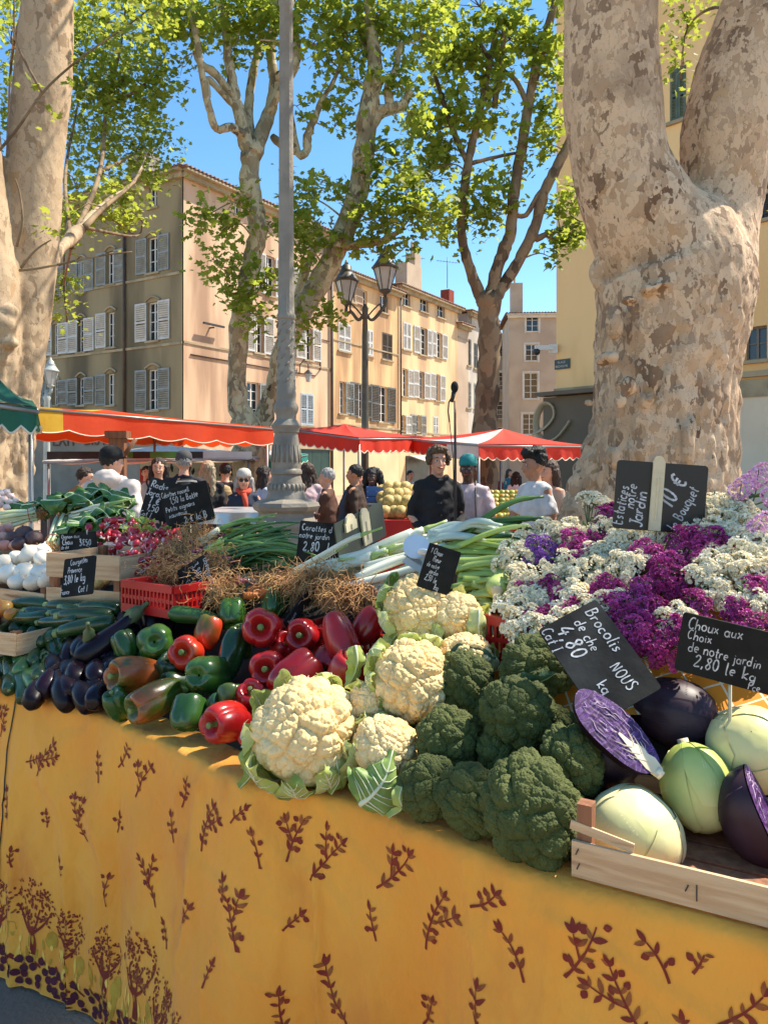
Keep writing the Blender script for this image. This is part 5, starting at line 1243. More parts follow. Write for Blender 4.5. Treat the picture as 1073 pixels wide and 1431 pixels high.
# wooden table: top board as a strip behind the edge, and legs
mb.grid(lambda a,b: Vector((*(edge_at(.02+a*(EL-.04))[0]-edge_at(.02+a*(EL-.04))[2]*(.03+b*.95)),TH-.012)), 60, 3)
mb.grid(lambda a,b: Vector((*(edge_at(.02+a*(EL-.04))[0]-edge_at(.02+a*(EL-.04))[2]*(.03+b*.95)),TH-.04)), 60, 3)
wpart(mb,'tabletop',m_wpost,root_t,smooth=False)
for f in (.05,.5,.95):
    for b in (.08,.9):
        p,t,n = edge_at(EL*f); q = p-n*b; k_=MB(); k_.box((q.x,q.y,(TH-.05)/2),(.05,.05,TH-.05)); wpart(k_,'leg',m_wpost,root_t,smooth=False)
tc_ = MB(); nS,nZ = 470,70
vs=[]; rows=[]
for j in range(9): rows.append(('t', .30*(1-j/9)**1.3+.002))
for j in range(nZ): 
    d = (j/(nZ-1)); z = TH-TH*.985*(d**1.35 if d<.2 else (.2**1.35)+(d-.2)/.8*(1-.2**1.35)); rows.append(('f', z))
for kind,val in rows:
    for i in range(nS):
        s = EL*i/(nS-1); vs.append(cloth_top(s,val) if kind=='t' else cloth_pt(s,val))
fs = [(j*nS+i,j*nS+i+1,(j+1)*nS+i+1,(j+1)*nS+i) for j in range(len(rows)-1) for i in range(nS-1)]
tc_.add(vs,fs,0)
# --- printed motifs: thin faces lying on the cloth, in (s,z)
def decal(poly, mi, out=.0016):
    """fan polygon in (s,z) coordinates mapped on the cloth"""
    c = (sum(p[0] for p in poly)/len(poly), sum(p[1] for p in poly)/len(poly))
    if c[1] > .835: return
    pts = [cloth_pt(p[0],max(.02,p[1]),out) for p in poly]; cc = cloth_pt(c[0],max(.02,c[1]),out+.0006)
    n = len(pts); tc_.add(pts+[cc], [(i,(i+1)%n,n) for i in range(n)], mi)
def stroke(path, w, mi, out=.0018):
    pa = crom(path,4); L=[];Rr=[]
    for i,q in enumerate(pa):
        t = pa[min(i+1,len(pa)-1)]-pa[max(i-1,0)]; t = t/(np.linalg.norm(t)+1e-9); ww = w*(1-.6*i/len(pa)) if not hasattr(w,'__len__') else w[0]+(w[1]-w[0])*i/len(pa)
        L.append((q[0]-t[1]*ww,q[1]+t[0]*ww)); Rr.append((q[0]+t[1]*ww,q[1]-t[0]*ww))
    for i in range(len(pa)-1):
        if L[i][1] > .84: continue
        tc_.add([cloth_pt(x,max(.02,z_),out) for x,z_ in (L[i],L[i+1],Rr[i+1],Rr[i])],[(0,1,2,3)],mi)
def leafd(x,y,a,l,w,mi):
    ca,sa = math.cos(a),math.sin(a); pr = [(0,0),(.25,.8),(.5,1),(.8,.6),(1,0),(.8,-.6),(.5,-1),(.25,-.8)]
    decal([(x+ca*l*p-sa*w*q, y+sa*l*p+ca*w*q) for p,q in pr],mi)
rp = random.Random(11)
def sprig(s,z,h,a):
    """olive sprig: curved stem, paired leaves, a few olives; h height in m, a lean angle"""
    n = max(3,int(h/.0195)); bend = rp.uniform(-.7,.7); x,y = s-math.cos(a)*h*.5, z-math.sin(a)*h*.5; path=[(x,y)]; an = a-bend*.5
    for i in range(n):
        an += bend/n; x += math.cos(an)*h/n; y += math.sin(an)*h/n; path.append((x,y))
    stroke(path,[.0028,.0012],1)
    fork = rp.random() < .8 and h > .10
    br = [(path,a)]
    if fork:
        i0 = n//2; sd = rp.choice((-1,1)); an2 = a+sd*.9; x,y = path[i0]; p2=[(x,y)]
        for i in range(n//2): an2 -= sd*.08; x += math.cos(an2)*h/n; y += math.sin(an2)*h/n; p2.append((x,y))
        stroke(p2,[.0024,.001],1); br.append((p2,an2))
    for pth,_ in br:
        for i in range(1 if pth is not path else max(1,n//4),len(pth)):
            d = math.atan2(pth[i][1]-pth[i-1][1],pth[i][0]-pth[i-1][0])
            for sd in (-1,1):
                if rp.random() < .95:
                    l = rp.uniform(.017,.028)*min(1,.5+h*5); leafd(pth[i][0],pth[i][1],d+sd*rp.uniform(.45,1.15),l,l*.19,rp.choice((1,2,2)))
            if rp.random() < .5:
                sd = rp.choice((-1,1)); d2 = d+sd*1.2; q = (pth[i][0]+math.cos(d2)*.010,pth[i][1]+math.sin(d2)*.010)
                leafd(q[0],q[1],d2+.2,.016,.0062,1); leafd(q[0]+.003*math.cos(d2),q[1]+.003*math.sin(d2),d2+.2,.009,.003,2)
        d = math.atan2(pth[-1][1]-pth[-2][1],pth[-1][0]-pth[-2][0]); leafd(pth[-1][0],pth[-1][1],d,.024,.0048,1)
SPR = [(20,985,50,80),(85,1055,60,60),(40,1118,45,120),(68,1055,40,20),(183,1035,45,50),(210,1090,65,55),(272,1080,55,70),(150,1073,35,100),(130,1140,65,110),(305,1152,75,75),(255,1155,35,110),(175,1150,22,80),(347,1098,38,50),(423,1122,70,70),(375,1180,45,110),
 (467,1195,85,50),(222,1228,70,120),(352,1262,90,115),(292,1268,42,70),(423,1272,32,40),(535,1283,42,110),(245,1303,32,110),(333,1337,32,80),(412,1395,65,100),(490,1375,90,130),(562,1190,85,45),(613,1285,95,72),(688,1215,55,30),(730,1325,70,120),(687,1400,75,100),(600,1418,45,60),
 (820,1272,95,60),(925,1290,60,120),(885,1385,110,125),(1040,1400,90,40),(110,1208,25,100),(165,1240,40,95),(86,1140,18,90),(54,1185,22,100),(780,1440,50,60),(960,1440,60,80),(5,1080,50,90),(980,1330,35,60)]
for u,v,h,a in SPR:
    q = edge_px(u,v)
    if q: 
        p,_,_ = edge_at(q[0]); sprig(q[0],min(q[1],.83-h*p.y/F*.42),h*p.y/F*.92,math.radians(a))
# rust stains printed faintly
# border of olive trees above the hem
def ptree(s,z,h):
    stroke([(s,z),(s+.004,z+h*.2),(s-.003,z+h*.38)],[.011,.006],1)
    for q in (-.34,-.15,.12,.34): stroke([(s,z+h*.28),(s+q*h*.5,z+h*.42),(s+q*h*.9,z+h*.62)],[.005,.002],1)
    for k in range(300):
        a = rp.uniform(0,2*PI); r_ = math.sqrt(rp.random()); x = s+math.cos(a)*r_*h*.40; y = z+h*.68+math.sin(a)*r_*h*.34
        if noise.noise(Vector((x*30,y*30,s))) < -.25 : continue
        if r_ > .82 and rp.random() < .5: continue
        leafd(x,y,rp.uniform(0,6),h*rp.uniform(.035,.06),h*.015,rp.choice((1,1,2)))
s_end = edge_px(520,1200)[0]
s = .02; k = 0
while s < s_end:
    b = .115+.015*math.sin(s*9)
    # pale and straw ground between the trees
    for q in range(16): leafd(s+rp.uniform(-.07,.07),b-.02+rp.uniform(-.02,.05),PI/2+rp.uniform(-.3,.3),rp.uniform(.02,.06),.005,rp.choice((3+0,4,5)) if False else rp.choice((4,5)))
    decal([(s+.07+.022*math.cos(a*PI/4),b+.055+.027*math.sin(a*PI/4)) for a in range(8)],4,.0012)
    ptree(s,b,.195+.03*math.sin(k*2.3)); k += 1
    for q in range(16):
        x = s-.08+.16*((q*5)%16)/16+rp.uniform(-.01,.01); y = b-.018-.022*(q%4)+rp.uniform(-.005,.005)
        decal([(x+.0135*math.cos(a*PI/5),y+.0115*math.sin(a*PI/5)) for a in range(10)],3,.0022+.0001*q)
    for q in range(3): stroke([(s-.07+.05*q,b-.005),(s-.05+.05*q,b-.02),(s-.02+.05*q,b-.035)],[.005,.003],1)
    s += .165+.02*math.sin(k*1.7)
# dark cord along the overlap of the two cloths
q0 = edge_px(32,965)[0]
cloth = tc_.build('tablecloth',[m_cl,m_print,m_print2,m_print3,m_print4,m_print5],None); tag(cloth,'yellow ochre tablecloth printed with brown olive sprigs, hanging to the ground','tablecloth')
cd = MB(); cd.tube([cloth_pt(q0+.004*math.sin(k*.5),TH-.01-k*.021,.004) for k in range(40)],.0022,5); tag(cd.build('cord',m_iron,None),'thin dark cord hanging down the left part of the yellow cloth','cord')

# sloping rack under the heaps
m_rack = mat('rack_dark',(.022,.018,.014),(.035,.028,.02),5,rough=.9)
rk = thing('display_rack','dark sloping wooden rack that carries the heaps of vegetables','rack',(0,2.6,TH))
k_ = MB()
s_r1 = edge_px(800,1240)[0]
def rack_pt(s,n,dz): 
    p,t,o = edge_at(s); q = p+ND*n; return Vector((q.x,q.y,TH+.004+max(0,.5*(n-.07))*(max(0,min(1,(n-.34)/.1)) if s > s_r1-.02 else 1)-dz))
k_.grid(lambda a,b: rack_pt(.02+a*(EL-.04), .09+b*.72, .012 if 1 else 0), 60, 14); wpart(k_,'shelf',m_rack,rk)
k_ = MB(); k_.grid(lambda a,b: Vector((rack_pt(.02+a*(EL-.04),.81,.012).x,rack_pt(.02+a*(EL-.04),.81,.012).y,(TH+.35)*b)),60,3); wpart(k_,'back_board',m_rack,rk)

# ================= chalk boards
m_slate = mat('slate', (.010,.010,.009), (.018,.018,.016), 14, rough=.75, spec=.2, c3=(.05,.052,.05), s3=5, r3=(.5,.85), bump=.08, bscale=40)
m_chalk = mat('chalk', (.72,.72,.70), (.45,.45,.44), 60, rough=.95, ramp=(.3,.6))
m_peg = mat('peg_cream', srgb(222,208,170), srgb(200,186,148), 10, rough=.6)
def arc(cx,cy,rx,ry,a0,a1,n=7): return [(cx+rx*math.cos(math.radians(a0+(a1-a0)*i/n)),cy+ry*math.sin(math.radians(a0+(a1-a0)*i/n))) for i in range(n+1)]
o_ = arc(.25,.25,.2,.25,90,450,10)
GL = {
'a':(.5,[arc(.22,.24,.2,.24,60,400,9),[(.42,.5),(.42,.1),(.48,0)]]),'b':(.5,[[(.05,1),(.05,0)],arc(.24,.24,.2,.24,150,-170,9)]),'c':(.42,[arc(.25,.25,.22,.25,50,310,8)]),
'd':(.52,[arc(.22,.24,.2,.24,50,400,9),[(.43,1),(.43,0)]]),'e':(.46,[[(.05,.26),(.4,.3)]+arc(.23,.27,.19,.24,10,300,9)]),'f':(.35,[[(.36,.95),(.22,1),(.15,.8),(.15,-.1)],[(.02,.5),(.32,.52)]]),
'g':(.5,[arc(.22,.26,.2,.22,60,400,9),[(.42,.48),(.42,-.2),(.25,-.38),(.06,-.28)]]),'h':(.5,[[(.05,1),(.05,0)],[(.05,.3),(.22,.5),(.4,.4),(.42,0)]]),'i':(.2,[[(.1,.48),(.1,.05),(.16,0)],[(.1,.68),(.11,.72)]]),
'j':(.25,[[(.16,.48),(.16,-.25),(.02,-.35)],[(.16,.68),(.17,.72)]]),'k':(.46,[[(.05,1),(.05,0)],[(.4,.5),(.07,.22),(.42,0)]]),'l':(.22,[[(.08,1),(.08,.1),(.18,0)]]),
'm':(.72,[[(.05,.5),(.05,0)],[(.05,.35),(.2,.5),(.32,.38),(.32,0)],[(.32,.35),(.48,.5),(.62,.38),(.62,0)]]),'n':(.5,[[(.05,.5),(.05,0)],[(.05,.32),(.24,.5),(.4,.4),(.42,0)]]),'o':(.5,[o_]),
'p':(.5,[[(.05,.5),(.05,-.4)],arc(.24,.25,.2,.24,150,-170,9)]),'q':(.5,[arc(.22,.25,.2,.24,60,400,9),[(.42,.5),(.42,-.4)]]),'r':(.36,[[(.05,.5),(.05,0)],[(.05,.3),(.18,.48),(.34,.46)]]),
's':(.4,[[(.35,.46),(.18,.5),(.07,.38),(.2,.27),(.34,.15),(.2,0),(.04,.06)]]),'t':(.36,[[(.17,.85),(.17,.08),(.3,0)],[(.02,.52),(.34,.54)]]),'u':(.5,[[(.05,.5),(.06,.12),(.2,0),(.38,.12),(.42,.5)],[(.42,.5),(.42,.05),(.48,0)]]),
'v':(.44,[[(.04,.5),(.2,0),(.38,.5)]]),'x':(.44,[[(.04,.5),(.4,0)],[(.38,.5),(.02,0)]]),'y':(.46,[[(.04,.5),(.2,.05)],[(.4,.5),(.1,-.38)]]),
'B':(.58,[[(.06,1),(.06,0)],[(.02,1),(.35,.96),(.42,.78),(.3,.56),(.08,.53)],[(.08,.53),(.45,.46),(.5,.22),(.35,.02),(.03,0)]]),'C':(.6,[arc(.34,.5,.28,.5,55,310,10)]),'E':(.5,[[(.42,1),(.06,.98),(.05,0),(.45,.02)],[(.06,.52),(.36,.53)]]),
'F':(.5,[[(.46,1),(.06,.98),(.05,0)],[(.06,.52),(.36,.53)]]),'I':(.3,[[(.04,1),(.26,1)],[(.15,1),(.15,0)],[(.04,0),(.26,0)]]),'J':(.45,[[(.36,1),(.36,.15),(.2,-.05),(.03,.1)],[(.15,1),(.5,1)]]),'K':(.55,[[(.06,1),(.06,0)],[(.46,1),(.08,.45),(.5,0)]]),
'N':(.6,[[(.06,0),(.06,1),(.48,0),(.48,1)]]),'O':(.6,[arc(.3,.5,.25,.5,90,450,12)]),'P':(.52,[[(.06,1),(.06,0)],[(.02,1),(.36,.96),(.44,.74),(.3,.5),(.08,.47)]]),'R':(.56,[[(.06,1),(.06,0)],[(.02,1),(.36,.96),(.44,.74),(.3,.52),(.08,.5)],[(.2,.5),(.5,0)]]),
'T':(.55,[[(.02,1),(.52,1)],[(.27,1),(.27,0)]]),'U':(.58,[[(.06,1),(.07,.2),(.28,0),(.48,.2),(.5,1)]]),'S':(.5,[[(.44,.9),(.25,1),(.07,.82),(.2,.56),(.4,.38),(.42,.12),(.22,0),(.03,.1)]]),
'0':(.5,[arc(.25,.5,.2,.48,90,450,12)]),'1':(.35,[[(.04,.72),(.22,1),(.2,0)]]),'2':(.52,[[(.05,.78),(.2,1),(.4,.88),(.36,.58),(.04,.02),(.48,.06)]]),'3':(.48,[[(.05,.95),(.4,.98),(.2,.6),(.42,.4),(.32,.02),(.03,.06)]]),
'4':(.55,[[(.28,1),(.03,.35),(.5,.38)],[(.36,.62),(.34,-.05)]]),'5':(.5,[[(.44,1),(.12,.98),(.08,.6),(.34,.6),(.42,.25),(.25,0),(.03,.06)]]),'8':(.48,[[(.4,.85),(.22,1),(.08,.8),(.24,.55),(.4,.25),(.22,0),(.06,.22),(.24,.52),(.4,.82)]]),
',':(.2,[[(.1,.08),(.04,-.18)]]),'.':(.2,[[(.08,.04),(.12,0)]]),'€':(.6,[arc(.36,.5,.25,.42,55,305,9),[(.0,.6),(.42,.6)],[(.0,.42),(.38,.42)]]),'é':(.46,[[(.05,.26),(.4,.3)]+arc(.23,.27,.19,.24,10,300,9),[(.2,.65),(.34,.82)]]),' ':(.35,[]),'|':(.2,[[(.1,1),(.1,0)]])}
def write(mb, text, x, y, size, ang=0, wid=.065, seed=0, asp=1.0, z=.0032):
    rr = random.Random(seed+len(text)); a = math.radians(ang); cx = 0
    for ch in text:
        adv, strokes = GL.get(ch, GL[' '])
        jy = rr.uniform(-.05,.05); sc_ = size*rr.uniform(.92,1.08); sl = rr.uniform(.02,.16)
        for st in strokes:
            pa = crom(st,3) if len(st) > 2 else [np.array(q) for q in crom(st,3)]
            L=[];Rr=[]
            for i,q in enumerate(pa):
                t = pa[min(i+1,len(pa)-1)]-pa[max(i-1,0)]; t = t/(np.linalg.norm(t)+1e-9); w = wid*rr.uniform(.75,1.2)
                qq = (q[0]+sl*q[1], q[1]+jy)
                L.append((qq[0]-t[1]*w,qq[1]+t[0]*w)); Rr.append((qq[0]+t[1]*w,qq[1]-t[0]*w))
            def tr(p):
                px_,py_ = cx+p[0]*sc_*asp, p[1]*sc_
                return (x+px_*math.cos(a)-py_*math.sin(a), y+px_*math.sin(a)+py_*math.cos(a), z)
            V_ = [tr(p) for p in L]+[tr(p) for p in Rr]; n = len(L)
            mb.add(V_,[(i,n+i,n+i+1,i+1) for i in range(n-1)])
        cx += (adv+.10)*size*asp
    return cx
def board(label, TL, TR, BL, lines, group='chalk price boards', stake=True, mat_=None, seedb=0, wid=.06, peg=None, back=False):
    TL,TR,BL = [q if isinstance(q,Vector) else P(*q) for q in (TL,TR,BL)]
    U_ = TR-TL; w = U_.length; U_.normalize(); Vv = TL-BL; Vv = Vv-U_*U_.dot(Vv)*0.0; 
    Vv = (Vv-U_*Vv.dot(U_)); h = Vv.length; Vv.normalize(); N_ = U_.cross(Vv)
    c = (TR+BL)/2
    t = thing('price_board',label,'price board',c,0,group)
    M4 = Matrix((( U_.x,Vv.x,N_.x,0),(U_.y,Vv.y,N_.y,0),(U_.z,Vv.z,N_.z,0),(0,0,0,1)))
    mb = MB(); r_ = min(w,h)*.05; pts=[]
    for cx,cy,a0 in ((w/2-r_,h/2-r_,0),(-w/2+r_,h/2-r_,90),(-w/2+r_,-h/2+r_,180),(w/2-r_,-h/2+r_,270)):
        for k in range(4): a=math.radians(a0+30*k); pts.append((cx+r_*math.cos(a),cy+r_*math.sin(a)))
    n=len(pts); th=.0025
    mb.add([(x,y,th) for x,y in pts]+[(x,y,-th) for x,y in pts],[tuple(range(n)),tuple(reversed(range(n,2*n)))]+[(i,n+i,n+(i+1)%n,(i+1)%n) for i in range(n)],0,M4)
    mb.build('slate',mat_ or m_slate,t,smooth=False)
    if lines:
        lb = MB(); mx = max(w,h)
        for i,L_ in enumerate(lines):
            txt,x,y,s_ = L_[:4]; ang = L_[4] if len(L_) > 4 else 0
            write(lb,txt,(x-.5)*w,(y-.5)*h,s_*h,ang,wid,seedb+i*7, asp=L_[5] if len(L_) > 5 else 1.0)
        lb.v = [tuple(M4 @ Vector(v)) for v in lb.v]; lb.build('writing',m_chalk,t,smooth=False)
    if stake:
        sb_=MB(); foot = Vector((0,0,-1)); b0 = M4 @ Vector((0,-h*.3,-.006)); sb_.tube([b0, b0+Vector((0,.0,-h*.9-.08))],.0035,6); sb_.build('spike',m_peg,t)
    if peg:
        for (px_,py_,pw,ph) in peg:
            pm_=MB(); pm_.box(((px_-.5)*w,(py_-.5)*h,.008),(pw*w,ph*h,.008),M=M4); pm_.tube([M4@Vector(((px_-.5)*w,(py_-.5)*h-ph*h*.35,.013)),M4@Vector(((px_-.5)*w,(py_-.5)*h+ph*h*.25,.013))],.003,6)
            pm_.tube([M4@Vector(((px_-.5)*w,(py_-.5)*h+ph*h*.5-.0005,.004)),M4@Vector(((px_-.5)*w,(py_-.5)*h+ph*h*.5-.0005,.0121))],pw*w*.42,10)
            pm_.build('peg',m_peg,t,smooth=False)
    return t
def dY(u,v,lift=.06): return pile(u,v,off=.05,lift=lift).y
Y1 = dY(225,735)
board('slate board lettered Radis, half hidden behind the spring onion board',(205,664,Y1+.12),(262,680,Y1+.16),(201,722,Y1+.10),[('Radis',.06,.76,.16),('Jardin',.0,.56,.15),('1 €',.12,.36,.17),('1,50',.12,.18,.15),('Cat I',.0,.03,.11)],wid=.075)
board('tilted slate board for cebettes and new onions above the root bundles',(221,687,Y1-.02),(287,671,Y1-.05),(237,740,Y1-.02),[('Cébettes nouvell.',.03,.80,.125,2,.72),('1,50 la Botte',.18,.61,.15,3,.78),('Petits oignons',.05,.43,.13,2,.85),('nouveaux',.09,.27,.125,3,.85),('2 € la B',.38,.07,.16,2,.9)],seedb=3,wid=.07)
Y3 = dY(110,790,.04)
board('small slate board for onions standing behind the wooden crate',(86,746,Y3+.2),(137,742,Y3+.2),(84,778,Y3+.2),[('Oignon aux',.05,.78,.17,0,.85),('Choix',.06,.50,.22,2,.8),('de chez',.02,.32,.15,1,.7),('nous',.18,.12,.16,2,.8),('3€50',.52,.42,.27,0,.8),('kg',.78,.14,.2)],seedb=8,wid=.09,stake=False)
CRY = dY(110,870,.05)
board('slate board for courgettes leaning on the front of the wooden crate',(97,781,CRY-.03),(141,775,CRY-.06),(80,836,CRY-.07),[('Courgettes',.22,.80,.15,5,.62),('Provence',.15,.60,.15,2,.65),('3,80 le kg',.06,.33,.20,4,.64),('France',.0,.06,.13,2,.6),('Cat I',.55,.08,.15,2,.7)],seedb=12,wid=.08,stake=False)
Y5 = dY(270,830,.02)
board('narrow slate board set sideways among the eggplants',(253,795,Y5+.05),(290,772,Y5-.03),(254,846,Y5+.03),[('Aubergines',.96,.96,.24,-86,.70),('3,80 le kg',.55,.88,.30,-80,.68),('Cat',.22,.55,.2,-80,.8)],seedb=15,wid=.06)
Y6 = dY(415,855,.03)
board('dark slate board turned edgewise between the red peppers',(401,862,Y6-.02),(433,819,Y6+.06),(398,888,Y6-.02),[('Poivrons',.1,.3,.4,8,.6)],seedb=2)
Y7 = dY(445,790,.05)
board('slate board for carrots standing behind the onion stalks',(420,727,Y7+.1),(478,733,Y7+.1),(413,786,Y7+.08),[('Carottes d',.06,.78,.15,0,.9),('notre jardin',.02,.60,.14,0,.85),('2,80  la',.14,.30,.22,2,.85),('Botte',.60,.12,.15,-3,.9)],seedb=20,wid=.07)
board('back of a tall dark green slate with two cream pegs, beside the carrot board',(470,731,Y7+.06),(536,699,Y7+.30),(470,787,Y7+.06),[],mat_=mat('slate_green',(.022,.035,.022),(.03,.045,.03),6,rough=.5),peg=[(.57,.50,.16,.86),(.28,.78,.22,.24)])
Y9 = dY(610,860,.10)
board('slate board for cauliflowers stuck upright behind the top cauliflower',(591,755,Y9),(635,769,Y9+.02),(591,822,Y9),[('1 Choux',.1,.80,.12,-3,.62),('fleur',.22,.64,.12,-4,.75),('de notre',.1,.50,.11,-4,.62),('jardin',.22,.36,.11,-4,.7),('2,50 le',.15,.20,.13,-4,.65),('kg',.5,.05,.13,-4,.8)],seedb=30,wid=.075)
YA = dY(835,925,.10)
board('large slate board for broccoli tilted steeply in front of the flowers',(829,834,YA+.06),(921,957,YA-.06),(754,885,YA+.02),[('Brocolis',.06,.74,.19,0,.95),('de chez',.10,.50,.17,-2,.9),('NOUS',.62,.55,.17,4,.9),('4,80',.08,.23,.24,-4,1.0),('kg',.70,.24,.17,5,.9),('Cat I',.02,.03,.16,-4,.9),('Fce',.74,.02,.15,6,.9)],seedb=40,wid=.055)
YB = dY(1010,930,.10)
board('large slate board for cabbages at the right edge below the flowers',(943,852,YB+.02),(1098,889,YB-.08),(953,938,YB+.02),[('Choux aux',.06,.76,.18,1,.9),('Choix',.07,.58,.16,1,.9),('de notre jardin',.10,.38,.17,0,.85),('2,80 le kg',.17,.15,.20,0,.95),('Fce',.68,.01,.12,0,.9)],seedb=50,wid=.055)
YC = dY(920,760,.05)
board('black board for statice bunches with a cream peg, against the big trunk',(857,642,YC),(984,651,YC-.02),(860,738,YC),[('Estatices',.10,.06,.16,84,.80),('notre',.21,.30,.15,84,.9),('Jardin',.31,.04,.17,84,1.0),('10 €',.62,.34,.26,62,.85),('le Bouquet',.70,.02,.155,66,.82)],mat_=mat('board_black',(.006,.006,.006),rough=.4),peg=[(.455,.52,.13,1.02)],seedb=60,wid=.065)
# pale blue card holder beside the cauliflower board
cdp = P(598,770,Y9+.1); hc = thing('card_holder','pale blue card discs and flaps clipped behind the cauliflower board','card holder',cdp)
m_bl = mat('card_blue', srgb(168,188,204), srgb(150,172,190), 6, rough=.55)
kk = Y9/F
for name,pts in (('card_flap',[(-36,6),(-4,-14),(38,12),(30,26),(-2,4),(-10,22)]),('card_flap',[(-38,16),(-24,-2),(4,30),(-2,38)])):
    k_=MB(); th=.002; n=len(pts); k_.add([(x*kk,-.01-.0004*x,-y*kk) for x,y in pts]+[(x*kk,-.007-.0004*x,-y*kk) for x,y in pts],[tuple(range(n)),tuple(reversed(range(n,2*n)))]+[(i,(i+1)%n,n+(i+1)%n,n+i) for i in range(n)]); k_.build(name,m_bl,hc,smooth=False)
k_=MB(); k_.lathe([(.2*kk,-.003),(19*kk,-.003),(19*kk,.001),(.2*kk,.001)],28,M=Matrix.Translation((-18*kk,-.02,8*kk)) @ Euler((math.radians(62),math.radians(-8),0)).to_matrix().to_4x4()); k_.build('disc',m_bl,hc,smooth=False)
k_=MB(); k_.ball((-8*kk,-.035,1*kk),(9*kk,.003,4.5*kk),M=Matrix.Identity(4)); k_.build('white_label',m_frame,hc)

# ================= crates
m_crate = mat('crate_wood', srgb(214,180,138), srgb(192,154,112), 5, rough=.75, stretch=(1.2,1.2,14), bump=.25, bscale=18, c3=srgb(150,108,72), s3=3, r3=(.62,.75))
m_post = mat('crate_post', srgb(150,100,66), srgb(122,76,50), 6, rough=.75, stretch=(10,10,1.5), bump=.2, bscale=30)
def crate(label, A, B, depth, hs, post_h, back=None, group=None, cat='crate', floor=True):
    """A,B: front bottom corners (world), hs: list of (z0,z1) slats"""
    d = (B-A); w = d.length; d.normalize(); n = Vector((-d.y,d.x,0)); n = n if n.y > 0 else -n
    c = (A+B)/2+n*depth/2; t = thing('wooden_crate',label,cat,(c.x,c.y,A.z),0,group)
    Rm_ = Matrix((d,n,Vector((0,0,1)))).transposed()
    def bx(p,size,name,m): k_=MB(); k_.box(p,size,rot=Rm_); k_.v=[tuple(Vector(v)-t.location) for v in k_.v]; return k_.build(name,m,t,smooth=False)
    for z0,z1 in hs:
        zc=(z0+z1)/2+A.z
        for o in (0,depth): bx((A+B)/2+n*o+Vector((0,0,zc-A.z)),(w,.007,z1-z0),'slat',m_crate)
        for q,sg_ in ((A,1),(B,-1)): bx(q+n*depth/2+d*sg_*.004+Vector((0,0,zc-A.z-.003)),(.007,depth-.01,z1-z0-.004),'slat',m_crate)
    for q,sg_ in ((A,1),(B,-1)):
        for o,so in ((0,1),(depth,-1)): bx(q+d*sg_*.020+n*(o+so*.019)+Vector((0,0,post_h/2)),(.026,.028,post_h),'corner_post',m_post)
    if floor:
        for k in range(5): bx((A+B)/2+n*(depth*(k+.5)/5)+Vector((0,0,.006)),(w-.02,depth/5*.85,.005),'floor_slat',m_post)
    return t, n, d
# front right crate with cabbages
cA = P(799,1226,1.352); cA.z = TH+.006; kx = (1.352,)
cB = cA+Vector((.272,-.155,0)).normalized()*.50
cA = cA-Vector((0,.0,0)); 
fc, fn_, fd_ = crate('pale wooden crate of cabbages overhanging the right front of the table',cA,cB,.36,[(.0,.062)],.125)
# one-side lath nailed inside the front left corner
k_=MB(); pL = cA+fd_*.05+fn_*.006+Vector((0,0,.078)); k_.box(pL,(.11,.004,.016),rot=Matrix((fd_,fn_,Vector((0,0,1)))).transposed()@Euler((0,.16,0)).to_matrix()); wpart(k_,'lath',m_crate,fc,smooth=False)
k_=MB()
for q in ((.01,.045),(.012,.02),(.19,.03),(.34,.04)): p_=cA+fd_*q[0]+Vector((0,0,q[1]))-fn_*.0045; k_.box(p_,(.002,.0015,.012),rot=Matrix((fd_,fn_,Vector((0,0,1)))).transposed()@Euler((0,.4,0)).to_matrix())
p_=cA+fd_*.205-fn_*.0046+Vector((0,0,.026)); k_.box(p_,(.0015,.0015,.026)); wpart(k_,'staple',m_iron,fc,smooth=False)
# crate behind courgettes
def wc(u,v,Y): return P(u,v,Y)
Ya = dY(70,850,.02)+.03
a_ = P(66,848,Ya); b_ = P(168,852,Ya-.12); b_.z = a_.z
crate('wooden crate with high slatted front behind the courgettes, a slate leaning on it',a_,b_,.3,[(.0,.075),(.115,.205)],.205)
a2 = P(-70,846,Ya+.34); b2 = P(63,846,Ya+.02); b2.z = a2.z
crate('wooden crate of white onions at the left edge',a2,b2,.34,[(.0,.10)],.12)
a3 = P(-60,792,Ya+.62); b3 = P(64,792,Ya+.36); b3.z=a3.z
crate('wooden crate of beetroots and pink onions at the left edge',a3,b3,.34,[(.0,.07)],.08)
a4 = P(-90,900,Ya-.12); b4 = P(22,890,Ya-.3); b4.z=a4.z
crate('wooden crate of apples cut off by the left edge, below the white onions',a4,b4,.25,[(.0,.075)],.08)
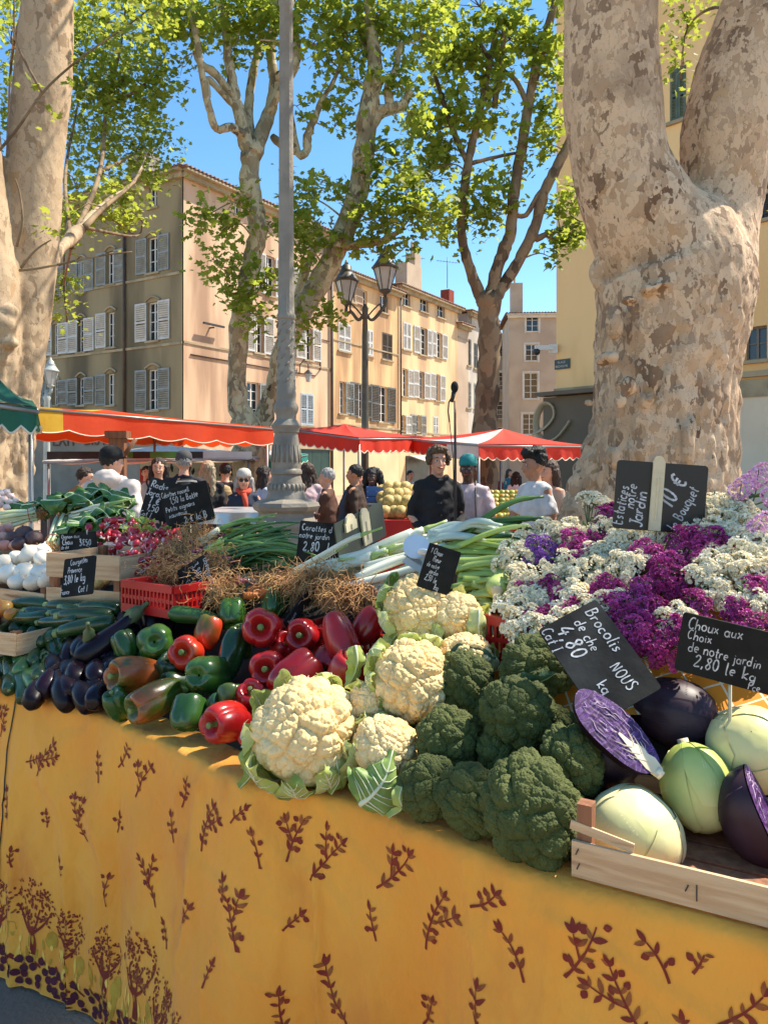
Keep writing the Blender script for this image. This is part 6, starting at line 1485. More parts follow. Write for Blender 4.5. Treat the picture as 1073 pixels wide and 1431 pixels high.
# supports under the raised crates, so nothing floats
def riser(label,u,v,Y,w,d,ang=-.6):
    q = P(u,v,Y); t=thing('crate_riser',label,'stand',(q.x,q.y,0),ang); k_=MB(); k_.box((0,0,(q.z-.008)/2),(w,d,q.z-.008)); k_.build('riser_box',m_rack,t,smooth=False); return t
m_rpl = mat('plastic_red', (.50,.014,.012), (.42,.012,.010), 3, rough=.42)
def red_crate(label,A,B,depth,h):
    d=(B-A); w=d.length; d.normalize(); n=Vector((-d.y,d.x,0)); n=n if n.y>0 else -n; c=(A+B)/2+n*depth/2
    t=thing('plastic_crate',label,'crate',(c.x,c.y,A.z),0,'red plastic crates'); Rm_=Matrix((d,n,Vector((0,0,1)))).transposed(); mb=MB()
    def side(P0,ax,L_,nn):
        R2=Matrix((ax,nn,Vector((0,0,1)))).transposed(); m=P0+ax*L_/2
        mb.box(m+Vector((0,0,h-.012)),(L_,.018,.024),rot=R2); mb.box(m+Vector((0,0,.014)),(L_,.014,.028),rot=R2); mb.box(m+Vector((0,0,h*.5)),(L_,.008,.012),rot=R2)
        k=int(L_/.018)
        for i in range(k+1): mb.box(P0+ax*(L_*i/k)+Vector((0,0,h/2)),(.007,.010,h-.05),rot=R2)
    side(A,d,w,n); side(A+n*depth,d,w,n); side(A,n,depth,d); side(B,n,depth,d); mb.box((A+B)/2+n*depth/2+Vector((0,0,.004)),(w-.02,depth-.02,.006),rot=Rm_)
    mb.v=[tuple(Vector(v)-t.location) for v in mb.v]; mb.build('crate_body',m_rpl,t,smooth=False)
    return t
Yr = dY(210,860,.02)
a_=P(172,853,Yr+.03); b_=P(243,850,Yr-.12); b_.z=a_.z; red_crate('red plastic crate full of radishes and spring onions beside the wooden crate',a_,b_,.26,.105)
Yr=dY(370,880,.0); a_=P(335,898,Yr+.12); b_=P(430,898,Yr); b_.z=a_.z; red_crate('red plastic crate of carrots behind the red peppers',a_,b_,.22,.09)
Yr=dY(510,890,.0); a_=P(440,925,Yr+.12); b_=P(560,925,Yr); b_.z=a_.z; red_crate('red plastic crate under the leek roots',a_,b_,.22,.10)
Yr=dY(690,920,.0); a_=P(640,918,Yr+.1); b_=P(760,918,Yr-.05); b_.z=a_.z; red_crate('red plastic crate between the cauliflowers and the flowers',a_,b_,.3,.12)
# checked cloth under the flowers
m_chk = bpy.data.materials.new('checked_cloth'); m_chk.use_nodes=True; nt=m_chk.node_tree; N=nt.nodes; L=nt.links
tcn=N.new('ShaderNodeTexCoord'); sp_=N.new('ShaderNodeSeparateXYZ'); L.new(tcn.outputs['Object'],sp_.inputs[0]); prev=None
for ax in (0,1):
    m1=N.new('ShaderNodeMath'); m1.operation='MULTIPLY'; m1.inputs[1].default_value=16; L.new(sp_.outputs[ax],m1.inputs[0]); m2=N.new('ShaderNodeMath'); m2.operation='FRACT'; L.new(m1.outputs[0],m2.inputs[0]); m3=N.new('ShaderNodeMath'); m3.operation='LESS_THAN'; m3.inputs[1].default_value=.07; L.new(m2.outputs[0],m3.inputs[0])
    if prev is None: prev=m3
    else: mm_=N.new('ShaderNodeMath'); mm_.operation='MAXIMUM'; L.new(prev.outputs[0],mm_.inputs[0]); L.new(m3.outputs[0],mm_.inputs[1]); prev=mm_
mx=N.new('ShaderNodeMix'); mx.data_type='RGBA'; L.new(prev.outputs[0],mx.inputs[0]); mx.inputs[6].default_value=(*srgb(232,140,26),1); mx.inputs[7].default_value=(*srgb(240,220,180),1); L.new(mx.outputs[2],N['Principled BSDF'].inputs['Base Color']); N['Principled BSDF'].inputs['Roughness'].default_value=.8
kc=thing('checked_cloth','orange cloth with thin white checks showing under the flowers','tablecloth',pile(850,900,.03))
k_=MB()
def ckf(a,b):
    q=pile(680+a*520,1000-b*170,.03,lift=-.02); q.z+=.012*noise.noise(Vector((q.x*9,q.y*9,2))); return q-kc.location
k_.grid(ckf,26,12); k_.build('cloth_sheet',m_chk,kc)
# ================= produce
def frame_from(axis, roll=0, up=Vector((0,0,1))):
    """rotation whose +Z points along axis"""
    a = Vector(axis).normalized(); q = a.to_track_quat('Z','Y'); return q @ Quaternion((0,0,1),roll)
def glossy(name,c1,c2=None,scale=5,rough=.26,spec=.45,coat=.2,**k): return mat(name,c1,c2,scale,rough=rough,spec=spec,coat=coat,rvar=(14,.16,.46),bump=k.pop('bump',.06),bscale=k.pop('bscale',70),bdist=.004,**k)
m_pr = glossy('pepper_red',(.42,.008,.010),(.30,.006,.008),6,c3=(.50,.02,.012),s3=9,r3=(.5,.7))
m_po = glossy('pepper_orange_red',(.62,.045,.008),(.50,.02,.008),5,c3=(.10,.09,.01),s3=6,r3=(.56,.7))
m_pg = glossy('pepper_green',(.022,.075,.010),(.045,.12,.016),5,c3=(.015,.045,.008),s3=8,r3=(.5,.7))
m_pgo = glossy('pepper_green_orange',(.05,.085,.010),(.34,.075,.012),5.5,ramp=(.45,.6),c3=(.03,.06,.008),s3=11,r3=(.52,.65))
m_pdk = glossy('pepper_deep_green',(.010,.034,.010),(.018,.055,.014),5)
m_stem = mat('pepper_stem',(.13,.20,.04),(.20,.24,.07),20,rough=.55,bump=.3,bscale=60)
m_zu = glossy('courgette_skin',(.016,.045,.012),(.045,.105,.026),34,rough=.25,ramp=(.45,.7),c3=(.05,.12,.04),s3=3,r3=(.6,.8),stretch=(1,1,.25))
m_zul = glossy('courgette_light',(.05,.13,.035),(.10,.22,.06),34,rough=.3,ramp=(.45,.7),stretch=(1,1,.25))
m_zend = mat('courgette_end',(.32,.36,.14),(.18,.26,.08),30,rough=.6)
m_au = glossy('aubergine_skin',(.006,.003,.005),(.012,.004,.010),4,rough=.2,spec=.25,coat=.0,c3=(.03,.008,.022),s3=2.2,r3=(.6,.8))
m_cal = mat('aubergine_calyx',(.06,.10,.03),(.11,.13,.05),14,rough=.6,bump=.2,bscale=40)
def pepper_parts(seed, L=1.15, lobes=4, taper=.3):
    rr = random.Random(seed); ph = rr.uniform(0,6); lv = [rr.uniform(.85,1.12) for _ in range(lobes)]; bx_,by_ = rr.uniform(-.10,.10),rr.uniform(-.10,.10)
    b = MB(); nu,nv = 56,34
    def fn(a,q):
        th = 2*PI*a; f = math.pi*(.004+.992*q)
        c,s_ = math.cos(f), math.sin(f)
        g = abs(math.cos(lobes*(th+ph)/2)); k = int(((th+ph)%(2*PI))/(2*PI)*lobes+.5)%lobes
        lob = 1-.20*(1-g**.55)*(.55+.45*abs(c)**.5); 
        r = .5*(s_**.62)*lob*(1-taper*(1-c)/2)*(.93+.07*lv[k])
        z = .5*L*c
        if c > 0: z -= .30*math.exp(-(r/.20)**2)*(c)+0.0      # stem well
        else: z += .16*math.exp(-(r/.16)**2)*(-c); 
        z += .05*lv[k]*(r/.5)**2*(1 if c>0 else -1)
        w = noise.noise(Vector((math.cos(th)*1.6,math.sin(th)*1.6,z*2+seed*3.1)))*.07
        t = (.5-z/L)
        return Vector((r*math.cos(th)*(1+w)+bx_*t*t, r*math.sin(th)*(1+w)+by_*t*t, z))
    b.grid(fn,nu,nv,wrap=True)
    s = MB(); z0 = .5*L-.33
    s.lathe([(.13,z0+.01),(.12,z0+.04),(.065,z0+.06),(.05,z0+.14),(.055,z0+.22),(.075,z0+.29),(.06,z0+.305)],10)
    for k in range(10): s.v = s.v
    return b,s
def scale_mb(m,k): m.v=[(x*k,y*k,z*k) for x,y,z in m.v]; return m
def veg(name,label,cat,p,q,parts,group=None):
    t = bpy.data.objects.new(name,None); COL.objects.link(t); t.empty_display_size=.03; t.location=p; t.rotation_mode='QUATERNION'; t.rotation_quaternion=q; tag(t,label,cat,group)
    for nm,mb,m in parts: mb.build(nm,m,t)
    return t
GP='bell peppers in the heap'
def pepper(u,v,w,m,label,axis=(-.2,-.9,.35),L=1.1,lobes=4,taper=.25,lift=0,off=.055,dY_=0):
    p = pile(u,v,off,lift=lift); 
    if dY_: p = P(u,v,p.y+dY_)
    k = w/F*p.y; b,s = pepper_parts(int(u*7+v),L,lobes,taper); scale_mb(b,k); scale_mb(s,k)
    return veg('bell_pepper',label,'bell pepper',p,frame_from(axis,(u*.37)%6),[('skin',b,m),('stem',s,m_stem)],GP)
PEP = [
(367,878,62,m_pr,'big glossy red pepper facing out, topmost of the red peppers',(.05,-.95,.25),1.0,4,.2,.05),
(375,934,58,m_pr,'red pepper with a bright green stem, directly below the topmost red pepper',(-.05,-.95,.2),1.0,4,.25,.0),
(412,945,70,m_pr,'red pepper showing its smooth shiny side, above the front cauliflower',(.7,.5,.5),1.15,4,.3,.0),
(423,888,54,m_pr,'red pepper with its stem turned away, right of the edgewise slate board',(-.1,-.9,.2),1.0,3,.25,.0),
(476,888,58,m_pr,'orange red pepper standing on its tip, furthest right with a raised shoulder',(.25,-.35,-.8),1.35,3,.35,.03),
(514,876,52,m_pr,'red pepper in shadow beside the top cauliflower',(.5,.3,.7),1.1,4,.3,.0),
(316,1008,62,m_pr,'dark red pepper lying at the table edge with its stem to the left front',(-.50,-.82,.1),1.2,4,.15,.0),
(482,950,66,m_pr,'dark red pepper sunk between the two lower cauliflowers and the heap',(.3,-.2,.9),1.3,3,.3,-.01),
(262,912,54,m_po,'bright orange red pepper with a green stem, in the middle of the green peppers',(-.1,-.95,.25),1.0,4,.2,.02),
(290,884,46,m_po,'small orange red pepper behind the bright one',(.3,.4,.8),1.1,3,.3,.02),
(350,1030,34,m_pr,'sliver of a red pepper showing left of the front cauliflower',(.6,-.3,.2),1.0,4,.3,-.01),
(352,975,50,m_pr,'red pepper deep in the shade above the lying dark red one',(0,-.6,.7),1.0,4,.3,-.03),
(440,965,50,m_pr,'red pepper in the gap right of the smooth one',(.2,-.4,.8),1.0,4,.3,-.04),
(397,905,46,m_pr,'red pepper half covered by its neighbours under the edgewise slate',(.3,-.5,.6),1.0,4,.3,-.04),
(457,925,50,m_pr,'red pepper below the one standing on its tip',(-.2,-.8,-.4),1.0,4,.3,-.03),
(217,897,56,m_pg,'bright green pepper with a folded end turned to the camera, next to the aubergines',(-.1,.85,-.3),1.05,4,.1,.03),
(176,902,38,m_pg,'small striped green pepper leaning on the aubergines',(-.5,.3,.8),1.2,4,.2,.02),
(190,945,62,m_pgo,'green pepper flushed orange around its stem',(-.55,-.75,.2),1.45,4,.3,.01),
(218,980,62,m_pgo,'green and orange pepper lying at the edge, stem to the left',(-.6,-.7,-.1),1.4,4,.3,-.0),
(166,985,42,m_pg,'green pepper leaning against the front aubergines',(-.3,-.3,.8),1.2,4,.2,-.005),
(264,996,54,m_pg,'dark green pepper standing on the cloth next to the lying red one',(.05,.5,.8),1.0,4,.15,-.0),
(292,944,62,m_pg,'large crumpled green pepper in the centre of the heap',(.2,.9,-.2),1.15,4,.1,.0),
(324,858,46,m_pg,'crumpled green pepper behind the long one',(0,.7,.5),1.0,4,.2,.03),
(272,861,30,m_pg,'long horn shaped green pepper lying across the top',(-.95,.1,.1),2.6,3,.45,.05),
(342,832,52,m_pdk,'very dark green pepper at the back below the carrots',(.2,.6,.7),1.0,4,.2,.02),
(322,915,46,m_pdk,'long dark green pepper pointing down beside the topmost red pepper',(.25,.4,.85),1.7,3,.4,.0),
(337,897,36,m_pgo,'narrow pepper, half green and half red, left of the topmost red pepper',(-.15,-.2,.95),1.5,3,.3,.0),
(322,972,42,m_pgo,'orange brown pepper above the lying red one',(0,.5,.85),.8,4,.2,-.0),
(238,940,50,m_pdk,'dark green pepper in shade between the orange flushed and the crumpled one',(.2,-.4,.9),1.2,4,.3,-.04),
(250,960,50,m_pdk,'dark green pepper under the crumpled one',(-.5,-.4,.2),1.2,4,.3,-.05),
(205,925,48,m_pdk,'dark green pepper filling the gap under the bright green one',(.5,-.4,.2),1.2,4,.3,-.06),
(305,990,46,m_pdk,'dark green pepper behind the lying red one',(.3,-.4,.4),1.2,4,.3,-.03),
(385,845,42,m_pg,'green pepper behind the topmost red pepper, under the carrot tops',(.1,.6,.7),1.0,4,.2,.0),
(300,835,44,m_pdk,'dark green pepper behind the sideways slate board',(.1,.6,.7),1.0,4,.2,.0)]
for e in PEP: pepper(e[0],e[1],e[2],e[3],e[4],axis=e[5],L=e[6],lobes=e[7],taper=e[8],lift=e[9])

# courgettes: mesh prototypes, each with skin, stem
def curved(prof, bend, n=18):
    """prof (r,z) along a bent axis in the xz plane"""
    b = MB(); vs=[];fs=[]; zmax=prof[-1][1]
    for r,z in prof:
        t=z/zmax; c=Vector((bend*math.sin(PI*t),0,z-zmax/2))
        for k in range(n):
            a=2*PI*k/n; rr_=r*(1+.035*math.cos(5*a)); vs.append(c+Vector((rr_*math.cos(a),rr_*math.sin(a),0)))
    for i in range(len(prof)-1):
        for k in range(n): fs.append((i*n+k,i*n+(k+1)%n,(i+1)*n+(k+1)%n,(i+1)*n+k))
    fs.append(tuple(reversed(range(n)))); fs.append(tuple((len(prof)-1)*n+k for k in range(n)))
    b.add(vs,fs); return b
def courgette(label,u,v,axis,L=.18,r=.025,m=m_zu,lift=0,off=.03,bend=.006,seed=0,Yadd=0):
    p = pile(u,v,off,lift=lift)
    if Yadd: p = P(u,v,p.y+Yadd)
    pr = [(r*.25,0),(r*.7,.002),(r*.93,.010),(r*1.02,.03),(r,.08*L/.18),(r*.94,.13*L/.18),(r*.80,L-.012),(r*.62,L)]
    b = curved(pr,bend); s = curved([(r*.60,0),(r*.56,.006),(r*.5,.018),(r*.54,.021),(r*.4,.0215)],0,5); s.v=[(x,y,z+L/2+.008) for x,y,z in s.v]
    d = curved([(r*.26,0),(r*.22,.0015)],0,8); d.v=[(x,y,z-L/2-.0012) for x,y,z in d.v]
    return veg('courgette',label,'courgette',p,frame_from(axis,(u*.7)%6),[('skin',b,m),('stem',s,m_zend),('blossom_end',d,m_zend)],'courgettes in the heap')
AL = Vector((.80,-.55,.05)) # along the table edge, to the right
CT = [((45,845),(-1,.35,-.02),.18),((95,848),(-1,.3,0),.17),((118,853),(-1,.35,.05),.19),((42,862),(-1,.45,-.1),.18),((83,868),(-1,.5,-.15),.19),((121,861),(-1,.15,-.02),.20),((122,877),(-1,.12,-.20),.21),((66,856),(-1,.3,0),.18),((90,884),(-1,.5,-.3),.17),((140,850),(-1,.3,0),.17),((100,860),(-1,.4,0),.18)]
TXT = ['courgette at the top left corner of the heap, under the slate','courgette at the top middle, half under the slate board','top courgette touching the foot of the slate board','courgette in the second row at the left','courgette in the second row, sloping to the left','thick shiny courgette with a pale stripe, right of the second row','big shiny courgette just above the largest aubergine','courgette in the top row between two others','courgette below the second row','short courgette right of the slate foot','courgette under the top row, beside the thick shiny one']
for k,(uv,ax,L_) in enumerate(CT): courgette(TXT[k],uv[0],uv[1],ax,L_,.028 if k in (5,6) else .0245,m_zu,lift=.045-.02*(k in (8,)))
rr = random.Random(5)
ENDS = [(12,905,0),(30,888,0),(23,918,1),(26,942,0),(47,878,0),(60,893,0),(16,932,0),(40,905,0),(52,918,0),(36,930,1),(60,875,0),(8,880,0),(75,905,0),(48,938,0),(12,955,0),(70,925,0),(88,900,0),(30,960,0),(56,955,0),(5,925,0),(68,868,0),(28,872,0),(18,895,0),(-8,900,0),(-12,930,0),(-15,960,0),(-10,870,0),(62,938,0),(44,950,1),(78,885,0)]
for k,(u,v,l) in enumerate(ENDS):
    m = m_zul if l else m_zu
    courgette('pale green courgette end poking out low on the left' if l else 'dark green courgette lying end on in the left heap',u,v,(-.38+rr.uniform(-.32,.32),.9,.16+rr.uniform(-.2,.25)),.16,.0245,m,lift=-.005+rr.uniform(-.005,.005))
# aubergines
def aubergine(label,u,v,axis,L=.20,r=.038,lift=0,off=.04,bend=.012,Yadd=0):
    p = pile(u,v,off,lift=lift)
    if Yadd: p = P(u,v,p.y+Yadd)
    pr = [(r*.08,0),(r*.5,.003),(r*.8,.014),(r*.97,.034),(r*1.02,.062*L/.2),(r*.95,.095*L/.2),(r*.75,.13*L/.2),(r*.58,.165*L/.2),(r*.50,L-.005),(r*.3,L)]
    pr = [tuple(x) for x in crom(pr,3)]
    b = curved(pr,bend,26)
    s = MB(); z0 = L/2-.036
    n = 20; vs=[]; fs=[]
    for j,(rr_,zz_) in enumerate([(r*.66,0),(r*.58,.016),(r*.50,.032),(r*.28,.042),(r*.2,.05),(r*.18,.068),(r*.2,.072)]):
        for k in range(n):
            a=2*PI*k/n; dz=-(.014*(k%4==0)+.004*(k%2==0)) if j==0 else 0
            vs.append((rr_*math.cos(a)*(1.04),rr_*math.sin(a)*1.04,z0+zz_+dz))
    for j in range(6):
        for k in range(n): fs.append((j*n+k,j*n+(k+1)%n,(j+1)*n+(k+1)%n,(j+1)*n+k))
    fs.append(tuple(6*n+k for k in range(n))); s.add(vs,fs)
    return veg('aubergine',label,'aubergine',p,frame_from(axis,(u*.9)%6),[('skin',b,m_au),('calyx',s,m_cal)],'aubergines in the heap')
aubergine('largest glossy aubergine slanting across the heap, stem to the upper right',152,888,(.72,.30,.62),.25,.040,lift=.055)
aubergine('aubergine standing with its green stem pointing up left, below the red crate',203,856,(-.45,.25,.85),.17,.036,lift=.04)
aubergine('aubergine lying behind the sideways slate board, left part',240,838,(-.95,.2,.2),.17,.034,lift=.03)
aubergine('aubergine lying behind the sideways slate board, right part',292,822,(.9,.3,.1),.17,.034,lift=.01)
aubergine('aubergine between the small striped pepper and the standing one',232,868,(.3,.5,.6),.17,.033,lift=.0)
AT=[(115,905),(105,925),(90,935),(125,930),(150,930),(75,950),(100,955),(130,955),(152,950),(88,965),(115,972),(142,970),(160,935),(170,925),(70,930),(180,870),(145,905),(165,900),(128,905),(96,910),(108,940),(135,940),(165,960),(60,962)]
for k,(u,v) in enumerate(AT):
    aubergine('dark aubergine with its round end towards the camera, in the shadowed lower heap',u,v,(-.30+rr.uniform(-.35,.35),.9,.22+rr.uniform(-.25,.3)),.18,.034,lift=-.003)
aubergine('aubergine with a pale green calyx in front of the largest one',128,905,(.1,-.5,.7),.16,.034,lift=.02)

# ---- cauliflowers
def ico(n):
    bm = bmesh.new(); bmesh.ops.create_icosphere(bm,subdivisions=n,radius=1.0); me = bpy.data.meshes.new('i'); bm.to_mesh(me); bm.free()
    c = np.empty(len(me.vertices)*3); me.vertices.foreach_get('co',c); f = [tuple(p.vertices) for p in me.polygons]; bpy.data.meshes.remove(me); return c.reshape(-1,3), f
ICO7,ICF7 = ico(7); ICO6,ICF6 = ico(6)
def cells(n,seed,zmin=-.4):
    rs = np.random.RandomState(seed); i = np.arange(n)+.5; ph = np.arccos(1-(1-zmin)*i/n); th = PI*(1+5**.5)*i+seed
    c = np.stack([np.cos(th)*np.sin(ph),np.sin(th)*np.sin(ph),np.cos(ph)],1)+rs.normal(size=(n,3))*(.35/math.sqrt(n)); return c/np.linalg.norm(c,axis=1)[:,None]
def near(V,C):
    d = np.arccos(np.clip(V@C.T,-1,1)); d.sort(axis=1); return d[:,0],d[:,1]
def cauli_mesh(seed):
    V = ICO7.copy(); C1 = cells(30,seed); C1 = C1+np.random.RandomState(seed).normal(size=C1.shape)*.07; C1 /= np.linalg.norm(C1,axis=1)[:,None]; C2 = cells(210,seed+5); C3 = cells(1500,seed+9)
    a,b = near(V,C1); g1 = np.clip((b-a)/.28,0,1)**.5
    a2,b2 = near(V,C2); g2 = np.clip((b2-a2)/.10,0,1)**.6
    g3 = np.zeros(len(V)); 
    for s in range(0,len(V),8000): a3,b3 = near(V[s:s+8000],C3); g3[s:s+8000] = np.clip((b3-a3)/.04,0,1)**.7
    top = np.clip(V[:,2]*1.2+.75,0,1)
    nz = np.array([noise.noise(Vector(v)*1.7+Vector((seed,0,0))) for v in V[::1]])
    r = 1+(.15*g1+.05*g2+.016*g3-.14)*top+.07*nz
    V = V*r[:,None]; V[:,2] *= .86; V[V[:,2]<-.45,2] = -.45+(V[V[:,2]<-.45,2]+.45)*.3
    return V,ICF7
def np_mesh(name,V,Fs,m,parent,k=1.0):
    me = bpy.data.meshes.new(name); me.from_pydata((V*k).tolist(),[],Fs); me.materials.append(m); me.polygons.foreach_set('use_smooth',[True]*len(me.polygons)); me.update(); return link(name,me,parent)
m_caul = mat('cauliflower_curd',srgb(240,212,152),srgb(228,194,130),4,rough=.75,bump=.5,bscale=160,bdist=.004,sss=.1,c3=srgb(206,180,120),s3=2.2,r3=(.58,.75))
m_clf = mat('cauliflower_leaf',(.40,.48,.10),(.62,.66,.28),9,rough=.5,bump=.5,bscale=30,bdist=.006,transl=.25,tcol=(.6,.7,.2),c3=(.20,.30,.045),s3=5,r3=(.52,.66))
m_rib = mat('leaf_rib',(.70,.72,.50),(.62,.66,.42),8,rough=.5)
m_glf = mat('cabbage_leaf_outer',(.15,.26,.05),(.26,.38,.09),10,rough=.5,bump=.6,bscale=26,bdist=.006,transl=.2,c3=(.42,.52,.22),s3=6,r3=(.55,.7))
def leaf(mb, base, path, w, cup=.35, ruffle=.12, seed=0, nu=13, nv=18, ribw=.05, side=None, mi=0, mr=1, veins=True, cut=.12):
    """leaf blade over a curved midrib. path: midrib points, w: half width, cup: how the sides rise"""
    pa = [Vector(q) for q in crom([tuple(p) for p in path],8)]; n=len(pa); rr=random.Random(seed); so=rr.uniform(0,90)
    S=[];Nn=[]
    for i in range(n):
        t=(pa[min(i+1,n-1)]-pa[max(i-1,0)]).normalized(); s_=side if side is not None else t.cross(Vector((0,0,1)))
        s_=(s_-t*s_.dot(t)).normalized(); S.append(s_); Nn.append(s_.cross(t).normalized())
    def fn(a,q):
        i=min(n-1,int(q*(n-1))); x=(a-.5)*2; prof=math.sin(PI*min(1,(.10+.90*q))**.75)**.7 if q<.97 else .25
        ww=w*max(.10,prof)*(1+.10*math.sin(q*23+so)*abs(x)+cut*noise.noise(Vector((q*9,x*2+so,0))))
        up_=cup*w*x*x+ruffle*w*abs(x)**2.2*math.sin(q*15+so+x*2)+.03*w*noise.noise(Vector((x*5+so,q*9,1)))*4*.5
        return pa[i]+S[i]*x*ww+Nn[i]*up_
    mb.grid(fn,nu,nv,mi)
    mb.tube([pa[i]+Nn[i]*(-.01*w)+Nn[i]*.006*w for i in range(0,n,2)],[ribw*w*(1.6-1.45*i/n)+.0004 for i in range(0,n,2)],6,mr,flat=.6)
    if veins:
        for k in range(7):
            q0=.12+.75*k/7
            for sx in (-1,1):
                pts=[fn(.5+sx*.5*f, min(.96,q0+.16*f))+Nn[min(n-1,int(q0*(n-1)))]*.0012 for f in (0,.3,.6,.88)]
                mb.tube(pts,[ribw*w*.45,ribw*w*.32,ribw*w*.2,ribw*w*.08],4,mr)
CV = [cauli_mesh(s)[0] for s in (1,2,3)]
def cauliflower(label,u,v,w,axis,lift=0,variant=0,nleaf=8,leaves=(.9,1.25),Yadd=0,off=.09,lseed=0,green=False,az=None):
    p = pile(u,v,off,lift=lift)
    if Yadd: p = P(u,v,p.y+Yadd)
    k = w/F*p.y/2
    t = veg('cauliflower',label,'cauliflower',p,frame_from(axis,u*.01*PI),[],'cauliflowers in the heap')
    np_mesh('curd',CV[variant%3],ICF7,m_caul,t,k)
    rl = random.Random(lseed+int(u)); 
    for i in range(nleaf):
        a = 2*PI*(i+rl.uniform(-.25,.25))/nleaf if az is None else az[i%len(az)]+rl.uniform(-.1,.1)
        h = rl.uniform(*leaves); ca,sa = math.cos(a),math.sin(a); o=rl.uniform(1.02,1.14)
        pts=[(.25*k*ca,.25*k*sa,-.80*k),(.75*k*ca,.75*k*sa,-.72*k),(1.12*k*ca*o,1.12*k*sa*o,-.25*k),(1.16*k*ca*o,1.16*k*sa*o,.15*k*h),(1.10*k*ca*o*(1.0+.12*rl.uniform(-1,1.5)),1.10*k*sa*o,.45*k*h)]
        mb=MB(); leaf(mb,None,pts,.42*k*rl.uniform(.8,1.25),cup=-.25,ruffle=.22,seed=i+int(u),side=Vector((-sa,ca,0)),ribw=.075)
        mb.build('leaf',[m_glf if green and i%3==0 else m_clf,m_rib],t)
    mb=MB(); mb.lathe([(.2*k,-1.0*k),(.26*k,-.8*k),(.4*k,-.5*k)],12); mb.build('stalk',m_rib,t)
    return t
cauliflower('largest cauliflower, lying at the front edge of the table',428,1022,146,(-.15,-.62,.75),lift=-.0,variant=0,nleaf=10,leaves=(.7,1.3))
cauliflower('tall cauliflower standing in the middle of the white heads',578,952,112,(.25,-.80,.45),lift=.02,variant=1,leaves=(.5,.9),nleaf=8)
cauliflower('topmost cauliflower with green leaves curled on its left side',582,852,96,(.35,-.65,.6),lift=.06,variant=2,leaves=(.6,1.2),nleaf=8,green=True)
cauliflower('small cauliflower low down, with a big green leaf in front',538,1042,88,(.1,-.55,.8),lift=-.02,variant=2,leaves=(.4,.8),nleaf=6)
cauliflower('cauliflower behind its slate board, furthest right at the back',638,862,74,(.1,-.5,.8),lift=.03,variant=0,leaves=(.8,1.3),nleaf=7)
cauliflower('flat cauliflower showing a white patch just above the broccoli',650,918,76,(0,-.1,1),lift=.0,variant=1,leaves=(.3,.8),nleaf=6)
cauliflower('cauliflower wedged left of the tall one, mostly hidden by leaves',512,982,56,(-.6,-.6,.5),lift=.01,variant=1,leaves=(.8,1.2),nleaf=6)
# the loose big leaf in front
p = pile(527,1090,.045); lk = p.y/F
def lw(du,dv,dy=0): return Vector((du*lk,dy,-dv*lk))
t = veg('cabbage_leaf','loose green leaf with a thick white rib leaning on the small cauliflower','leaf',p,Quaternion(),[],None)
mb=MB(); leaf(mb,None,[lw(-24,24,-.035),lw(-8,10,-.045),lw(10,-12,-.04),lw(22,-44,-.01)],.062,cup=-.25,ruffle=.16,seed=4,side=Vector((.8,-.1,-.6)),ribw=.07,nu=17,nv=24,cut=.3); mb.build('blade',[m_glf,m_rib],t)
# limp leaf scraps on the cloth edge
for k,(u,v,l) in enumerate([(352,1068,'pale limp leaf hanging over the edge, left of the largest cauliflower'),(472,1075,'curled pale leaf lying between the two front cauliflowers'),(558,1120,'small leaf scrap on the cloth below the loose leaf'),(500,930,'pale torn leaf sticking out left of the tall cauliflower'),(560,885,'green leaf hanging between the topmost and the tall cauliflower'),(668,880,'bright yellow green leaf at the right side of the back cauliflower')]):
    p = pile(u,v,.05,lift=.0 if k<3 else .05); p = P(u,v,p.y-.03) if k>2 else p
    t = veg('cauliflower_leaf',l,'leaf',p,Quaternion(),[],None); mb=MB(); rl=random.Random(k); s_=.03 if k==2 else .05
    leaf(mb,None,[Vector((rl.uniform(-.2,.2)*s_,0,s_)),Vector((0,-.3*s_,.3*s_)),Vector((rl.uniform(-.6,.2)*s_,-.2*s_,-.4*s_)),Vector((rl.uniform(-.8,-.1)*s_,-.3*s_,-s_))],.5*s_,cup=.5,ruffle=.3,seed=k*3,side=Vector((.9,.3,0)),ribw=.09); mb.build('blade',[m_clf,m_rib],t)

# ---- broccoli
m_bro = mat('broccoli_florets',(.056,.072,.010),(.086,.100,.017),9,rough=.8,bump=1.0,bscale=260,bdist=.004,c3=(.14,.16,.03),s3=3.2,r3=(.64,.76))
m_brs = mat('broccoli_stalk',(.16,.26,.09),(.22,.32,.12),6,rough=.55)
def broc_mesh(seed):
    V = ICO7.copy(); C1=cells(22,seed,-.3); C2=cells(170,seed+2,-.5); C3=cells(2600,seed+4,-.6)
    a,b=near(V,C1); g1=np.clip((b-a)/.34,0,1)**.55
    a2,b2=near(V,C2); g2=np.clip((b2-a2)/.12,0,1)**.7
    g3=np.zeros(len(V))
    for s in range(0,len(V),5000): a3,_=near(V[s:s+5000],C3); g3[s:s+5000]=1-np.clip(a3/.035,0,1)**2
    nz=np.array([noise.noise(Vector(v)*1.4+Vector((seed*5,0,0))) for v in V])
    r=1+.17*g1+.055*g2+.026*g3-.12+.13*nz
    V=V*r[:,None]; V[:,2]*=.80; lo=V[:,2]<-.25; V[lo,2]=-.25+(V[lo,2]+.25)*.35; V[lo,:2]*=.93
    return V
BV=[broc_mesh(s) for s in (11,12,13,14)]
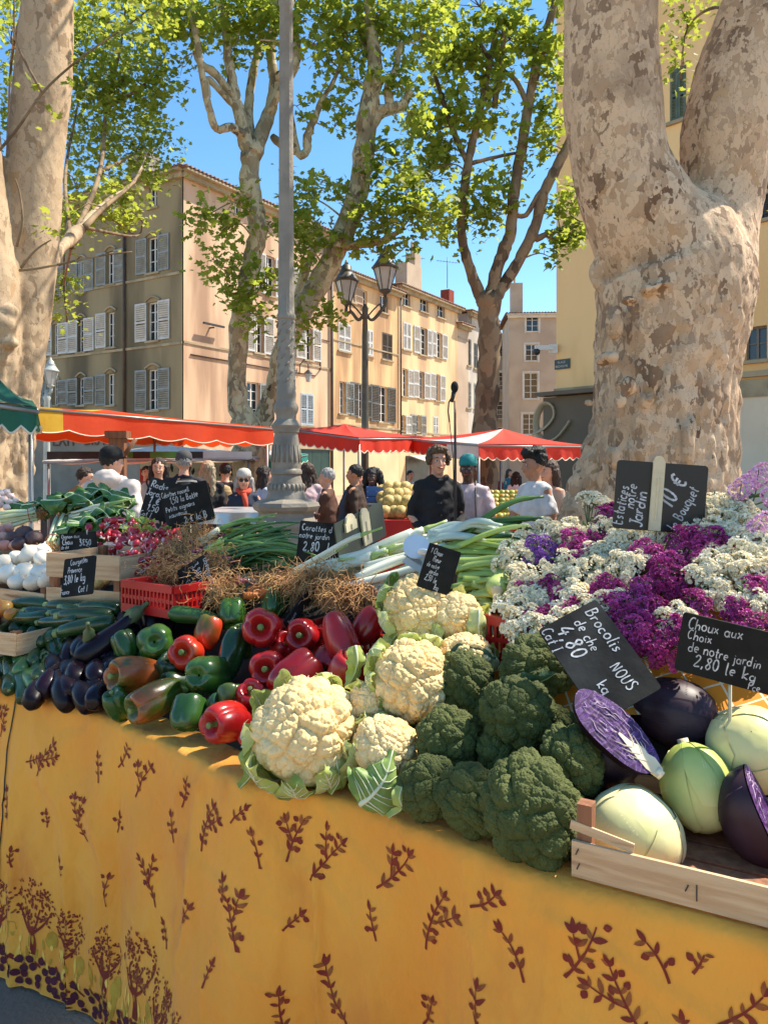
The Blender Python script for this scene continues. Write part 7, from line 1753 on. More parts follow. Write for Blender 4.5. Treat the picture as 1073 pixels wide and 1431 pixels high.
def broccoli(label,u,v,w,h,axis,lift=0,variant=0,off=.06,stalk=True):
    p=pile(u,v,off,lift=lift); k=w/F*p.y/2
    t=veg('broccoli',label,'broccoli',p,frame_from(axis,u*.03),[],'broccoli heads in the heap')
    V=BV[variant%4].copy(); V[:,1]*=h/w if abs(axis[2])<.8 else 1; np_mesh('crown',V,ICF7,m_bro,t,k)
    mb=MB(); 
    mb.tube([(0,0,-.95*k),(0,0,-.7*k),(0,0,-.2*k)],[.26*k,.24*k,.34*k],12)
    for q in range(7):
        a=2*PI*q/7; mb.tube([(.12*k*math.cos(a),.12*k*math.sin(a),-.65*k),(.42*k*math.cos(a),.42*k*math.sin(a),-.30*k),(.62*k*math.cos(a),.62*k*math.sin(a),-.05*k)],[.12*k,.11*k,.10*k],7)
    mb.build('stalk',m_brs,t); return t
broccoli('largest broccoli head at the front, touching the wooden crate',744,1130,128,140,(.0,-.85,.45),0.0,0)
broccoli('broccoli head left of the largest one at the front edge',660,1118,84,100,(-.1,-.85,.4),-.01,1)
broccoli('broccoli head at the front left, beside the loose cabbage leaf',598,1100,80,82,(-.2,-.8,.5),-.01,2)
broccoli('round broccoli head resting right of the small cauliflower',625,1033,84,84,(-.2,-.8,.5),.01,3)
broccoli('tall broccoli head under the dark leaf, second from the top left',652,958,80,96,(-.1,-.85,.4),.015,1)
broccoli('broccoli head with a yellowish spot in the middle of the heap',724,996,100,96,(.0,-.8,.55),.03,2)
broccoli('topmost broccoli head under the corner of the large slate board',750,932,100,90,(.1,-.6,.75),.035,3)
broccoli('broccoli head with yellow tinge beside the halved red cabbage',798,1064,94,84,(.3,-.75,.5),.0,0)
broccoli('shaded broccoli head between the three lower ones',700,1056,70,62,(0,-.8,.5),-.03,1)
broccoli('broccoli head wedged right of the tall cauliflower',612,985,56,64,(-.3,-.7,.5),-.02,2)
broccoli('shaded broccoli head behind the yellowish one',690,1010,70,70,(0,-.7,.6),-.05,3)
broccoli('shaded broccoli head behind the largest one',770,1020,70,70,(0,-.7,.6),-.04,1)
m_dlf = mat('broccoli_leaf',(.03,.075,.035),(.05,.11,.05),10,rough=.45,bump=.4,bscale=30)
for k,(pts,lab) in enumerate([([(618,925),(645,916),(670,918),(692,922)],'dark blue green leaf lying across the tall broccoli head'),([(700,960),(730,958),(756,952),(775,942)],'dark leaf stalk between two broccoli heads and the slate')]):
    p0 = pile(pts[1][0],pts[1][1],.06,lift=.05); t=veg('broccoli_leaf',lab,'leaf',p0,Quaternion(),[],None); mb=MB()
    leaf(mb,None,[P(u,v,p0.y-.02)-p0 for u,v in pts],.028 if k<2 else .01,cup=.3,ruffle=.2,seed=k,side=Vector((.2,-.6,.8)) if k<2 else Vector((1,0,0)),ribw=.09,veins=False); mb.build('blade',[m_dlf,m_brs],t)

# ---- cabbages
m_cab = mat('white_cabbage',srgb(244,228,172),srgb(232,214,150),3,rough=.5,bump=.25,bscale=9,bdist=.006,c3=srgb(206,206,124),s3=2,r3=(.5,.7),sss=.05)
m_cabg = mat('green_cabbage',srgb(206,206,116),srgb(224,218,144),4,rough=.5,bump=.25,bscale=9,bdist=.006,c3=srgb(172,184,84),s3=3,r3=(.5,.68))
m_cabv = mat('cabbage_vein',srgb(244,234,190),rough=.5)
m_rcab = mat('red_cabbage_skin',(.010,.003,.006),(.022,.007,.013),5,rough=.45,spec=.3,c3=(.07,.04,.055),s3=3,r3=(.55,.75),bump=.25,bscale=8,bdist=.006)
m_rvein = mat('red_cabbage_vein',(.07,.028,.05),rough=.45)
m_core = mat('cabbage_core',srgb(238,222,186),srgb(222,200,156),12,rough=.6)
def cabbage_shell(mb,k,sx,sz,seed,nveins=10):
    rr_=random.Random(seed); V=[];
    def surf(th,ph,o=0):
        d=Vector((math.sin(ph)*math.cos(th),math.sin(ph)*math.sin(th),math.cos(ph)))
        r=1+.035*noise.noise(d*1.6+Vector((seed,0,0)))+o+.008*noise.noise(d*6)
        return Vector((d.x*sx*r,d.y*sx*r,d.z*sz*r))*k
    mb.grid(lambda a,q: surf(2*PI*a,PI*(.004+.992*q)),60,36,0,wrap=True)
    # wrapper leaves: overlapping sheets with a visible rim
    for i in range(4):
        th0=2*PI*i/4+rr_.uniform(-.4,.4); wdt=rr_.uniform(.9,1.2); top=rr_.uniform(.12,.35)
        def lf_(a,q,th0=th0,wdt=wdt,top=top,i=i):
            x=(a-.5)*2; th=th0+x*wdt*(1-.25*q*q); ph=PI*(.97-(.97-top)*q)*(1) + .12*x*x*q
            rim=max(abs(x)**6,q**10); return surf(th,ph,.010+.004*i+.018*rim+.010*noise.noise(Vector((x*3,q*3,i+seed))))
        mb.grid(lf_,22,26,0)
        for vk in range(-nveins//2,nveins//2+1):
            pts=[lf_(.5+vk/nveins*.75*q,min(.97,q*1.0),)*1.004 for q in (.15,.35,.55,.75,.92)]
            mb.tube(pts,[.010*k,.008*k,.006*k,.004*k,.002*k] if vk==0 else [.0045*k,.004*k,.0035*k,.003*k,.0015*k],5,1)
def cabbage(label,u,v,w,axis,mats,Y=None,sx=1.0,sz=.9,cat='cabbage',group='cabbages in the crate',seed=0,name='white_cabbage',part='head',lift=0,off=.08):
    p = P(u,v,Y) if Y else pile(u,v,off,lift=lift)
    k=w/F*p.y/2; t=veg(name,label,cat,p,frame_from(axis,seed),[],group); mb=MB(); cabbage_shell(mb,k,sx,sz,seed); mb.build(part,mats,t)
    s=MB(); s.lathe([(.16*k,-sz*k*1.12),(.17*k,-sz*k*.96),(.22*k,-sz*k*.85)],14); s.build('stalk',m_core,t); return t
cabbage('cream white cabbage nearest the front slat of the crate',887,1166,132,(.35,-.35,.85),[m_cab,m_cabv],Y=1.43,seed=3)
cabbage('yellow green pointed cabbage in the middle of the crate',975,1101,100,(.15,-.45,-.85),[m_cabg,m_cabv],Y=1.50,sx=.98,sz=1.18,seed=5,name='green_cabbage')
cabbage('pale cabbage at the right edge with a small brown spot',1050,1047,118,(-.3,-.6,.6),[m_cab,m_cabv],Y=1.54,seed=8,sz=.95)
cabbage('dark red cabbage with its cut pale stalk turned to the right',943,996,116,(-.86,.35,.12),[m_rcab,m_rvein],Y=1.66,seed=9,name='red_cabbage',group='red cabbages',sx=.80,sz=1.0,lift=.01)
cabbage('dark red cabbage behind the pale one, at the right edge',1045,985,120,(-.2,-.2,.9),[m_rcab,m_rvein],Y=1.74,seed=10,name='red_cabbage',group='red cabbages',sz=.75,lift=.01)
cabbage('red cabbage hidden in shade at the left, behind the cut one',850,1055,90,(0,-.2,.9),[m_rcab,m_rvein],seed=12,name='red_cabbage',group='red cabbages',lift=-.07)
# halved red cabbages: dome below, cut face above
m_cut = bpy.data.materials.new('red_cabbage_cut'); m_cut.use_nodes=True; nt=m_cut.node_tree; N=nt.nodes; L=nt.links
tcn=N.new('ShaderNodeTexCoord'); mpn=N.new('ShaderNodeMapping'); L.new(tcn.outputs['Object'],mpn.inputs[0]); mpn.inputs['Scale'].default_value=(30,10,10)
nn_=N.new('ShaderNodeTexNoise'); nn_.inputs['Scale'].default_value=1.6; nn_.inputs['Detail'].default_value=3; nn_.inputs['Distortion'].default_value=1.6; L.new(mpn.outputs[0],nn_.inputs[0])
cr_=N.new('ShaderNodeValToRGB'); e=cr_.color_ramp.elements; e[0].position=.30; e[0].color=(.018,.004,.028,1); e[1].position=.47; e[1].color=(.055,.010,.075,1)
for ps_,cc in ((.505,(.06,.012,.09,1)),(.515,(.32,.22,.36,1)),(.523,(.12,.03,.18,1)),(.60,(.04,.010,.07,1)),(.612,(.28,.2,.32,1)),(.62,(.06,.012,.09,1))):
    x_=e.new(ps_); x_.color=cc
L.new(nn_.outputs[0],cr_.inputs[0]); L.new(cr_.outputs[0],N['Principled BSDF'].inputs['Base Color']); N['Principled BSDF'].inputs['Roughness'].default_value=.45
def half_cabbage(label,u,v,Lpx,wpx,long_axis,nrm,Y=None,lift=0,off=.08,depth=.9):
    p = P(u,v,Y) if Y else pile(u,v,off,lift=lift); k=Lpx/F*p.y/2; kw=wpx/F*p.y/2
    X=Vector(long_axis).normalized(); Z=Vector(nrm); Z=(Z-X*Z.dot(X)).normalized(); Yv=Z.cross(X)
    q=Matrix((X,Yv,Z)).transposed().to_quaternion()
    t=veg('red_cabbage_half',label,'cabbage',p,q,[],'halved red cabbages')
    def out(th): 
        r=1-.10*max(0,math.cos(th))**6+.02*math.sin(5*th); return (k*r*math.cos(th), kw*r*math.sin(th)*(1-.12*math.cos(th)))
    mb=MB(); mb.grid(lambda a,q_: Vector((out(2*PI*a)[0]*math.cos(q_*PI/2*.995), out(2*PI*a)[1]*math.cos(q_*PI/2*.995), -depth*kw*math.sin(q_*PI/2))),60,16,0,wrap=True)
    for j in range(5):
        a0=.25+PI/6*j+.9; mb.tube([Vector((out(a0*1.2)[0]*math.cos(q_),out(a0*1.2)[1]*math.cos(q_),-depth*kw*math.sin(q_)))*1.004 for q_ in (.1,.5,.9,1.3)],[.02*kw]*4,5,1)
    mb.build('outer_leaves',[m_rcab,m_rvein],t)
    mb=MB()
    mb.grid(lambda a,q_: Vector((out(2*PI*a)[0]*max(.001,q_)*.995,out(2*PI*a)[1]*max(.001,q_)*.995,.0015+.0022*noise.noise(Vector((math.cos(2*PI*a)*q_*7,math.sin(2*PI*a)*q_*14,0)))*(1-q_**6)+.001)),72,20,0,wrap=True)
    # white layered edges between leaves
    rr_=random.Random(int(u)); 
    for j in range(15):
        f=rr_.uniform(.18,.93); a0=rr_.uniform(0,2*PI); span=rr_.uniform(.25,.9); pts=[]
        for s_ in range(7):
            th=a0+span*s_/6; ff=f*(1+.05*math.sin(s_*1.7+j)); ox,oy=out(th); pts.append((ox*ff,oy*ff,.0032))
        mb.tube(pts,[.0002,.0007,.0011,.0011,.0010,.0006,.0002],5,1)
    mb.build('cut_face',[m_cut,mat('cut_white',(.42,.30,.42),rough=.5)],t)
    mb=MB(); pl=[(.97,.14),(.98,0),(.97,-.14),(.75,-.20),(.55,-.16),(.3,-.10),(.02,-.03),(.02,.03),(.3,.08),(.45,.18),(.6,.15),(.75,.22)]; n=len(pl)
    mb.add([(x*k,y*kw*1.6,.0042) for x,y in pl]+[(x*k,y*kw*1.6,-.002) for x,y in pl],[tuple(range(n))]+[(i,(i+1)%n,n+(i+1)%n,n+i) for i in range(n)])
    for sx in (-1,1):
        for b0 in (.35,.52,.68): mb.tube([(b0*k,.05*sx*kw,.004),((b0-.12)*k,.25*sx*kw,.004),((b0-.3)*k,.42*sx*kw,.0035)],[.05*kw,.03*kw,.006*kw],6,flat=.4)
    mb.build('white_core',m_core,t,smooth=False)
    mb=MB(); mb.tube([(.90*k,0,-.03*kw),(1.03*k,0,-.03*kw)],[.22*kw,.20*kw],12,flat=.8); mb.build('stalk',m_core,t)
    return t
half_cabbage('halved red cabbage showing its purple cut face and white core, left of the crate',862,1024,150,66,(.62,-.35,-.58),(.22,-.78,.48),lift=.035,depth=1.2)
half_cabbage('halved red cabbage standing in the crate at the right edge',1072,1146,150,104,(.30,-.30,-.86),(.86,-.50,.05),Y=1.40,depth=1.2)

# ---- alliums and roots at the back
m_root = mat('dry_roots',srgb(204,160,104),srgb(160,116,70),20,rough=.8,island=.25)
m_gst = mat('onion_greens',(.035,.10,.018),(.08,.17,.03),5,rough=.4,island=.25,c3=(.20,.30,.07),s3=2.5,r3=(.58,.72))
m_gst2 = mat('leek_greens',(.24,.34,.07),(.36,.44,.14),5,rough=.45,island=.2)
m_white = mat('leek_white',(.66,.66,.52),(.56,.58,.40),6,rough=.4,island=.1)
m_cel = mat('celery_green',(.34,.44,.08),(.46,.54,.16),5,rough=.4,island=.2,stretch=(1,1,1))
m_redon = mat('red_onion',(.14,.02,.05),(.26,.06,.10),8,rough=.35,island=.3)
m_rad = mat('radish_skin',(.50,.022,.035),(.38,.016,.03),8,rough=.3,island=.3,c3=(.75,.5,.5),s3=14,r3=(.62,.72))
m_radw = mat('radish_tail',(.72,.60,.52),rough=.5)
def curls(mb, c, n, R_, L_, down=.6, rad=.0012, seed=0, dirv=None, spread=1.0, mi=0):
    rr_=random.Random(seed)
    for k in range(n):
        s=c+Vector((rr_.gauss(0,1)*R_[0],rr_.gauss(0,1)*R_[1],rr_.gauss(0,1)*R_[2])); d=Vector((rr_.gauss(0,1),rr_.gauss(0,1),rr_.gauss(0,1)-down)).normalized()
        if dirv is not None: d=(d*spread+Vector(dirv)).normalized()
        pts=[s]; 
        for j in range(6): d=(d+Vector((rr_.gauss(0,1),rr_.gauss(0,1),rr_.gauss(0,1)-.15))*.45).normalized(); pts.append(pts[-1]+d*L_/6*rr_.uniform(.7,1.2))
        mb.tube(pts,[rad*1.2]*3+[rad]*2+[rad*.6]*2,3,mi,cap=False)
def bunch_px(name,label,cat,u,v,group=None,lift=.0,off=.05):
    p=pile(u,v,off,lift=lift); return thing(name,label,cat,p,0,group),p,p.y/F
# spring onions: tangled roots on the left, bulbs, greens going right
SO=[(250,772,'spring onion bundle with the thickest tangle of tan roots, under the big slate board',.06),(238,800,'spring onion bundle with roots hanging over the red crate',.06),(300,790,'spring onion bundle whose roots touch the sideways slate board',.05),(318,822,'spring onion bundle with loose tan roots behind the dark peppers',.08),(282,752,'spring onion bundle with purple bulbs at the back of the roots',.05)]
for k,(u,v,l,li) in enumerate(SO):
    t,p,q=bunch_px('spring_onion_bunch',l,'spring onions',u,v,'spring onion bundles',lift=li)
    mb=MB(); curls(mb,Vector((0,-.02,0)),400,(.046,.032,.032),.060,.3,.001,k+5); mb.build('roots',m_root,t)
    mb=MB(); rr_=random.Random(k)
    for j in range(9):
        c=Vector((.04+rr_.uniform(-.02,.05),rr_.uniform(-.03,.06),rr_.uniform(-.02,.035))); mb.ball(c,(.016,.011,.011),nu=10,nv=8)
        mb.tube([c,c+Vector((.03,.01,.0))],[.009,.006],8)
    mb.build('bulbs',m_redon,t)
# greens, three layers of long leaves as bunches
def greens(label,u0,v0,u1,v1,n,spread0,spread1,m,mw,r=.006,group=None,lift=.02,name='onion_greens_bunch',cat='onion greens',whitef=.25,sag=.02,seed=0,dy=.0):
    pa=pile(u0,v0,.05,lift=lift); pb=pile(u1,v1,.05,lift=lift); pb=P(u1,v1,pb.y+dy); t=thing(name,label,cat,pa,0,group); rr_=random.Random(seed+int(u0)); mb=MB(); wb=MB(); d=(pb-pa)
    for k in range(n):
        a=Vector((rr_.gauss(0,1),rr_.gauss(0,1)*1.4,rr_.gauss(0,1)))*spread0; b=d+Vector((rr_.gauss(0,1),rr_.gauss(0,1)*1.5,rr_.gauss(0,1)))*spread1; b*=1+rr_.uniform(-.12,.1)
        m1=a.lerp(b,.33)+Vector((0,0,sag*rr_.uniform(.3,1.5))); m2=a.lerp(b,.66)+Vector((0,0,sag*rr_.uniform(.5,1.6)))
        c=[Vector(x) for x in crom([tuple(a),tuple(m1),tuple(m2),tuple(b)],6)]; nw=max(2,int(len(c)*whitef)); rk_=r*rr_.uniform(.8,1.25)
        if mw is not None: wb.tube(c[:nw+1],[rk_*1.05]*(nw+1),8)
        s0 = nw if mw is not None else 0
        mb.tube(c[s0:],[rk_*(1-.25*j/len(c))*(1 if j<len(c)-s0-3 else .55) for j in range(len(c)-s0)],7,flat=.55)
    if mw is not None: wb.build('white_shafts',mw,t)
    mb.build('leaves',m,t); return t
GG='green onion stalks'
greens('upper layer of onion greens pointing at the lamp column',282,762,372,735,16,.014,.022,m_gst2 if False else mat('onion_greens_light',(.10,.20,.03),(.20,.30,.07),5,rough=.4,island=.25),m_white,.0065,GG,.03,whitef=.3)
greens('middle layer of onion greens with pale lower stalks',300,776,398,756,22,.018,.024,m_gst,m_cel,.0065,GG,.02,whitef=.3,seed=2)
greens('lower layer of dark onion greens nearest the carrots',300,792,440,790,34,.02,.022,m_gst,None,.0062,GG,.005,seed=4,sag=.035)
greens('dark onion greens lying behind the carrot slate board',330,782,436,775,24,.02,.022,m_gst,None,.006,GG,.01,seed=6,sag=.03)
greens('onion greens showing at the foot of the lamp column',310,768,400,745,18,.018,.026,m_gst,m_cel,.006,GG,.02,seed=8,whitef=.15)
# leeks
LK=[(470,800,'leek bundle with the widest mat of tan roots, left of the top cauliflower',620,748),(440,812,'leek bundle with roots spreading towards the red peppers',560,770),(500,820,'leek bundle with thick white shafts right behind the top cauliflower',640,775),(410,808,'leek bundle with thin shafts next to the carrots',520,775)]
for k,(u,v,l,u2,v2) in enumerate(LK):
    t=greens(l,u,v,u2,v2,8,.022,.03,m_gst2,m_white,.0145 if k!=3 else .008,'leek bundles',.03,'leek_bunch','leeks',.75,.01,seed=k)
    p=t.location; rr_=random.Random(k); mb=MB(); curls(mb,Vector((-.015,-.02,-.005)),460,(.045,.028,.020),.075,.7,.0012,k+40,dirv=(-.5,-.6,-.3),spread=.8); mb.build('roots',m_root,t)
greens('dark leek tops lying at the back, beside the card holder',640,752,740,742,14,.02,.03,m_gst,None,.012,'leek bundles',.05,'leek_bunch','leeks',seed=12,dy=.05)
greens('pale broad leek leaf lying across the dark tops',600,752,700,738,5,.012,.02,mat('leek_pale',(.42,.50,.40),(.50,.56,.46),4,rough=.45),None,.015,'leek bundles',.07,'leek_bunch','leeks',seed=13,dy=.0)
# celery
for k,(u,v,u2,v2,n,l) in enumerate([(632,768,722,770,9,'topmost celery bunch, stalks parallel to the leeks'),(636,792,720,790,9,'second celery bunch, bright yellow green'),(640,812,705,815,8,'third celery bunch ending behind the white flowers'),(652,835,712,840,8,'lowest celery bunch above the red crate'),(640,780,730,780,8,'celery bunch in the middle of the pile')]):
    greens(l,u,v,u2,v2,n,.014,.022,m_cel,None,.011,'celery bunches',.05-.01*k,'celery_bunch','celery',seed=20+k,sag=.008)
t,p,q=bunch_px('celery_heart','cut celery heart with its round pale butt facing the camera','celery',698,822,None,.05)
mb=MB(); mb.tube([(.05,.12,.02),(.02,.05,.015),(-.01,-.01,0),(-.012,-.035,-.002)],[.030,.034,.032,.022],16)
for k in range(9):
    a=2*PI*k/9; mb.tube([(.06+.02*math.cos(a),.14,.02+.02*math.sin(a)),(.02+.027*math.cos(a),.05,.015+.027*math.sin(a)),(-.01+.02*math.cos(a),-.015,.02*math.sin(a))],[.009,.011,.006],7)
mb.build('stalks',m_cel,t); mb=MB(); mb.ball((-.013,-.037,-.002),(.016,.003,.016)); mb.build('cut_base',m_core,t)
# carrots
m_car=mat('carrot_orange',(.62,.16,.02),(.52,.12,.02),12,rough=.55,bump=.2,bscale=40,stretch=(1,1,4))
for k,(u,v,ax,L_) in enumerate([(378,806,(.95,.2,.10),.20),(374,815,(.9,.3,-.05),.19),(380,822,(.92,.1,.05),.18),(368,824,(.8,-.2,-.1),.17),(388,829,(.9,-.2,0),.16),(372,831,(.7,.3,0),.15)]):
    p=pile(u,v,.05,lift=.03); b=curved([(.002,0),(.006,.03),(.010,L_*.5),(.0135,L_*.9),(.011,L_)],.004,12)
    l=['topmost carrot, lying level under the onion greens','second carrot from the top','third carrot, just above the carrot tops','carrot pointing down left towards the dark pepper','carrot beside the carrot tops','lowest carrot in the small pile'][k]
    t=veg('carrot',l,'carrot',p,frame_from((-ax[0],-ax[1],-ax[2])),[('root',b,m_car)],'carrots')
t,p,q=bunch_px('leafy_tuft','tuft of feathery green carrot tops in front of the leek roots','carrot tops',405,828,None,.02)
rs=np.random.RandomState(9); leaf_mesh('foliage',rs.normal(size=(420,3))*np.array([.035,.03,.02]),.011,mat('carrot_leaf',(.05,.12,.02),(.10,.18,.04),20,rough=.6,island=.3),t,5,LEAF4)
# radishes
def radish(mb_r,mb_t,c,d,s):
    q=Vector(d).to_track_quat('Z','Y').to_matrix().to_4x4(); M4=Matrix.Translation(c)@q@Matrix.Scale(s,4)
    mb_r.lathe([(.002,-.012),(.007,-.010),(.0105,-.002),(.010,.006),(.006,.012),(.003,.016)],10,M=M4); mb_t.tube([M4@Vector((0,0,.013)),M4@Vector((.001,0,.028)),M4@Vector((.006,.002,.045))],[.003*s,.0013*s,.0004*s],5)
rr=random.Random(77)
RB=[(160,738,.03),(185,752,.04),(205,762,.05),(172,765,.04),(220,752,.04),(198,784,.06),(215,790,.06),(185,777,.06),(150,752,.03),(228,778,.06),(240,738,.03),(200,740,.03)]
RL=['radish bunch nearest the chard leaves','radish bunch below the pale young leaves','radish bunch in the middle of the radish heap','radish bunch behind the wooden crate','radish bunch left of the tangled roots','radish bunch above the red crate rim, left','radish bunch above the red crate rim, right','radish bunch with long pink tails in the middle','radish bunch at the left tip of the heap','radish bunch touching the tangled roots','radish bunch under the slate lettered Radis','radish bunch at the top of the heap']
m_rl=mat('radish_leaf',(.22,.36,.05),(.40,.50,.10),12,rough=.5,transl=.3,tcol=(.6,.7,.15),island=.2)
for k,(u,v,li) in enumerate(RB):
    t,p,q=bunch_px('radish_bunch',RL[k],'radishes',u,v,'bunches of radishes',li)
    ax=Vector((rr.uniform(-.5,.5),-.8,-.2)).normalized()
    for j in range(15):
        a,b=MB(),MB(); c=Vector((rr.gauss(0,.032),rr.gauss(0,.022),rr.gauss(0,.022))); d=(ax+Vector((rr.gauss(0,.4),rr.gauss(0,.3),rr.gauss(0,.4)))).normalized()
        radish(a,b,c,d,rr.uniform(1.1,1.55)); ro=a.build('radish',m_rad,t); b.build('tail',m_radw,ro)
    if k in (1,4,11,2,10): mb=MB(); rl=random.Random(k)
    if k in (1,4,11,10):
        for j in range(6):
            s_=.045; d=Vector((rl.uniform(-1,1),rl.uniform(-.3,1),rl.uniform(.2,1))).normalized()*s_; leaf(mb,None,[Vector((0,.01,.01)),Vector(d)*.5+Vector((0,0,.012)),Vector(d)*1.1+Vector((0,0,.01)),Vector(d)*1.6-Vector((0,0,.01))],.018,cup=.4,ruffle=.4,seed=j+k,ribw=.08,veins=False,nu=9,nv=12)
        mb.build('leaves',[m_rl,m_rib],t)
# chard
m_chd=mat('chard_leaf',(.035,.11,.014),(.07,.17,.022),8,rough=.38,bump=.9,bscale=14,bdist=.02,c3=(.08,.18,.03),s3=4,r3=(.55,.7))
def chard(label,u,v,n,sp,Lh,lift=.03,dirx=1,seed=0,w=.055):
    t,p,q=bunch_px('chard_bunch',label,'chard',u,v,'bunches of chard',lift); rl=random.Random(seed)
    for k in range(n):
        mb=MB(); s=Vector((rl.gauss(0,sp),rl.gauss(0,sp),rl.uniform(-.02,.03))); d=Vector((dirx*rl.uniform(.5,1),rl.uniform(-.5,.5),rl.uniform(-.1,.35))).normalized()
        leaf(mb,None,[s-d*.10,s,s+d*Lh*.5+Vector((0,0,.025)),s+d*Lh+Vector((0,0,-.01)),s+d*Lh*1.2-Vector((0,0,.04))],w*rl.uniform(.8,1.3),cup=.35,ruffle=.55,cut=.35,seed=seed*7+k,ribw=.05,veins=False,side=Vector((-.2*dirx,.9,.3)),nu=15,nv=26); mb.build('leaf',[m_chd,m_rib],t)
    return t
chard('chard bunch with big crinkled dark leaves at the back left',72,704,11,.055,.13,.03,1,1,.05)
chard('chard bunch whose dark leaves reach towards the hooded man',115,704,12,.055,.14,.025,1,2,.055)
chard('chard bunch with leaves hanging just above the radishes',118,737,11,.035,.11,.03,1,3,.045)
chard('chard bunch with wilting leaves, left of the radish heap',140,726,9,.035,.11,.03,1,4,.042)
def stalks(label,u,v,u2,v2,n,r,seed,lift=.04):
    pa=pile(u,v,.05,lift=lift); pb=P(u2,v2,pile(u2,v2,.05,lift=lift).y); t=thing('chard_stalks',label,'chard',pa,0,'tied chard stalks'); mb=MB(); rl=random.Random(seed); d=pb-pa; pr=d.cross(Vector((0,0,1))).normalized(); up_=pr.cross(d).normalized()
    for k in range(n):
        a=2*PI*k/n; o=(pr*math.cos(a)+up_*math.sin(a))*(r if k%2 else r*.55); mb.tube([o*1.15,d*.35+o*1.05,d*.75+o*.75,d+o*.9],[.012,.011,.009,.011],7,flat=.6)
    mb.build('stalks',mat('chard_white',(.66,.66,.48),(.50,.55,.28),8,rough=.45,island=.2),t)
    mb=MB(); c=d*.80; mb.tube([c+(pr*math.cos(a)+up_*math.sin(a))*(r*.95+.008) for a in [2*PI*k/20 for k in range(21)]],.002,6); mb.build('rubber_band',mat('rubber',(.45,.12,.06),rough=.5),t)
    mb=MB(); curls(mb,d*1.08,160,(.018,.018,.018),.03,.2,.001,seed); mb.build('roots',m_root,t); return t
stalks('thick tied bunch of white chard stalks at the left edge',2,728,52,718,13,.034,1)
stalks('tied bunch of white chard stalks bending down towards the small slate',88,728,72,764,11,.028,2,.04)
greens('loose white chard ribs pointing at the radish slate',100,722,178,706,7,.01,.02,m_cel,m_white,.006,None,.05,'chard_ribs','chard',.6,.01,seed=31)
# roots and onions on the left
def spherical(name,label,cat,group,pts,rad,m,sq=.9,part=None,lift=.03):
    proto=None; rl=random.Random(len(pts))
    for (u,v,w) in pts:
        p=pile(u,v,.05,lift=lift); k=w/F*p.y/2
        mb=MB(); mb.lathe([(k*.12,-k*.95*sq),(k*.6,-k*.75*sq),(k*.95,-k*.25*sq),(k,.1*k*sq),(k*.85,k*.5*sq),(k*.45,k*.82*sq),(k*.14,k*.98*sq),(k*.06,k*1.25*sq)],20)
        o=mb.build(name,m,None); o.location=p; o.rotation_euler=(rl.uniform(-.6,.6),rl.uniform(-.6,.6),rl.uniform(0,6)); tag(o,label,cat,group)
m_onw=mat('white_onion',srgb(242,232,212),srgb(224,208,184),6,rough=.35,stretch=(1,1,.3))
spherical('white_onion','smooth white onion heaped in the crate at the left edge','onion','white onions in the crate',[(6,788,30),(24,780,24),(44,776,34),(62,782,30),(14,802,32),(36,800,32),(56,804,34),(70,796,26),(0,806,24),(24,814,26),(46,815,26),(-14,792,28),(-12,806,28),(66,812,26),(60,770,24)],.03,m_onw,lift=.06)
spherical('beetroot','round dark beetroot in the crate behind the white onions','beetroot','beetroots in the left crate',[(34,746,26),(48,752,24),(18,752,22),(28,760,22)],.03,mat('beet_skin',(.05,.022,.03),(.11,.06,.05),10,rough=.6,bump=.3,bscale=30),lift=.07)
spherical('pink_onion','flat pink onion beside the beetroots','onion','pink onions in the left crate',[(4,752,20),(8,762,18),(22,762,18),(-6,758,20),(0,742,18),(12,738,16)],.03,mat('pink_skin',srgb(206,160,140),srgb(176,120,110),8,rough=.5),lift=.06)
spherical('garlic_bulb','pale garlic bulb heaped at the back left corner','garlic','garlic bulbs at the back left',[(2,690,12),(10,688,12),(16,694,11),(6,698,12),(14,702,11),(-4,696,12),(22,700,10),(0,706,11),(10,709,11)],.02,mat('garlic_skin',srgb(220,200,190),srgb(196,168,160),10,rough=.5),lift=.06)
spherical('apple','red and yellow apple in the cut off crate at the left edge','apple','apples in the left crate',[(6,850,26),(-8,856,26),(16,858,20)],.03,mat('apple_skin',(.55,.06,.03),(.62,.35,.06),6,rough=.3),lift=.045)
spherical('potato','pale yellow potato seen through the slats of the wooden crate','potato','potatoes in the slatted crate',[(130,806,24),(146,808,24),(138,815,22),(154,804,20)],.03,mat('potato_skin',srgb(222,190,120),srgb(196,160,96),9,rough=.6),sq=.75,lift=.03)

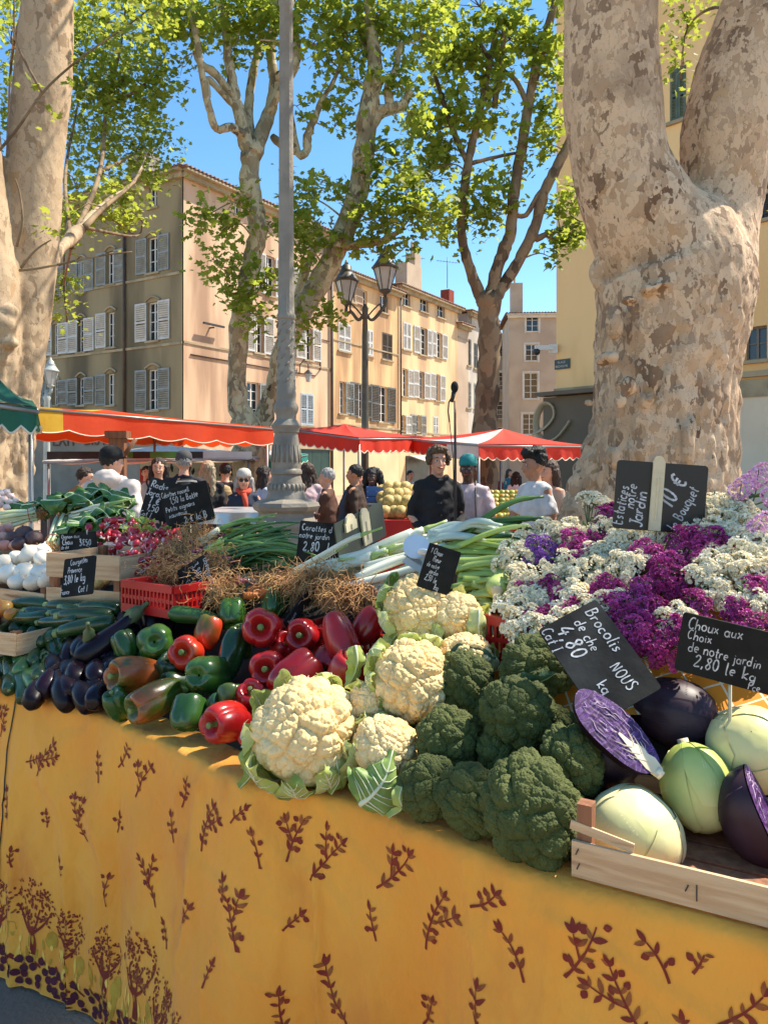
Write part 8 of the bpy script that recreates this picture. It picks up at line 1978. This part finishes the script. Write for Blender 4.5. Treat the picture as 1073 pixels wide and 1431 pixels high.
# ---- statice bunches
FLO=np.array([(0,0,0),(.5,.12,.35),(.30,.50,.30),(-.10,.55,.38),(-.46,.30,.30),(-.52,-.14,.36),(-.25,-.5,.30),(.14,-.54,.37),(.46,-.28,.30)])
def floret_mesh(name,pos,nrm,size,m,parent,seed):
    rs=np.random.RandomState(seed); n=len(pos); k=9
    nrm=nrm+rs.normal(size=(n,3))*.35; nrm/=np.linalg.norm(nrm,axis=1)[:,None]; a=rs.normal(size=(n,3)); t=a-nrm*(a*nrm).sum(1)[:,None]; t/=np.linalg.norm(t,axis=1)[:,None]; b=np.cross(nrm,t); sz=size*(.7+.6*rs.rand(n))
    V=(pos[:,None,:]+sz[:,None,None]*(FLO[None,:,0,None]*b[:,None,:]+FLO[None,:,1,None]*t[:,None,:]+FLO[None,:,2,None]*1.3*nrm[:,None,:])).reshape(-1,3)
    tri=np.array([(0,i,i+1 if i<8 else 1) for i in range(1,9)]); f=(np.arange(n)[:,None,None]*k+tri[None]).reshape(-1)
    me=bpy.data.meshes.new(name); me.vertices.add(n*k); me.vertices.foreach_set('co',V.ravel()); nf=len(f)//3; me.loops.add(len(f)); me.loops.foreach_set('vertex_index',f.astype(np.int32)); me.polygons.add(nf); me.polygons.foreach_set('loop_start',np.arange(nf,dtype=np.int32)*3)
    me.update(calc_edges=True); me.materials.append(m); return link(name,me,parent)
m_sw=mat('statice_white',srgb(250,242,216),srgb(244,232,198),10,rough=.7,island=.12,transl=.25)
m_sp=mat('statice_magenta',(.32,.014,.14),(.50,.06,.26),10,rough=.6,island=.35,transl=.2)
m_sv=mat('statice_violet',(.22,.06,.34),(.34,.12,.46),10,rough=.6,island=.35,transl=.2)
m_sst=mat('statice_stem',(.07,.13,.04),(.12,.18,.06),10,rough=.6)
def statice_proto(seed,m,kind):
    rs=np.random.RandomState(seed); rr_=random.Random(seed); t=thing('statice_bunch','x','flowers',(0,0,-50)); sb_=MB(); pos=[];nr=[]
    ns=20
    for k in range(ns):
        d=Vector((rr_.gauss(0,.55),rr_.gauss(0,.55),1)).normalized(); tip=Vector((d.x,d.y,d.z*.75))*rr_.uniform(.062,.092); sb_.tube([(0,0,-.14),(d.x*.01,d.y*.01,-.05),tip],[.0016,.0014,.001],4)
        # a one sided curved comb of small cups
        side=d.cross(Vector((rr_.gauss(0,1),rr_.gauss(0,1),rr_.gauss(0,1)))).normalized(); w=d.cross(side); Lc=rr_.uniform(.016,.026)
        for j in range(62 if kind=='w' else 48):
            x=rr_.uniform(-1,1); y=rr_.gauss(0,.35); q=tip+side*x*Lc+w*y*Lc-d*(x*x+y*y)*Lc*.55+d*.003; n_=(d+side*x*.7+w*y*.9).normalized(); pos.append(tuple(q)); nr.append(tuple(n_))
        for j in range(3): q=tip+side*rr_.uniform(-1,1)*Lc; sb_.tube([tip-d*.03,q-d*.002],[.001,.0008],3)
    for j in range(26):
        d=Vector((rr_.gauss(0,.6),rr_.gauss(0,.6),1)).normalized(); b0=Vector((d.x,d.y,d.z*.75))*rr_.uniform(.03,.07); b1=b0+Vector((rr_.gauss(0,1),rr_.gauss(0,1),rr_.gauss(.4,1))).normalized()*.026; sb_.tube([b0,b0.lerp(b1,.5),b1],[.0008,.0032,.0005],4,flat=.25)
    floret_mesh('flower_heads',np.array(pos),np.array(nr),.0068,m,t,seed); sb_.build('stems',m_sst,t); return t
protos={'w':[statice_proto(s,m_sw,'w') for s in (1,2,3,4)],'m':[statice_proto(s,m_sp,'m') for s in (5,6)],'v':[statice_proto(7,m_sv,'m')]}
FL=[('v',752,760),('m',835,745),('m',975,775),('m',945,785),('m',905,850),('m',935,886),('m',1000,765),('m',865,712),('m',800,755),('m',730,822),('m',925,800),('m',860,850),('m',1055,820),('m',790,845),('m',842,715),('m',815,772),('m',903,764),('m',955,752),('m',985,752),('m',775,812),('m',845,815),('m',893,812),('m',748,853),('m',968,838),('m',1022,842),('m',905,888),('m',880,878),('m',1040,875),
 ('w',832,698),('w',845,735),('w',790,742),('w',770,735),('w',810,735),('w',730,775),('w',722,800),('w',745,800),('w',785,780),('w',800,800),('w',725,830),('w',755,825),('w',800,835),('w',825,795),('w',870,745),('w',880,780),('w',900,730),('w',925,725),('w',945,718),('w',870,830),('w',850,850),('w',830,860),('w',800,862),('w',955,870),('w',980,810),('w',1010,800),('w',1030,780),('w',1050,800),('w',1040,830),('w',1065,850),('w',1068,800),('w',1020,745),('w',1045,760),('w',1000,730),('w',1010,700),('w',1025,712),('w',990,705),('w',1060,740),('w',1070,770),('w',735,865),('w',720,850),('w',760,880),('w',995,778),('w',965,720),('w',740,745),('w',840,770)]
rr=random.Random(50); cnt={}
for k,(c,u,v) in enumerate(FL):
    pr=protos[c][k%len(protos[c])]; p=pile(u,v+20,.07,lift=.03+(.010 if c!='w' else 0)); p=p+Vector((0,rr.uniform(-.02,.02),0))
    lab={'w':'bunch of papery white statice in the flower bank','m':'bunch of magenta statice among the white ones','v':'violet statice bunch at the left end of the flower bank'}[c]
    if (u,v)==(832,698): lab='white statice bunch sticking up highest at the left, beside the black board'
    if (u,v)==(865,712): lab='magenta statice bunch right under the left corner of the black board'
    if (u,v)==(748,853): lab='low magenta statice bunch above the checked cloth, furthest left'
    o=copy_thing(pr,p,label=lab,group={'w':'white statice bunches','m':'magenta statice bunches','v':'violet statice bunches'}[c])
    d=Vector((rr.uniform(-.4,.4),-.75+rr.uniform(-.2,.2),.65)); 
    if v<715: d=Vector((rr.uniform(-.3,.3),-.3,1))
    o.rotation_euler=frame_from(d,rr.uniform(0,6)).to_euler(); s_=rr.uniform(.92,1.2)*(.90 if c=='w' else .78); o.scale=(s_,)*3
for L_ in protos.values():
    for pr in L_:
        for ch in list(pr.children): bpy.data.objects.remove(ch)
        bpy.data.objects.remove(pr)
# dark flower bucket bed behind the bunches
m_bk=mat('bucket_green',(.02,.035,.022),rough=.7)
for k,(u,v) in enumerate([(760,850),(830,850),(900,860),(970,850),(1040,850),(800,800),(880,800),(960,800),(1040,790)]):
    p=pile(u,v,.0,lift=-.02); t=thing('flower_bucket','dark green bucket hidden under the statice bunches','bucket',(p.x,p.y+.03,p.z-.14),0,'buckets under the flowers'); mb=MB(); mb.lathe([(.055,0),(.075,.15),(.078,.152),(.07,.148),(.052,.01)],20); mb.build('bucket_body',m_bk,t); mb=MB(); mb.tube([(-.076,0,.14),(-.05,-.05,.12),(0,-.08,.11),(.05,-.05,.12),(.076,0,.14)],.0015,5); mb.build('handle',m_iron,t)
# lilac sprays at the right edge
m_lil=mat('lilac',srgb(206,150,196),srgb(232,190,220),20,rough=.6,island=.3,transl=.2)
rr=random.Random(13)
for k,(u,v,l) in enumerate([(1060,665,'lilac spray at the right edge, standing highest'),(1036,682,'lilac spray leaning left towards the trunk'),(1064,735,'low lilac spray at the right edge'),(1082,690,'lilac spray cut off by the right edge')]):
    p=pile(u,v,.07,lift=.12); t=thing('lilac_spray',l,'lilac',p,0,'lilac sprays'); rs=np.random.RandomState(k); n=260; h=rs.rand(n)*2-1; rad=(1-np.abs(h)**1.5)*.022+.004; a=rs.rand(n)*6.28
    pos=np.stack([np.cos(a)*rad*1.3+h*.012,np.sin(a)*rad,h*.035],1); floret_mesh('blossoms',pos,pos/np.linalg.norm(pos,axis=1)[:,None],.0065,m_lil,t,k)
    mb=MB(); mb.tube([(0,0,.02),(-.01,0,-.05),(-.04,.02,-.18)],[.0015,.002,.003],5)
    for j in range(3): leaf(mb,None,[(-.012,0,-.06-.02*j),(.02*(1 if j%2 else -1),-.02,-.05-.02*j),(.05*(1 if j%2 else -1),-.03,-.07-.02*j)],.018,cup=.2,ruffle=.1,seed=j,veins=False,ribw=.05)
    mb.build('leafy_stem',[m_sst,m_sst],t)
bpy.context.view_layer.update()
